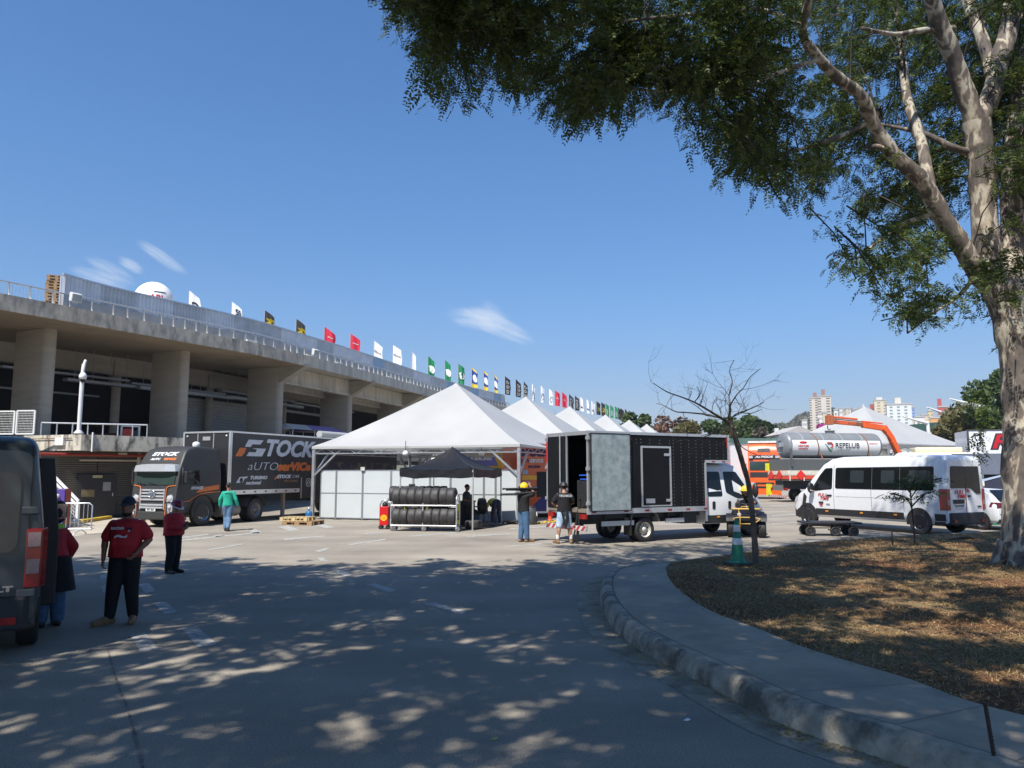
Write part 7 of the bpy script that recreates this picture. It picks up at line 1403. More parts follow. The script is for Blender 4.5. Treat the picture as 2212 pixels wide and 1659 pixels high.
def person(label, loc, facing, pose=None, H=1.74, top=('tshirt', REDC), legs=('trousers', BLKC), shoes=BOOT, skin=SKIN, hat=None, hair=True, fat=1.0, belly=0.0, curl=.5, beard=False, vox=.011, look=(0, 1, 0), prints=(), grips=(None, None), socks=None, baggy=0.0):
    s = H / 1.74; J = {k: Vector(v) for k, v in BASE.items()}
    for k, v in (pose or {}).items(): J[k] = Vector(v)
    J = {k: v * s for k, v in J.items()}; J['_fw'] = Vector((0, 1, 0)); b = MB(); f = math.sqrt(fat)
    hd = J['head']; lk = Vector(look).normalized(); upv = (hd - J['neck']).normalized(); upv = (upv - lk * upv.dot(lk)); upv = (upv * .4 + Vector((0, 0, 1)) - lk * lk.z); upv = (upv - lk * upv.dot(lk)).normalized(); rt = lk.cross(upv).normalized()
    def hp(x, y, z): return hd + (rt * x + lk * y + upv * z) * s
    # body: trunk, limbs, head with features, hands, feet
    trunk_shape(b, J, fat, 0, belly=belly)
    rcone(b, J['neck'] - upv * .06 * s, hd - upv * .05 * s - lk * .01, .062 * s, .056 * s)
    for sd, sg in (('l', -1), ('r', 1)):
        chain(b, [J[sd + 'sho'], J[sd + 'elb'], J[sd + 'wri']], [.054 * f * s, .043 * f * s, .029 * s]); mid = J[sd + 'elb'].lerp(J[sd + 'wri'], .3); rcone(b, J[sd + 'elb'], mid, .042 * f * s, .043 * f * s)
        chain(b, [J[sd + 'hip'] + Vector((0, 0, -.03)), J[sd + 'kne'], J[sd + 'ank']], [.092 * f * s, .058 * f * s, .039 * s]); cf = J[sd + 'kne'].lerp(J[sd + 'ank'], .3) + Vector((0, -.015, 0)); rcone(b, J[sd + 'kne'], cf, .056 * s, .058 * f * s); rcone(b, cf, J[sd + 'ank'], .056 * f * s, .038 * s)
        rcone(b, J[sd + 'ank'] - Vector((0, 0, .03)), J[sd + 'toe'], .04 * s, .03 * s); hand(b, J[sd + 'wri'], J[sd + 'elb'], curl, sg, grips[0 if sd == 'l' else 1])
    hm = []
    for zz, rx, ry, yo in ((-.125, .02, .02, .055), (-.112, .048, .05, .045), (-.085, .062, .075, .025), (-.04, .072, .092, .008), (.01, .077, .1, 0), (.06, .076, .1, -.004), (.095, .062, .082, -.008), (.115, .035, .05, -.01), (.12, .01, .012, -.01)): hm.append([hp(rx * math.cos(t), yo + ry * math.sin(t), zz) for t in [2 * math.pi * k / 18 for k in range(18)]])
    b.loft(hm, True, True)
    rcone(b, hp(0, .098, .012), hp(0, .118, -.03), .010 * s, .016 * s, 8)                      # nose
    for sg in (-1, 1): rcone(b, hp(sg * .078, -.005, .012), hp(sg * .081, -.008, -.02), .02 * s, .014 * s, 8); rcone(b, hp(sg * .015, .093, -.068), hp(sg * .004, .098, -.068), .008 * s, .009 * s, 6); rcone(b, hp(sg * .048, .085, .028), hp(sg * .02, .094, .026), .010 * s, .010 * s, 6)
    o = fuse(b, 'person', skin, None, vox * .8, 3); o.location = loc; o.rotation_euler.z = facing; tag(o, label, 'person')
    for sg in (-1, 1): m = MB(); m.ell(hp(sg * .031, .087, .008), (.012 * s, .008 * s, .008 * s), 8, 6); m.build('eye', M('eye_white', (.5, .48, .45), .2), o)
    # clothes
    kind, cm = top; t = MB(); trunk_shape(t, J, fat, .016 + baggy, z0=-.02 if kind != 'short' else .1, z1=.975, belly=belly); long = kind in ('jacket', 'longsleeve')
    for sd in 'lr':
        e = J[sd + 'elb']; w_ = J[sd + 'wri']; sh = J[sd + 'sho']
        if long: chain(t, [sh, e, e.lerp(w_, .9)], [.064 * f * s + baggy * .6, .055 * f * s + baggy * .8, .045 * s + baggy * .8])
        elif kind != 'vest': chain(t, [sh + Vector((0, 0, -.012)), sh.lerp(e, .45), sh.lerp(e, .74)], [.060 * f * s + baggy * .4, .064 * f * s + baggy * .8, .066 * f * s + baggy])
    ck = 'jacket' if kind == 'jacket' else ('shirt' if long else 'tshirt')
    sh_o = fuse(t, ck, cm, o, vox * 1.1, 5)
    kind, cm = legs; t = MB(); hz = (J['lhip'] + J['rhip']) / 2; trunk_shape(t, J, fat, .012, z0=-.1, z1=.14, belly=belly * .3)
    for sd in 'lr':
        k_, a_ = J[sd + 'kne'], J[sd + 'ank']
        if kind == 'shorts': chain(t, [J[sd + 'hip'] - Vector((0, 0, .03)), J[sd + 'hip'].lerp(k_, .96)], [.108 * f * s, .098 * f * s])
        else: chain(t, [J[sd + 'hip'] - Vector((0, 0, .03)), k_, a_ + (k_ - a_) * .08], [.106 * f * s + baggy, .078 * f * s + baggy, .062 * s + baggy])
    fuse(t, kind, cm, o, vox * 1.1, 5)
    for sd in 'lr':
        t = MB(); a_, q = J[sd + 'ank'], J[sd + 'toe']; d = (q - a_); d.z = 0; d.normalize(); base_z = q.z - .03 * s; heel = Vector((a_.x, a_.y, base_z)) - d * .045 * s; tip = Vector((q.x, q.y, base_z)) + d * .07 * s
        rcone(t, a_ + Vector((0, 0, .045 * s)), Vector((a_.x, a_.y, base_z + .05 * s)), .052 * s, .055 * s); rcone(t, heel + Vector((0, 0, .045 * s)), tip + Vector((0, 0, .038 * s)), .047 * s, .042 * s); rcone(t, a_, tip.lerp(heel, .35) + Vector((0, 0, .05 * s)), .05 * s, .045 * s); side = Vector((-d.y, d.x, 0)) * .043 * s
        t.prism([heel - side * .8, tip - side, tip + d * .02, tip + side, heel + side * .8, heel - d * .02], (0, 0, .0), (0, 0, .03 * s)); fuse(t, 'shoe', shoes, o, vox * .9, 2)
        if socks: t = MB(); chain(t, [a_ + Vector((0, 0, .04)), a_ + Vector((0, 0, .13 * s))], [.05 * s, .051 * s]); fuse(t, 'sock', socks, o, vox, 2)
    # hair / beard / headgear
    if hair:
        t = MB(); rings = []
        for zz, g in ((-.05, .6), (0, .9), (.05, 1.04), (.1, .85), (.128, .3)): rings.append([hp(.083 * g * math.cos(a), -.022 + .098 * g * math.sin(a) * (1 if math.sin(a) < 0 else (.55 if zz < .08 else .95)), zz) for a in [2 * math.pi * k / 16 for k in range(16)]])
        t.loft(rings, True, True); t.build('hair', HAIR, o)
    if beard:
        t = MB(); rings = []
        for zz, g in ((-.14, .35), (-.128, .75), (-.105, .97), (-.088, .98), (-.075, .8)): rings.append([hp(.068 * g * math.cos(a), .022 + .082 * g * math.sin(a) * (1 if math.sin(a) > 0 else .3), zz) for a in [2 * math.pi * k / 16 for k in range(16)]])
        t.loft(rings, True, True); t.build('beard', HAIR, o)
    if hat:
        hk, hm_, extra = hat; t = MB(); rings = []
        R0 = {'cap': (.092, .112), 'helmet': (.125, .145)}[hk]
        zb, zt = (.035, .145) if hk == 'cap' else (.02, .175)
        for k in range(8): a = k / 7 * math.pi / 2; rings.append([hp(max(R0[0] * math.cos(a), .004) * math.cos(q), -.008 + max(R0[1] * math.cos(a), .004) * math.sin(q), zb + (zt - zb) * math.sin(a)) for q in [2 * math.pi * j / 20 for j in range(20)]])
        t.loft(rings, True, True); ho = t.build('cap' if hk == 'cap' else 'hard_hat', hm_, o)
        t = MB(); n_ = 14
        if hk == 'cap': t.loft([[hp(.085 * math.cos(q), .08 * math.sin(q) + .01, .045), hp(.083 * math.cos(q), .02 + .17 * math.sin(q), .03), hp(.083 * math.cos(q), .02 + .17 * math.sin(q), .022), hp(.085 * math.cos(q), .08 * math.sin(q) + .01, .035)] for q in [math.pi * j / n_ for j in range(n_ + 1)]], True, True)
        else: t.loft([[hp(.122 * math.cos(q), -.008 + .142 * math.sin(q), .03), hp(.15 * math.cos(q), -.0 + (.2 if math.sin(q) > 0 else .16) * math.sin(q), .018), hp(.15 * math.cos(q), -.0 + (.2 if math.sin(q) > 0 else .16) * math.sin(q), .010), hp(.122 * math.cos(q), -.008 + .142 * math.sin(q), .018)] for q in [2 * math.pi * j / 24 for j in range(24)]], False, True, True)
        t.build('brim', extra or hm_, ho)
    for txt, size, mt, (px, pz), face in prints:                                               # small prints on the chest (+1) or back (-1)
        hpz = (J['lhip'] + J['rhip']) / 2; sp = J['neck'] - hpz; c = hpz + sp * pz; m = MB(); T = plane_mat(c + Vector((px, face * (.118 * fat + .022 + belly * .55 * max(0, 1 - abs(pz - .4) * 2.5) + .006), 0)), (-face, 0, 0), (0, face, -.05)); m.text(txt, size, T, off=.002, ext=.006); m.build('print', mt, sh_o)
    return o
def FACE(dx, dy): return math.atan2(-dx, dy)                                                   # rotation so that local +y looks along (dx, dy)
pg = lambda x, y: G(x, y)
# man in red T-shirt walking towards the camera, in the shade
p = pg(263, 1346)
person('bearded person in red T-shirt, dark cap and black trousers standing nearest to the grey van', p, FACE(.16, -1), dict(lsho=(-.185, 0, 1.375), rsho=(.185, 0, 1.375), head=(-.01, .03, 1.62), lelb=(-.30, -.02, 1.15), lwri=(-.19, .17, .97), relb=(.29, -.03, 1.14), rwri=(.285, .02, .88), lkne=(-.10, .0, .49), lank=(-.125, -.06, .085), ltoe=(-.15, .08, .03), rkne=(.12, .05, .49), rank=(.16, .02, .085), rtoe=(.26, .14, .03)), 1.74, ('tshirt', REDC), ('trousers', BLKC), BOOT, SKIND, ('cap', M('navy_cap', (.012, .014, .03), .7), None), False, 1.22, .05, .55, True, .0095, (.1, 1, -.04), (('RACING', .045, LG, (.075, .74), 1), ('mw', .06, PK, (-.08, .74), 1), ('o', .05, LG, (-.08, .68), 1), ('~', .3, LG, (.02, .55), 1)), baggy=.012)
# person in red jacket and dark red helmet looking at a phone
p = pg(371, 1238)
hl = M('maroon_helmet', (.18, .01, .03), .3, var=.1)
o = person('person in red jacket and maroon helmet looking down at a phone on the road', p, FACE(.88, -.35), dict(head=(0, .05, 1.61), lelb=(-.22, .07, 1.14), lwri=(-.08, .29, 1.10), relb=(.22, .07, 1.12), rwri=(.06, .30, 1.08), lkne=(-.09, .03, .49), rkne=(.09, .03, .49)), 1.50, ('jacket', REDC), ('trousers', BLKC), BOOTK, SKIN, ('helmet', hl, M('helmet_white', (.6, .6, .6), .4)), True, 1.2, .07, .8, False, .0105, (0, 1, -.55), (), baggy=.02)
m = MB(); m.bar((-.06, .262, 1.17), (.08, .262, 1.17), .03, .012); m.build('reflective_strip', REFL, o) if 0 else None
arm = MB(); arm.box(-.272, -.262, .0, .06, 1.08, 1.135); arm.build('sleeve_patch', LG, o)
ph = MB(); ph.prism([(-.03, .315, .955), (.05, .315, .955), (.05, .35, 1.08), (-.03, .35, 1.08)], (0, 0, 0), (0, .01, -.003)); q = ph.build('mobile_phone', BLACK); q.location = p; q.rotation_euler.z = o.rotation_euler.z; tag(q, 'dark phone held in both hands by the person with maroon helmet', 'phone')
# worker in green shirt walking away
p = pg(490, 1147)
person('person in green long sleeved shirt, jeans and dark cap walking away beside the tractor truck', p, FACE(-.25, 1), dict(lelb=(-.27, .0, 1.14), lwri=(-.28, .08, .90), relb=(.27, -.05, 1.14), rwri=(.34, .02, .92), lkne=(-.06, .10, .50), lank=(-.05, -.02, .10), ltoe=(-.06, .14, .05), rkne=(.06, .02, .48), rank=(.05, -.2, .12), rtoe=(.06, -.06, .03)), 1.72, ('longsleeve', GRNC), ('trousers', M('work_jeans', (.09, .16, .26), .85, var=.35, vs=7, bump=.35, bs=18)), BOOTK, SKIND, ('cap', M('dark_cap', (.03, .03, .03), .7), None), True, .95, 0, .5, False, .011, (0, 1, -.08), (('TELEFONE', .05, M('print_dark_green2', (.01, .12, .09), .7), (0, .8), -1),), baggy=.016)
# man behind the truck by the shutter
p = W(306, 1085, 34.0); p.z = 0
person('person in dark blue clothes standing by the shutter behind the tractor truck grille', p, FACE(.6, -.8), None, 1.72, ('longsleeve', DKBL), ('trousers', BLKC), BOOTK, SKIND, None, True, 1.0, .02, .4, False, .013)
# person leaning in at the grey van's open side
p = pg(103, 1353)
o = person('person in yellow vest and red sleeves leaning into the open side of the grey van', p, FACE(-.75, .65), dict(head=(-.02, .30, 1.50), neck=(0, .2, 1.38), lsho=(-.17, .17, 1.28), rsho=(.17, .15, 1.28), lelb=(-.22, .42, 1.2), lwri=(-.2, .62, 1.15), relb=(.29, .08, 1.08), rwri=(.25, .22, .88)), 1.70, ('longsleeve', REDC), ('trousers', JEAN), BOOTK, SKIN, None, True, 1.0, 0, .5, False, .0105, (-.2, 1, -.2), baggy=.03)
m = MB(); hpz = Vector((0, .0, .92)); m.loft([ellring(Vector((0, .0 + .0 * k, .80 + .115 * k)) + Vector((0, .033 * k, 0)), Vector((1, 0, 0)), Vector((0, 1, 0)), .195 - .002 * k, .155 - .003 * k) for k in range(6)], True, True); m.build('safety_vest', M('lime_vest', (.30, .62, .03), .6, var=.15), o)
m = MB(); m.loft([ellring(Vector((.02, -.04 - .02 * k, .94 - .11 * k)), Vector((1, 0, 0)), Vector((0, 1, 0)), .2 + .012 * k, .17 + .03 * k) for k in range(5)], True, True); m.build('tied_coat', BLKC, o)
# helmeted man carrying folded tripods on the shoulder
p = pg(1131, 1171)
YH = M('helmet_yellow', (.8, .52, .01), .3, var=.04)
o = person('person in yellow helmet, black shirt and jeans carrying folded tripods on the shoulder', p, FACE(.62, .55), dict(head=(0, .03, 1.60), relb=(.26, .20, 1.43), rwri=(.16, .12, 1.66), lelb=(-.25, .10, 1.2), lwri=(-.14, .30, 1.3), rank=(.10, .05, .085), rtoe=(.13, .2, .03)), 1.76, ('tshirt', BLKC), ('trousers', JEAN), BOOT, SKIN, ('helmet', YH, None), True, 1.05, .02, .9, False, .011, (0, 1, .0), grips=(None, Vector((.1, .3, 1.7))), baggy=.014)
def tripod_bundle(label, loc, rz, pts, name='tripod'):
    t = thing(name, label, 'tripod', loc, rz); TB_ = M('tripod_black', (.012, .013, .014), .45)
    for a, b in pts:
        a, b = Vector(a), Vector(b); m = MB(); m.cyl(a, a.lerp(b, .55), .032, n=8); m.cyl(a.lerp(b, .5), b, .024, n=8); m.ell(a.lerp(b, .55), (.045, .045, .045), 8, 6); m.ell(b, (.034, .034, .034), 8, 6); m.build('leg', TB_, t)
    return t
hdv = Vector((p.x, p.y, 0))
tripod_bundle('bundle of folded black tripods resting on the shoulder of the yellow helmeted person', (p.x, p.y - .12, 0), R(8), [((.42, 0, 1.62), (-.62, .0, 1.60)), ((.44, .06, 1.55), (-.5, .06, 1.57)), ((.40, -.04, 1.50), (-.7, -.05, 1.42)), ((.30, .02, 1.46), (-.68, .03, 1.44)), ((.42, .1, 1.64), (-.1, .1, 1.66)), ((.33, 0, 1.38), (.1, .02, 1.52))])
# man in denim shorts working at the truck's rear
p = pg(1219, 1174)
o = person('person in black helmet, black T-shirt and pale denim shorts standing at the open truck rear', p, FACE(-.12, 1), dict(head=(.0, .06, 1.59), lsho=(-.185, 0, 1.375), rsho=(.185, 0, 1.375), lelb=(-.31, .06, 1.16), lwri=(-.2, .28, 1.06), relb=(.28, .06, 1.16), rwri=(.16, .28, 1.06), lkne=(-.14, .01, .49), rkne=(.14, .01, .49), lank=(-.2, -.03, .085), rank=(.19, -.03, .085), ltoe=(-.25, .11, .03), rtoe=(.22, .12, .03)), 1.80, ('tshirt', BLKC), ('shorts', JEANL), BOOT, SKIN, ('helmet', BLACK, None), True, 1.12, .02, .7, False, .011, (0, 1, -.25), (('TECNICO', .09, LG, (.02, .80), -1),), socks=M('white_sock', (.6, .6, .6), .8), baggy=.014)
m = MB(); m.tube([(-.12, -.16, 1.02), (-.06, -.17, .8), (-.02, -.17, .66)], [.025, .035, .02], 8); m.tube([(.06, -.17, .98), (.05, -.18, .7), (.0, -.17, .45)], [.03, .05, .03], 8); m.build('tool_belt', BLKC, o)
tp = tripod_bundle('closed black tripod standing on the road at the rear wheel of the box truck', G(1249, 1175), R(0), [((.03, 0, 1.1), (-.16, -.05, .01)), ((.06, .03, 1.1), (-.06, .0, .01)), ((.05, -.02, 1.1), (-.02, -.08, .01))]); m = MB(); m.cyl((.05, 0, 1.05), (.08, .01, 1.38), .03, n=10); m.box(.03, .13, -.05, .05, 1.3, 1.42); m.build('tripod_head', BLACK, tp)
# seated man under the gazebo
p = W(1008, 1100, 30.3); p.z = 0
person('person in black cap standing half hidden behind the tyre rack under the gazebo', p, FACE(.9, -.4), dict(lelb=(-.24, .02, 1.12), lwri=(-.14, .26, 1.05), relb=(.24, .02, 1.12), rwri=(.12, .26, 1.05)), 1.62, ('tshirt', M('grey_dark_shirt', (.03, .032, .035), .8)), ('trousers', BLKC), BOOTK, SKIND, ('cap', BLKC, None), True, 1.05, .02, .6, False, .013)
# bending man
p = W(1072, 1100, 31.0); p.z = 0
person('person in yellow shirt bending far down under the right side of the gazebo', p, FACE(-.35, .94), dict(neck=(-.02, .50, .98), head=(-.03, .62, .86), lsho=(-.18, .40, .97), rsho=(.16, .40, .97), lelb=(-.24, .52, .68), lwri=(-.2, .5, .44), relb=(.17, .55, .68), rwri=(.1, .52, .42), lhip=(-.09, -.02, .93), rhip=(.09, -.02, .93), lkne=(-.13, .08, .5), rkne=(.13, .06, .5), lank=(-.17, -.02, .085), rank=(.16, -.02, .085), ltoe=(-.2, .12, .03), rtoe=(.2, .12, .03)), 1.68, ('tshirt', M('yellow_shirt', (.72, .66, .1), .7, bump=.3, bs=14)), ('trousers', DKBL), M('white_black_shoe', (.25, .25, .26), .6, var=.6, vs=20), SKIN, None, True, 1.0, 0, .4, False, .012, (0, .6, -.8))
# quad rider
q = qb.location; rz = qb.rotation_euler.z - math.pi / 2
o = person('person in yellow helmet and black clothes riding the quad bike behind the bare tree', (q.x, q.y, 0), rz, dict(head=(0, .14, 1.49), neck=(0, .06, 1.36), lsho=(-.17, .05, 1.27), rsho=(.17, .05, 1.27), lelb=(-.34, .10, 1.08), lwri=(-.32, .28, 1.10), relb=(.34, .10, 1.08), rwri=(.32, .28, 1.10), lhip=(-.1, -.18, .92), rhip=(.1, -.18, .92), lkne=(-.22, .2, .86), rkne=(.22, .2, .86), lank=(-.33, .1, .47), rank=(.33, .1, .47), ltoe=(-.34, .24, .42), rtoe=(.34, .24, .42)), 1.74, ('longsleeve', BLKC), ('trousers', BLKC), BOOTK, SKIND, ('helmet', M('helmet_yellow2', (.62, .45, .04), .35, var=.08), None), True, 1.0, 0, .9, False, .011, (0, 1, -.1), (('o', .1, M('print_gold', (.4, .3, .1), .6), (-.07, .72), 1),))
# ------------------------------------------------------------------ trees
def bark_mat(name, stops, sc=2.4, st=(1, 1, .45)):
    m = bpy.data.materials.new(name); m.use_nodes = True; n = m.node_tree.nodes; L = m.node_tree.links; b = n['Principled BSDF']; tc = n.new('ShaderNodeTexCoord'); mp = n.new('ShaderNodeMapping'); L.new(tc.outputs['Object'], mp.inputs[0]); mp.inputs['Scale'].default_value = st
    d = n.new('ShaderNodeTexNoise'); d.inputs['Scale'].default_value = 3; d.inputs['Detail'].default_value = 4; L.new(mp.outputs[0], d.inputs[0])
    ad = n.new('ShaderNodeVectorMath'); ad.operation = 'MULTIPLY_ADD'; L.new(d.outputs['Color'], ad.inputs[0]); ad.inputs[1].default_value = (.35, .35, .35); L.new(mp.outputs[0], ad.inputs[2])
    v = n.new('ShaderNodeTexNoise'); v.inputs['Scale'].default_value = sc; v.inputs['Detail'].default_value = 3; v.inputs['Roughness'].default_value = .5; L.new(ad.outputs[0], v.inputs[0])
    r = n.new('ShaderNodeValToRGB'); r.color_ramp.interpolation = 'LINEAR'; el = r.color_ramp.elements
    el[0].position, el[0].color = stops[0][0], (*stops[0][1], 1); el[1].position, el[1].color = stops[-1][0], (*stops[-1][1], 1)
    for p, c in stops[1:-1]: e = el.new(p); e.color = (*c, 1)
    L.new(v.outputs[0], r.inputs[0]); f = n.new('ShaderNodeTexNoise'); f.inputs['Scale'].default_value = 14; f.inputs['Detail'].default_value = 6; L.new(mp.outputs[0], f.inputs[0])
    mr = n.new('ShaderNodeMapRange'); mr.inputs['From Min'].default_value = .3; mr.inputs['From Max'].default_value = .7; mr.inputs['To Min'].default_value = .75; mr.inputs['To Max'].default_value = 1.2; L.new(f.outputs[0], mr.inputs[0])
    mx = n.new('ShaderNodeMix'); mx.data_type = 'RGBA'; mx.blend_type = 'MULTIPLY'; mx.inputs[0].default_value = 1; L.new(r.outputs[0], mx.inputs[6]); L.new(mr.outputs[0], mx.inputs[7]); L.new(mx.outputs[2], b.inputs['Base Color']); b.inputs['Roughness'].default_value = .85; b.inputs['Specular IOR Level'].default_value = .2
    bp = n.new('ShaderNodeBump'); bp.inputs['Strength'].default_value = .6; bp.inputs['Distance'].default_value = .02; ad2 = n.new('ShaderNodeMath'); ad2.operation = 'ADD'; L.new(v.outputs[0], ad2.inputs[0]); L.new(f.outputs[0], ad2.inputs[1]); L.new(ad2.outputs[0], bp.inputs['Height']); L.new(bp.outputs[0], b.inputs['Normal']); return m
BARK = bark_mat('mottled_bark', [(.36, (.11, .095, .085)), (.475, (.15, .125, .105)), (.49, (.30, .24, .185)), (.53, (.40, .36, .285)), (.585, (.43, .40, .32)), (.60, (.19, .15, .125)), (.72, (.13, .11, .10))], 3.4, (1, 1, .4))
DBARK = bark_mat('dark_bark', [(.3, (.03, .025, .022)), (.7, (.075, .06, .05))], 6)
THIN = [1.0]
def limb(m, pts, n=14, jit=.0):
    P = [W(x, y, Y) for x, y, w, Y in pts]; Rr = [max(w, 3 if THIN[0] == 1 else 1.2) * THIN[0] / FD * Y / 2 for x, y, w, Y in pts]
    k = 4; Ps = smoothline(P, k); Rs = []
    for i in range(len(P) - 1): Rs += [Rr[i] + (Rr[i + 1] - Rr[i]) * j / k for j in range(k)]
    Rs.append(Rr[-1]); Rs = [r * (1 + .05 * math.sin(i * 2.3) + .04 * math.sin(i * 5.1)) for i, r in enumerate(Rs)]
    m.tube(Ps, Rs, n); return list(zip(Ps, Rs))
def frond_mesh(P, D, size, pairs, ll, lw, seed, droop=.5):
    """P points, D directions: pinnate leaves, leaflets as small lozenges"""
    rg = np.random.default_rng(seed); n = len(P); P = np.asarray(P); D = np.asarray(D); D = D / np.linalg.norm(D, axis=1, keepdims=True)
    up = np.tile([0, 0, 1.0], (n, 1)) + rg.normal(0, .5, (n, 3)); S = np.cross(D, up); S /= np.linalg.norm(S, axis=1, keepdims=True) + 1e-9; U = np.cross(S, D); sz = size * rg.uniform(.65, 1.3, n)
    out = []
    for k in range(pairs):
        t = (k + .6) / pairs; c = P + D * (t * sz)[:, None] + np.array([0, 0, -1]) * (droop * sz * t * t)[:, None]; taper = .6 + .8 * math.sin(math.pi * min(t * .9 + .08, 1))
        for s in (-1, 1):
            a = S * s * .86 + D * .45 + rg.normal(0, .16, (n, 3)); a[:, 2] -= .25; a /= np.linalg.norm(a, axis=1, keepdims=True); w = np.cross(a, U + rg.normal(0, .25, (n, 3))); w /= np.linalg.norm(w, axis=1, keepdims=True) + 1e-9
            l_ = (ll * taper * sz / size)[:, None]; w_ = (lw * taper * sz / size)[:, None]; m_ = c + a * l_ * .45
            out.append(np.stack([c, m_ + w * w_, c + a * l_, m_ - w * w_], 1))
    V = np.concatenate(out, 0).reshape(-1, 3); return V, np.arange(len(V)).reshape(-1, 4)
def poly_in(px, py, poly):
    c = np.zeros(len(px), bool); n = len(poly)
    for i in range(n):
        (x1, y1), (x2, y2) = poly[i], poly[i - 1]
        if y1 == y2: continue
        c ^= ((y1 > py) != (y2 > py)) & (px < (x2 - x1) * (py - y1) / (y2 - y1) + x1)
    return c
# ---- the big mottled tree on the island
big = thing('shade_tree', 'big tree with cream and grey mottled trunk and dark feathery crown on the soil island', 'tree')
tm = MB(); allp = []
flare = [(2216, 1252, 140, 14.62), (2215, 1236, 110, 14.7), (2214, 1200, 92, 14.7), (2214, 1100, 86, 14.75), (2214, 950, 85, 14.8), (2211, 850, 82, 14.85), (2200, 750, 80, 14.9), (2180, 665, 80, 14.9), (2160, 615, 80, 14.9)]
allp += limb(tm, flare, 20)
for a in range(7):                                             # root flare
    t = a * .9 + .3; b0 = W(2208, 1200, 14.7); b0.z = .75; e0 = Vector((b0.x + .72 * math.cos(t), b0.y + .72 * math.sin(t), .22)); tm.tube([b0 + Vector((.22 * math.cos(t), .22 * math.sin(t), 0)), b0.lerp(e0, .62) + Vector((0, 0, -.15)), e0 + Vector((0, 0, -.02)), e0 + Vector((.35 * math.cos(t), .35 * math.sin(t), -.1))], [.2, .17, .10, .03], 10)
for pts in ([(2168, 640, 70, 14.9), (2140, 590, 56, 14.9), (2131, 549, 54, 14.9), (2126, 463, 54, 14.9), (2122, 364, 57, 14.85), (2116, 314, 58, 14.85), (2109, 262, 60, 14.8)],
            [(2178, 650, 60, 14.95), (2186, 560, 49, 15.1), (2186, 450, 46, 15.2), (2189, 350, 43, 15.3), (2197, 250, 38, 15.4), (2207, 150, 35, 15.5), (2220, 20, 30, 15.7)],
            [(2150, 640, 44, 14.85), (2113, 588, 44, 14.75), (2076, 530, 43, 14.6), (2040, 477, 41, 14.5), (2012, 425, 38, 14.4), (1981, 380, 36, 14.2), (1928, 331, 33, 14.0), (1887, 269, 30, 13.8), (1859, 206, 27, 13.5), (1812, 170, 25, 13.2), (1767, 124, 23, 12.8), (1734, 72, 20, 12.4), (1747, 0, 18, 12.0), (1765, -90, 14, 11.6)],
            [(2014, 432, 28, 14.4), (2004, 380, 25, 14.5), (1988, 300, 24, 14.8), (1960, 215, 21, 15.2), (1950, 130, 17, 15.6), (1938, 30, 13, 16)],
            [(2088, 328, 17, 14.8), (2052, 316, 15, 14.7), (2005, 292, 13, 14.8), (1960, 280, 9, 15.0), (1900, 268, 6, 15.3)],
            [(2109, 268, 46, 14.8), (2082, 195, 42, 14.7), (2057, 118, 38, 14.5), (2022, 30, 36, 14.2), (2002, -60, 33, 13.8)],
            [(2114, 268, 44, 14.85), (2143, 200, 41, 14.9), (2160, 130, 41, 15), (2180, 60, 41, 15.1), (2196, -50, 36, 15.2)],
            [(2140, 160, 26, 15.2), (2124, 90, 26, 15.5), (2096, 20, 28, 15.8), (2082, -60, 26, 16)],
            [(1915, 322, 14, 13.9), (1890, 316, 11, 13.9), (1868, 318, 7, 14)], [(2060, 62, 16, 14.5), (1990, 66, 13, 14.2), (1930, 74, 10, 13.8), (1860, 60, 8, 13.3)],
            [(1770, 128, 12, 12.8), (1700, 150, 10, 12.5), (1600, 190, 8, 12.2), (1480, 200, 6, 11.9), (1340, 190, 5, 11.6)], [(1740, 60, 12, 12.3), (1640, 20, 10, 12.0), (1500, 30, 8, 11.6), (1300, 50, 6, 11.2), (1130, 60, 5, 10.9), (950, 70, 4, 10.6)], [(1880, 262, 11, 13.8), (1800, 300, 9, 13.6), (1700, 330, 7, 13.3), (1620, 350, 5, 13.1)], [(2030, 460, 14, 14.5), (1960, 480, 10, 14.6), (1900, 520, 7, 14.8), (1850, 560, 5, 15)], [(2110, 590, 12, 14.9), (2070, 640, 8, 15.1), (2010, 680, 6, 15.2), (1960, 720, 4, 15.3)]):
    allp += limb(tm, pts, 14)
tm.build('trunk', BARK, big)
LP = np.array([p for p, r in allp]); rgc = np.random.default_rng(12)
crown_poly = [(812, -20), (826, 45), (862, 88), (890, 122), (915, 170), (935, 205), (968, 232), (1006, 240), (1022, 205), (1046, 176), (1110, 196), (1160, 226), (1196, 262), (1250, 276), (1330, 276), (1400, 262), (1426, 250), (1446, 285), (1490, 305), (1524, 326), (1550, 378), (1575, 410), (1620, 440), (1690, 446), (1770, 442), (1840, 452), (1888, 476), (1846, 508), (1806, 532), (1800, 574), (1818, 606), (1868, 634), (1906, 655), (1950, 680), (1944, 712), (1966, 735), (2010, 765), (2040, 796), (2088, 786), (2132, 776), (2165, 800), (2240, 800), (2420, 600), (2500, -150), (1500, -420), (900, -200)]
NB = 1180
px = rgc.uniform(800, 2480, NB * 4); py = rgc.uniform(-300, 800, NB * 4); ok = poly_in(px, py, crown_poly); px, py = px[ok], py[ok]
dens = np.where(py > 470, .46, 1.0) * np.where((px < 1030) & (py > -60), .85, 1) * np.where((px > 1930) & (px < 2200) & (py < 330), .85, 1) * np.where((px > 2040) & (py > 330), .5, 1) * np.where(px > 2230, .2, 1) * np.where(py < -40, .13, 1)
gapn = np.sin(px / 34 + 1.3 * np.sin(py / 29)) + np.sin(py / 25 + 1.7 * np.sin(px / 41)); dens = dens * np.where(gapn < -.55, .25, 1.0)
k_ = rgc.uniform(0, 1, len(px)) < dens * .98; px, py = px[k_][:NB], py[k_][:NB]
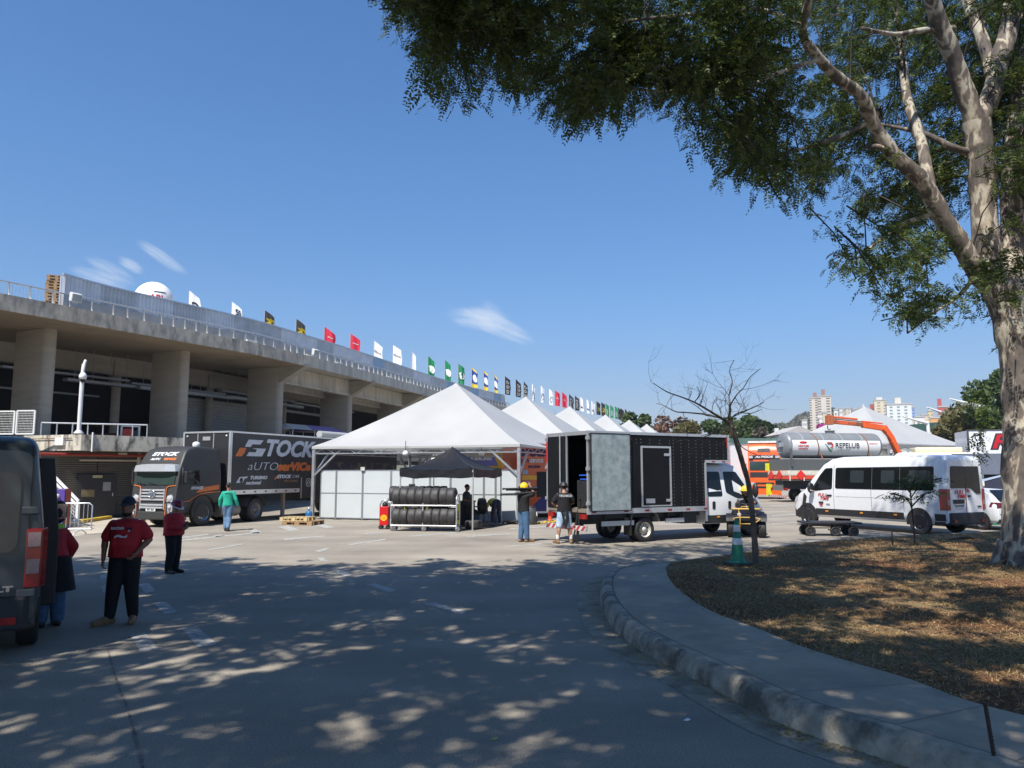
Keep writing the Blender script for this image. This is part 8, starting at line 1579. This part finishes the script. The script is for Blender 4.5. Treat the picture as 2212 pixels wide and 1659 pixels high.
tw = MB(); FP, FDir = [], []
for x, y in zip(px, py):
    Yd = rgc.uniform(10.2, 16.5) - (x < 1500) * rgc.uniform(0, 1.2); 
    if x > 1730 and y < 520: Yd = rgc.uniform(15.9, 19.5) if (x < 2215 and (rgc.random() < .95 or x > 1980)) else rgc.uniform(13, 15)
    tip = np.array(W(x, y, Yd))
    i = np.argmin(np.linalg.norm(LP - tip - np.array([0, 0, -1.0]), axis=1)); root = LP[i]
    out = tip - root; ln = np.linalg.norm(out); od = out / (ln + 1e-6); od[2] = min(od[2], .12); 
    L_ = rgc.uniform(.7, 1.5); st_ = tip - od * L_ + np.array([0, 0, .22 * L_])
    mid = (st_ + tip) / 2 + np.array([0, 0, .10 * L_]); 
    pts = [Vector(st_), Vector(mid), Vector(tip)]
    if ln < 1.9 and rgc.random() < .6: q = Vector(root).lerp(Vector(st_), .5) + Vector((0, 0, .25)); tw.tube([Vector(root), q] + pts, [.016, .013, .010, .008, .004], 5, False)
    else: tw.tube(pts, [.014, .010, .004], 4, False)
    nf = int(rgc.integers(22, 40)); t = rgc.uniform(.05, 1.05, nf); base = np.where((t < .5)[:, None], st_ + (mid - st_) * (t * 2)[:, None], mid + (tip - mid) * ((t - .5) * 2)[:, None])
    base = base + rgc.normal(0, .12, (nf, 3)) * np.array([1, 1, .6]); dr = od + rgc.normal(0, .9, (nf, 3)); dr[:, 2] -= .15; FP.append(base); FDir.append(dr)
FP, FDir = np.concatenate(FP), np.concatenate(FDir)
V, F = frond_mesh(FP, FDir, .215, 7, .05, .0115, 3, .45)
LEAF = leafmat('feather_leaf', (.032, .066, .016), (.11, .135, .028), .34)
me_o = raw_mesh('crown', V, F, LEAF, big)
tw.build('twigs', DBARK, big)
# a vine like drooping twig hanging beside the trunk
vi = []; vd = []
for k in range(60): c = W(2118 + rgc.normal(0, 6), 800 + k * 2.4 + 40, 14.2); vi.append(np.array(c)); vd.append(rgc.normal(0, 1, 3) - np.array([0, 0, .5]))
V, F = frond_mesh(np.array(vi), np.array(vd), .22, 6, .05, .012, 8); raw_mesh('hanging_leaves', V, F, LEAF, big)
# ---- neighbouring trees behind and left of the photographer: their crowns shade the road
def shade_tree(lab, base, boxes, n_cl, seed, hs):
    o = thing('shade_tree', lab, 'tree'); rg = np.random.default_rng(seed); m = MB(); b = Vector((*base, 0)); top = b + Vector((0, 0, hs)); m.tube([b - Vector((0, 0, .1)), b + Vector((.05, 0, 1)), b + Vector((.1, .1, hs * .5)), top], [.55, .42, .36, .26], 14)
    C = []
    for x0, x1, y0, y1, z0, z1, w in boxes:
        k = int(n_cl * w); c = np.stack([rg.uniform(x0, x1, k), rg.uniform(y0, y1, k), rg.uniform(z0, z1, k)], 1); C.append(c)
    C = np.concatenate(C); vis = (C[:, 1] > -1) & (C[:, 2] - 1.1 < CH + .80 * (C[:, 1] + .8)) & (np.abs(C[:, 0]) < .72 * (C[:, 1] + 2)); C = C[~vis]
    for c in C[::13]: q = top.lerp(Vector(c), .5) + Vector((rg.normal(0, .8), rg.normal(0, .8), -.4)); m.tube(smoothline([top - Vector((0, 0, .5)), q, Vector(c)], 4), [.09, .08, .07, .06, .05, .04, .03, .02, .012], 5, False)
    m.build('trunk', BARK, o); FP, FD_ = [], []
    for c in C:
        nf = int(rg.integers(20, 42)); r_ = rg.uniform(.28, .62); FP.append(c + rg.normal(0, 1, (nf, 3)) * np.array([r_, r_, r_ * .4])); FD_.append(rg.normal(0, 1, (nf, 3)))
    V, F = frond_mesh(np.concatenate(FP), np.concatenate(FD_), .42, 5, .17, .045, seed, .3); raw_mesh('crown', V, F, LEAF, o); return o
shade_tree('wide tree behind the left of the photographer shading the road and the grey van', (-11, -4.5), [(-17.5, -6, 2.5, 11.3, 10.2, 12.4, .8), (-6, .5, 4.5, 11.3, 10.6, 12.6, .48), (-16, -6, -5, 2.5, 10.2, 12.6, .36), (-6, .5, -5, 4.5, 10.6, 12.8, .33)], 330, 21, 9.5)
shade_tree('wide tree right behind the photographer shading the near sidewalk', (3.5, -6), [(-3.5, 6, -7.5, 6.5, 9.2, 12, .34), (.5, 5.5, 6, 10.5, 10.8, 13, .06), (6.2, 12, 3, 11.5, 8.3, 11, .2)], 250, 33, 8.6)
# ---- slim bare tree beside the cone
bt_ = thing('bare_tree', 'slim leafless young tree with wide thin branches beside the green cone', 'tree'); m = MB(); B0 = 16.4
main = limb(m, [(1633, 1222, 16, B0), (1631, 1180, 13, B0), (1625, 1110, 12, B0), (1617, 1046, 11, B0), (1604, 1000, 11, B0), (1594, 965, 11, B0), (1583, 930, 11, B0), (1574, 906, 10, B0)], 10)
br = []; THIN[0] = .8
for pts in ([(1578, 915, 8, B0), (1551, 899, 6.5, B0 - .3), (1525, 883, 5.5, B0 - .5), (1500, 869, 4.5, B0 - .7), (1473, 858, 3.6, B0 - .8), (1440, 846, 3, B0 - .9), (1412, 828, 2, B0 - 1)], [(1566, 906, 6, B0), (1525, 895.5, 4.5, B0 + .4), (1482, 891, 3.6, B0 + .7), (1459, 889, 3.2, B0 + .9), (1431, 874.6, 2.4, B0 + 1), (1418, 872, 1.6, B0 + 1)],
            [(1575, 908, 7, B0), (1577, 876, 5.5, B0 + .2), (1575, 855, 4, B0 + .3), (1582, 825, 3, B0 + .4), (1576, 800, 2.2, B0 + .4), (1586, 778, 1.5, B0 + .5)], [(1577, 876, 4.5, B0), (1592, 852, 3.6, B0 - .3), (1606, 838, 3, B0 - .4), (1620, 815, 2.2, B0 - .5), (1643, 796, 1.5, B0 - .6)],
            [(1579, 905, 5, B0), (1588, 896, 4, B0 - .4), (1602, 890, 3.4, B0 - .6), (1626, 881, 2.6, B0 - .8), (1650, 869, 1.6, B0 - 1)], [(1572, 912, 4.5, B0), (1547, 932, 3.5, B0 - .3), (1516, 946, 2.4, B0 - .5), (1490, 955, 1.6, B0 - .6)], [(1580, 920, 4, B0), (1590, 935, 3, B0 - .4), (1602, 965, 2.4, B0 - .7), (1640, 985, 1.8, B0 - 1), (1662, 994, 1.4, B0 - 1.2)], [(1586, 934, 4, B0), (1570, 925, 3, B0 + .4), (1556, 930, 2.4, B0 + .6), (1520, 940, 1.6, B0 + .9)],
            [(1601, 891, 3, B0 - .5), (1622, 893, 2.2, B0 - .6), (1646, 884, 1.5, B0 - .8)], [(1500, 869, 3, B0 - .6), (1512, 850, 2.2, B0 - .7), (1505, 835, 1.6, B0 - .8)], [(1525, 895, 2.5, B0 + .4), (1508, 880, 2, B0 + .5), (1490, 868, 1.5, B0 + .5)]):
    br += limb(m, pts, 6)
THIN[0] = 1.0; rt_ = random.Random(8)
def twig(m, p, d, L_, r, dep):
    pts = [p]; q = p
    for k in range(3): d = (d + Vector((rt_.gauss(0, .25), rt_.gauss(0, .25), rt_.gauss(.06, .2)))).normalized(); q = q + d * L_ / 3; pts.append(q)
    m.tube(pts, [r, r * .8, r * .6, r * .35], 4, False)
    if dep > 0:
        for k in range(2 + (dep > 1)): j = rt_.randrange(1, 4); twig(m, pts[j], (d + Vector((rt_.gauss(0, .8), rt_.gauss(0, .8), rt_.gauss(.1, .6)))).normalized(), L_ * .62, r * .6, dep - 1)
for p, r in br[6::4]: twig(m, p, Vector((rt_.gauss(-.1, .8), rt_.gauss(0, .8), rt_.gauss(.35, .6))).normalized(), rt_.uniform(.3, .7), min(r * .55, .009), 2)
m.build('trunk', bark_mat('young_bark', [(.3, (.09, .07, .055)), (.7, (.19, .15, .115))], 5), bt_)
# ---- sapling in front of the white van, thin stake beside it
sp_ = thing('sapling', 'thin sapling with a flat tuft of feathery leaves in front of the white van', 'tree'); m = MB(); S0 = 21.0
limb(m, [(1976, 1175, 4.4, S0), (1975, 1150, 3.8, S0), (1971, 1110, 3.2, S0), (1968, 1080, 2.6, S0), (1966, 1055, 2.0, S0)], 7); tips = []
for pts in ([(1970, 1100, 2.5, S0), (1960, 1078, 2, S0), (1942, 1070, 1.5, S0), (1922, 1066, 1.2, S0)], [(1969, 1095, 2.5, S0), (1985, 1078, 2, S0), (2000, 1066, 1.6, S0), (2018, 1062, 1.2, S0)], [(1968, 1075, 2.2, S0), (1985, 1052, 1.8, S0), (2008, 1040, 1.4, S0), (2034, 1033, 1, S0)], [(1967, 1066, 2.2, S0), (1950, 1046, 1.6, S0), (1935, 1036, 1.3, S0)], [(1966, 1060, 2.2, S0), (1975, 1040, 1.6, S0), (1978, 1030, 1.2, S0)]): tips += limb(m, pts, 5)[4:]
m.build('trunk', DBARK, sp_); FP, FD_ = [], []
for p, r in tips:
    for k in range(4): FP.append(np.array(p) + rgc.normal(0, .10, 3) * np.array([1, 1, .5])); FD_.append(np.array([rgc.normal(0, 1), rgc.normal(0, 1), -.1]))
V, F = frond_mesh(np.array(FP), np.array(FD_), .24, 6, .055, .014, 41, .35); raw_mesh('crown', V, F, leafmat('sapling_leaf', (.03, .07, .018), (.07, .12, .03), .35), sp_)
m = MB(); a = G(1928, 1175, KH + .04); m.cyl(a - Vector((0, 0, .05)), a + Vector((0, 0, .36)), .018, n=6); tag(m.build('wooden_stake', DBARK), 'short thin stake in the dry ground left of the sapling', 'stake')
m = MB(); a, b_ = G(2050, 1166, KH + .07), G(2105, 1163, KH + .07); m.tube([a, a.lerp(b_, .4) + Vector((0, .05, .02)), a.lerp(b_, .8) + Vector((0, 0, .03)), b_], [.02, .035, .04, .015], 6); tag(m.build('fallen_branch', DBARK), 'dark fallen branch lying on the dry ground near the big trunk', 'branch')
# ------------------------------------------------------------------ far trees, hill and city
def far_mat(n_, c1, c2): return leafmat(n_, c1, c2, .2)
FM = {'green': far_mat('far_leaf_green', (.035, .065, .018), (.085, .12, .035)), 'dark': far_mat('far_leaf_dark', (.022, .042, .014), (.055, .08, .026)), 'brown': far_mat('far_leaf_brown', (.12, .062, .04), (.22, .125, .085)), 'olive': far_mat('far_leaf_olive', (.07, .07, .02), (.15, .125, .045)), 'pale': far_mat('far_leaf_pale', (.10, .085, .06), (.22, .19, .15)), 'pink': far_mat('bougainvillea', (.32, .02, .16), (.5, .06, .3))}
def far_tree(px, ytop, wpx, Yd, kind, label, seed, n=2600, leaf=.34, ybase=None):
    p = W(px, ytop, Yd); H = p.z; wd_ = wpx / FD * Yd; rg = np.random.default_rng(seed); o = thing('tree', label, 'tree', (p.x, Yd, 0)); m = MB()
    m.tube([(0, 0, -.1), (.1, 0, H * .25), (.05, .1, H * .45)], [.3, .22, .15], 8)
    nb = int(rg.integers(9, 14)); C = []
    for k in range(nb):
        a = rg.uniform(0, 6.28); rr_ = wd_ * .34 * math.sqrt(rg.uniform(0, 1)); c = np.array([rr_ * math.cos(a), rr_ * math.sin(a) * .9, 0]); c[2] = H * (.80 - .33 * (rr_ / (wd_ * .34)) ** 2 * rg.uniform(.5, 1.1)) - H * rg.uniform(0, .12); C.append(c)
        m.tube([(.05, .1, H * .42), tuple(c * np.array([.5, .5, 0]) + np.array([0, 0, H * .55])), tuple(c)], [.1, .06, .03], 5, False)
    m.build('trunk', DBARK, o); P = []
    for c in C:
        r_ = wd_ * rg.uniform(.15, .24); k = n // nb; d = rg.normal(0, 1, (k, 3)); d /= np.linalg.norm(d, axis=1, keepdims=True); P.append(c + d * (r_ * rg.uniform(.45, 1.0, k) ** .6)[:, None] * np.array([1, 1, min(.7, H * .16 / r_)]))
    P = np.concatenate(P); zq = np.quantile(P[:, 2], .992); z0_ = H * .35; P[:, 2] = np.where(P[:, 2] > z0_, z0_ + (P[:, 2] - z0_) * (H - z0_) / (zq - z0_), P[:, 2]); xq = np.quantile(np.abs(P[:, 0]), .99); P[:, :2] *= min(1.6, max(1.0, wd_ * .5 / xq)); k = len(P); a = rg.normal(0, 1, (k, 3)); a /= np.linalg.norm(a, axis=1, keepdims=True); b = np.cross(a, rg.normal(0, 1, (k, 3))); b /= np.linalg.norm(b, axis=1, keepdims=True); s = leaf * rg.uniform(.6, 1.4, k)[:, None]
    V = np.stack([P - a * s, P + b * s * .55, P + a * s, P - b * s * .55], 1).reshape(-1, 3); raw_mesh('crown', V, np.arange(len(V)).reshape(-1, 4), FM[kind], o); return o
for i_, (x, y, w, Yd, kd, lab) in enumerate(((1362, 894, 62, 125, 'green', 'round green tree right behind the last flags and tent peaks'), (1400, 899, 60, 122, 'green', 'green tree between the last flags and the brown crowned tree'), (1448, 902, 100, 120, 'brown', 'wide brown pink crowned tree behind the black box truck'), (1493, 914, 70, 112, 'olive', 'low olive brown tree right of the brown crowned tree'), (1538, 909, 72, 130, 'green', 'green tree seen through the left twigs of the bare tree'), (1583, 903, 70, 128, 'green', 'green tree directly behind the fork of the bare tree'), (1618, 900, 78, 132, 'green', 'tallest green tree right of the bare tree'), (1652, 911, 58, 130, 'dark', 'dark green tree left of the white sign pylon'), (1688, 927, 50, 126, 'green', 'green tree right of the white sign pylon behind the tank'), (1575, 930, 64, 95, 'olive', 'yellowish low tree behind the green hoarding by the bare tree'), (1645, 927, 60, 100, 'pale', 'pale dry shrubby tree in front of the dark green one'), (1470, 930, 60, 98, 'olive', 'low yellowish tree above the black box truck roof'),
    (2092, 878, 120, 92, 'olive', 'olive green tree between the middle and right lamp masts'), (2142, 806, 150, 86, 'green', 'green tree behind the right lamp mast'), (2176, 800, 130, 78, 'green', 'tall dark tree just left of the mottled trunk'), (2052, 903, 70, 96, 'olive', 'small olive tree at the foot of the red building'), (2230, 840, 120, 80, 'green', 'large green tree behind the mottled trunk'))): far_tree(x, y, w, Yd, kd, lab, 50 + i_)
far_tree(1772, 919, 46, 88, 'pink', 'bright pink flowering bush above the tank top', 90, 1500, .25)
# green hoarding and raised barrier
hd_ = thing('green_hoarding', 'long dull green hoarding fence behind the trucks and the bare tree', 'fence'); GH = M('hoarding_green', (.085, .15, .125), .7, var=.2, vs=.5); a, b_ = W(1490, 948, 84), W(1712, 944, 84)
for k in range(14): p, q = a.lerp(b_, k / 14), a.lerp(b_, (k + .985) / 14); m = MB(); m.bar((p.x, p.y, 2.9), (q.x, q.y, 2.9), .06, 5.8); m.build('panel', GH, hd_)
vb = thing('raised_barrier', 'green screened footbridge barrier with small lamps behind the lamp masts', 'barrier'); a, b_ = W(1965, 918, 115), W(2068, 915, 105); m = MB(); m.bar((a.x, a.y, 8.4), (b_.x, b_.y, 8.4), .1, 1.5); m.build('screen', M('barrier_green', (.05, .11, .09), .6, var=.25, vs=.6), vb); m = MB(); m.bar((a.x, a.y, 7.1), (b_.x, b_.y, 7.1), .8, 1.0); m.build('beam', M('beam_brown', (.12, .11, .1), .8), vb)
for k in range(6): c = a.lerp(b_, (k + .5) / 6); m = MB(); m.ell((c.x, c.y - .5, 7.5), (.25, .2, .25), 8, 6); m.build('lamp', WHITE, vb)
for f_ in (.1, .9): c = a.lerp(b_, f_); m = MB(); m.cyl((c.x, c.y, 0), (c.x, c.y, 6.6), .4); m.build('pier', CPILL, vb)
for i_, (tx, ty, jx, jy, Yd) in enumerate(((2052, 861.7, 2131, 882, 83), (2002.5, 880, 2068, 902, 97), (1948.5, 899, 2004, 914.6, 109))):
    o = thing('lamp_mast', ('nearest white lamp mast with long slanting arm beside the RTX trailer', 'middle white lamp mast with long slanting arm', 'farthest white lamp mast with long slanting arm over the big tent slope')[i_], 'lamp post', (0, 0, 0), 0, 'white lamp masts'); j = W(jx, jy, Yd); t = W(tx, ty, Yd - 1); m = MB(); m.tube([(j.x + .3, j.y, 0), (j.x + .1, j.y, j.z * .6), j], [.3, .27, .24], 10); m.build('mast', WHITE, o); m = MB(); m.tube([j, t], [.26, .09], 8); m.build('arm', WHITE, o)
m = MB(); p = W(1677, 925, 105); m.box(p.x - .25, p.x + .25, 104.8, 105.2, 0, p.z); py_ = thing('sign_pylon', 'narrow white sign pylon with dark letters among the trees', 'sign'); m.build('board', WHITE, py_); letter(py_, 'T\nE\nL', .7, PK, TRt(p.x, 104.78, p.z - 1.6))
m = MB(); p = W(1475, 908, 118); m.cyl((p.x, 118, 0), (p.x, 118, p.z - .4), .15, .1); m.lathe([(.1, -.6), (.9, -.1), (1.0, 0), (.1, .25)], (p.x, 118, p.z), n=14); tag(m.build('light_mast', M('dark_profile')), 'slim dark mast with saucer shaped head over the brown tree', 'mast')
# hill
rg = np.random.default_rng(77); nx, ny = 160, 40; hillV = []
prof_x = [300, 1100, 1400, 1560, 1690, 1740, 1790, 1850, 1950, 2060, 2212, 2600, 3400]; prof_y = [1000, 985, 960, 948, 914, 898, 888, 884, 900, 912, 915, 920, 960]
m = MB()
def hz(x, v):
    Yd = 420 + v * 480; e_ = (1020 - np.interp(x, prof_x, prof_y)) * min(1, (v / .75)) ** .8
    s_ = 1 + .05 * math.sin(x * .043 + v * 9) + .03 * math.sin(x * .11 + v * 23); 
    q = W(x, 1020, Yd); return Vector((q.x, Yd, max(0, e_ / FD * Yd * s_ * (1 if v < .8 else 1 - (v - .8) * .6)) - .5))
m.sheet(lambda u, v: hz(300 + u * 3100, v), 220, 44)
HM = M('wooded_slope', (.10, .105, .065), .95, var=.4, vs=.06, bump=1, bs=.15, col2=(.17, .145, .10), c2=(.48, .62), c2s=.03); struct(m.build('hill', HM))
P = []; 
for k in range(5200):
    x = rg.uniform(1500, 2212); v = rg.uniform(.25, .86); q = hz(x, v); P.append((q.x, q.y, q.z))
P = np.array(P); V = []; F = []; k = len(P); n_l = 9
S = rg.uniform(1.0, 2.3, k); allV = []
for j in range(n_l):
    d = rg.normal(0, 1, (k, 3)); d /= np.linalg.norm(d, axis=1, keepdims=True); c = P + d * S[:, None] * np.array([1, 1, .7]) + np.array([0, 0, 1.6]); a = rg.normal(0, 1, (k, 3)); b = rg.normal(0, 1, (k, 3)); a /= np.linalg.norm(a, axis=1, keepdims=True); b /= np.linalg.norm(b, axis=1, keepdims=True); s = S[:, None] * .75
    allV.append(np.stack([c - a * s, c + b * s, c + a * s, c - b * s], 1).reshape(-1, 3))
V = np.concatenate(allV); o = raw_mesh('hillside_scrub', V, np.arange(len(V)).reshape(-1, 4), far_mat('scrub_leaf', (.085, .095, .055), (.18, .16, .105))); tag(o, 'dull green and brown scrub woods covering the far hillside', 'woods', kind='stuff')
# city blocks: walls with rows of windows
def facade(name, wall, win, cols, rows, band=.5):
    m = bpy.data.materials.new(name); m.use_nodes = True; n = m.node_tree.nodes; L = m.node_tree.links; tc = n.new('ShaderNodeTexCoord'); sp = n.new('ShaderNodeSeparateXYZ'); L.new(tc.outputs['Generated'], sp.inputs[0])
    def fr(s, k, w):
        a = n.new('ShaderNodeMath'); a.operation = 'MULTIPLY'; L.new(s, a.inputs[0]); a.inputs[1].default_value = k; f = n.new('ShaderNodeMath'); f.operation = 'FRACT'; L.new(a.outputs[0], f.inputs[0]); g = n.new('ShaderNodeMath'); g.operation = 'LESS_THAN'; L.new(f.outputs[0], g.inputs[0]); g.inputs[1].default_value = w; return g.outputs[0]
    ad = n.new('ShaderNodeMath'); ad.operation = 'ADD'; L.new(sp.outputs['X'], ad.inputs[0]); L.new(sp.outputs['Y'], ad.inputs[1])
    q = n.new('ShaderNodeMath'); q.operation = 'MULTIPLY'; L.new(fr(ad.outputs[0], cols, band), q.inputs[0]); L.new(fr(sp.outputs['Z'], rows, .5), q.inputs[1])
    mx = n.new('ShaderNodeMix'); mx.data_type = 'RGBA'; L.new(q.outputs[0], mx.inputs[0]); mx.inputs[6].default_value = (*wall, 1); mx.inputs[7].default_value = (*win, 1); L.new(mx.outputs[2], n['Principled BSDF'].inputs['Base Color']); n['Principled BSDF'].inputs['Roughness'].default_value = .7; return m
def block(x0, x1, yt, yb, Yd, mat, label, extras=(), group=None, depth=16, rz=.35):
    p, q, zt = W(x0, yt, Yd), W(x1, yt, Yd), W(x0, yt, Yd).z; zb = min(W(x0, yb, Yd).z, zt - 3) - 12; w = q.x - p.x
    o = thing('apartment_block' if zt - zb > 30 else 'city_house', label, 'building', ((p.x + q.x) / 2, Yd, 0), 0, group); c_, s_ = math.cos(rz), math.sin(rz); L_ = w / (c_ + .35 * s_); D_ = L_ * .35 if depth > 10 else L_ * .5
    m = MB(); m.T = Matrix.Rotation(-rz, 4, 'Z'); m.box(-L_ / 2, L_ / 2, -D_ / 2, D_ / 2, zb, zt); m.build('wall', mat, o)
    m = MB(); m.T = Matrix.Rotation(-rz, 4, 'Z'); m.box(-L_ / 2 - .3, L_ / 2 + .3, -D_ / 2 - .3, D_ / 2 + .3, zt, zt + .9); m.build('roof', M('roof_grey', (.4, .38, .36), .8), o)
    for e0, e1, h_, mt in extras: m = MB(); m.T = Matrix.Rotation(-rz, 4, 'Z'); m.box(-L_ / 2 + L_ * e0, -L_ / 2 + L_ * e1, -D_ * .3, D_ * .3, zt + .9, zt + .9 + h_); m.build('rooftop_room', mt, o)
    return o
CRB = M('penthouse_brown', (.3, .16, .11), .8); CWH = M('penthouse_cream', (.6, .57, .5), .8)
T1 = facade('twin_facade', (.58, .52, .44), (.13, .11, .10), 4, 13, .42); CR = facade('cream_facade', (.62, .53, .38), (.3, .25, .2), 5, 13); WHF = facade('white_facade', (.62, .64, .62), (.2, .23, .24), 9, 15, .4); BLF = facade('blue_facade', (.25, .34, .55), (.12, .16, .28), 3, 12); RDF = facade('red_facade', (.42, .07, .06), (.2, .06, .05), 3, 6); ORF = facade('orange_facade', (.6, .3, .1), (.16, .12, .1), 4, 4); YEF = facade('yellow_facade', (.64, .52, .26), (.3, .24, .14), 4, 8); WLF = facade('low_white_facade', (.66, .64, .6), (.22, .2, .19), 5, 4)
for a in ((1748, 1767, 861, 900, 640, T1, 'left and lower of the twin cream and brown towers on the hill', ((.45, .85, 4, CRB),)), (1766, 1794, 857, 900, 630, T1, 'right and taller of the twin cream and brown towers on the hill', ((.3, .58, 5, CRB),)), (1888, 1913, 866, 915, 600, CR, 'cream tower block just right of the big tent peak', ((.2, .7, 2, CWH),)), (1879, 1888.5, 874, 915, 605, RDF, 'narrow red block attached left of the cream tower', ()), (1915, 1966, 875, 940, 520, WHF, 'broad white and grey apartment block above the tent slope', ((.35, .6, 4, CWH),)), (1966, 1976, 881, 930, 560, BLF, 'narrow blue tower right of the broad white block', ()), (1861, 1873, 884, 915, 610, WLF, 'small white block with rooftop at the tent peak', ((.2, .5, 3, CWH),)), (2004, 2014, 889, 930, 540, YEF, 'slim yellow tower between two lamp mast arms', ((.3, .7, 2, CWH),)), (2010, 2028, 904, 932, 460, ORF, 'orange and dark block below the yellow tower', ()), (2026.5, 2046, 880, 930, 520, RDF, 'red tower block left of the olive trees', ((0, .4, 5, M('red_room', (.42, .07, .06), .8)),)), (2028, 2046, 900, 932, 470, WLF, 'white low block in front of the red tower', ()), (1976, 1996, 902, 932, 500, WLF, 'white low block right of the blue tower', ()), (1990, 2006, 898, 930, 530, CR, 'cream low block left of the yellow tower', ()), (2046, 2062, 903, 930, 505, YEF, 'pale yellow block right of the red tower', ())): block(*a)
for k in range(26):
    x = rg.uniform(1796, 1885) if k < 14 else rg.uniform(1700, 2060); y = np.interp(x, prof_x, prof_y) + (rg.uniform(-2, 4) if k < 14 else rg.uniform(4, 16)); w = rg.uniform(5, 11); block(x, x + w, y - rg.uniform(1, 4), y + 6, rg.uniform(560, 640) if k < 14 else rg.uniform(520, 560), (WLF, CR, WLF)[k % 3], 'small pale house among the scrub of the far hillside', (), 'houses on the far hillside', 8, rg.uniform(-.4, .6))
hs = thing('white_house', 'low white house with grey roof beside the pink bush', 'house', (0, 0, 0)); p = W(1726, 924, 92); m = MB(); m.box(p.x - 2, p.x + 1.8, 92, 97, 0, p.z - .8); m.build('wall', WLF, hs); m = MB(); m.prism([(p.x - 2.4, 91.6, p.z - .8), (p.x + 2.2, 91.6, p.z - .8), (p.x, 91.6, p.z + .2)], (0, 0, 0), (0, 6, 0)); m.build('roof', M('roof_grey'), hs)
# ------------------------------------------------------------------ thin dry-season haze over the valley
hm = bpy.data.materials.new('air'); hm.use_nodes = True; n = hm.node_tree.nodes; n.clear(); ou = n.new('ShaderNodeOutputMaterial'); pv = n.new('ShaderNodeVolumePrincipled'); pv.inputs['Color'].default_value = (.82, .88, .95, 1); pv.inputs['Density'].default_value = .00026; pv.inputs['Anisotropy'].default_value = .2
hm.node_tree.links.new(pv.outputs[0], ou.inputs['Volume'])
hb_ = MB(); hb_.box(-1600, 1600, -120, 1300, -1, 140); hz_o = hb_.build('haze', hm); hz_o['kind'] = 'stuff'; hz_o['label'] = 'thin pale dry season haze over the whole valley'; hz_o['category'] = 'haze'
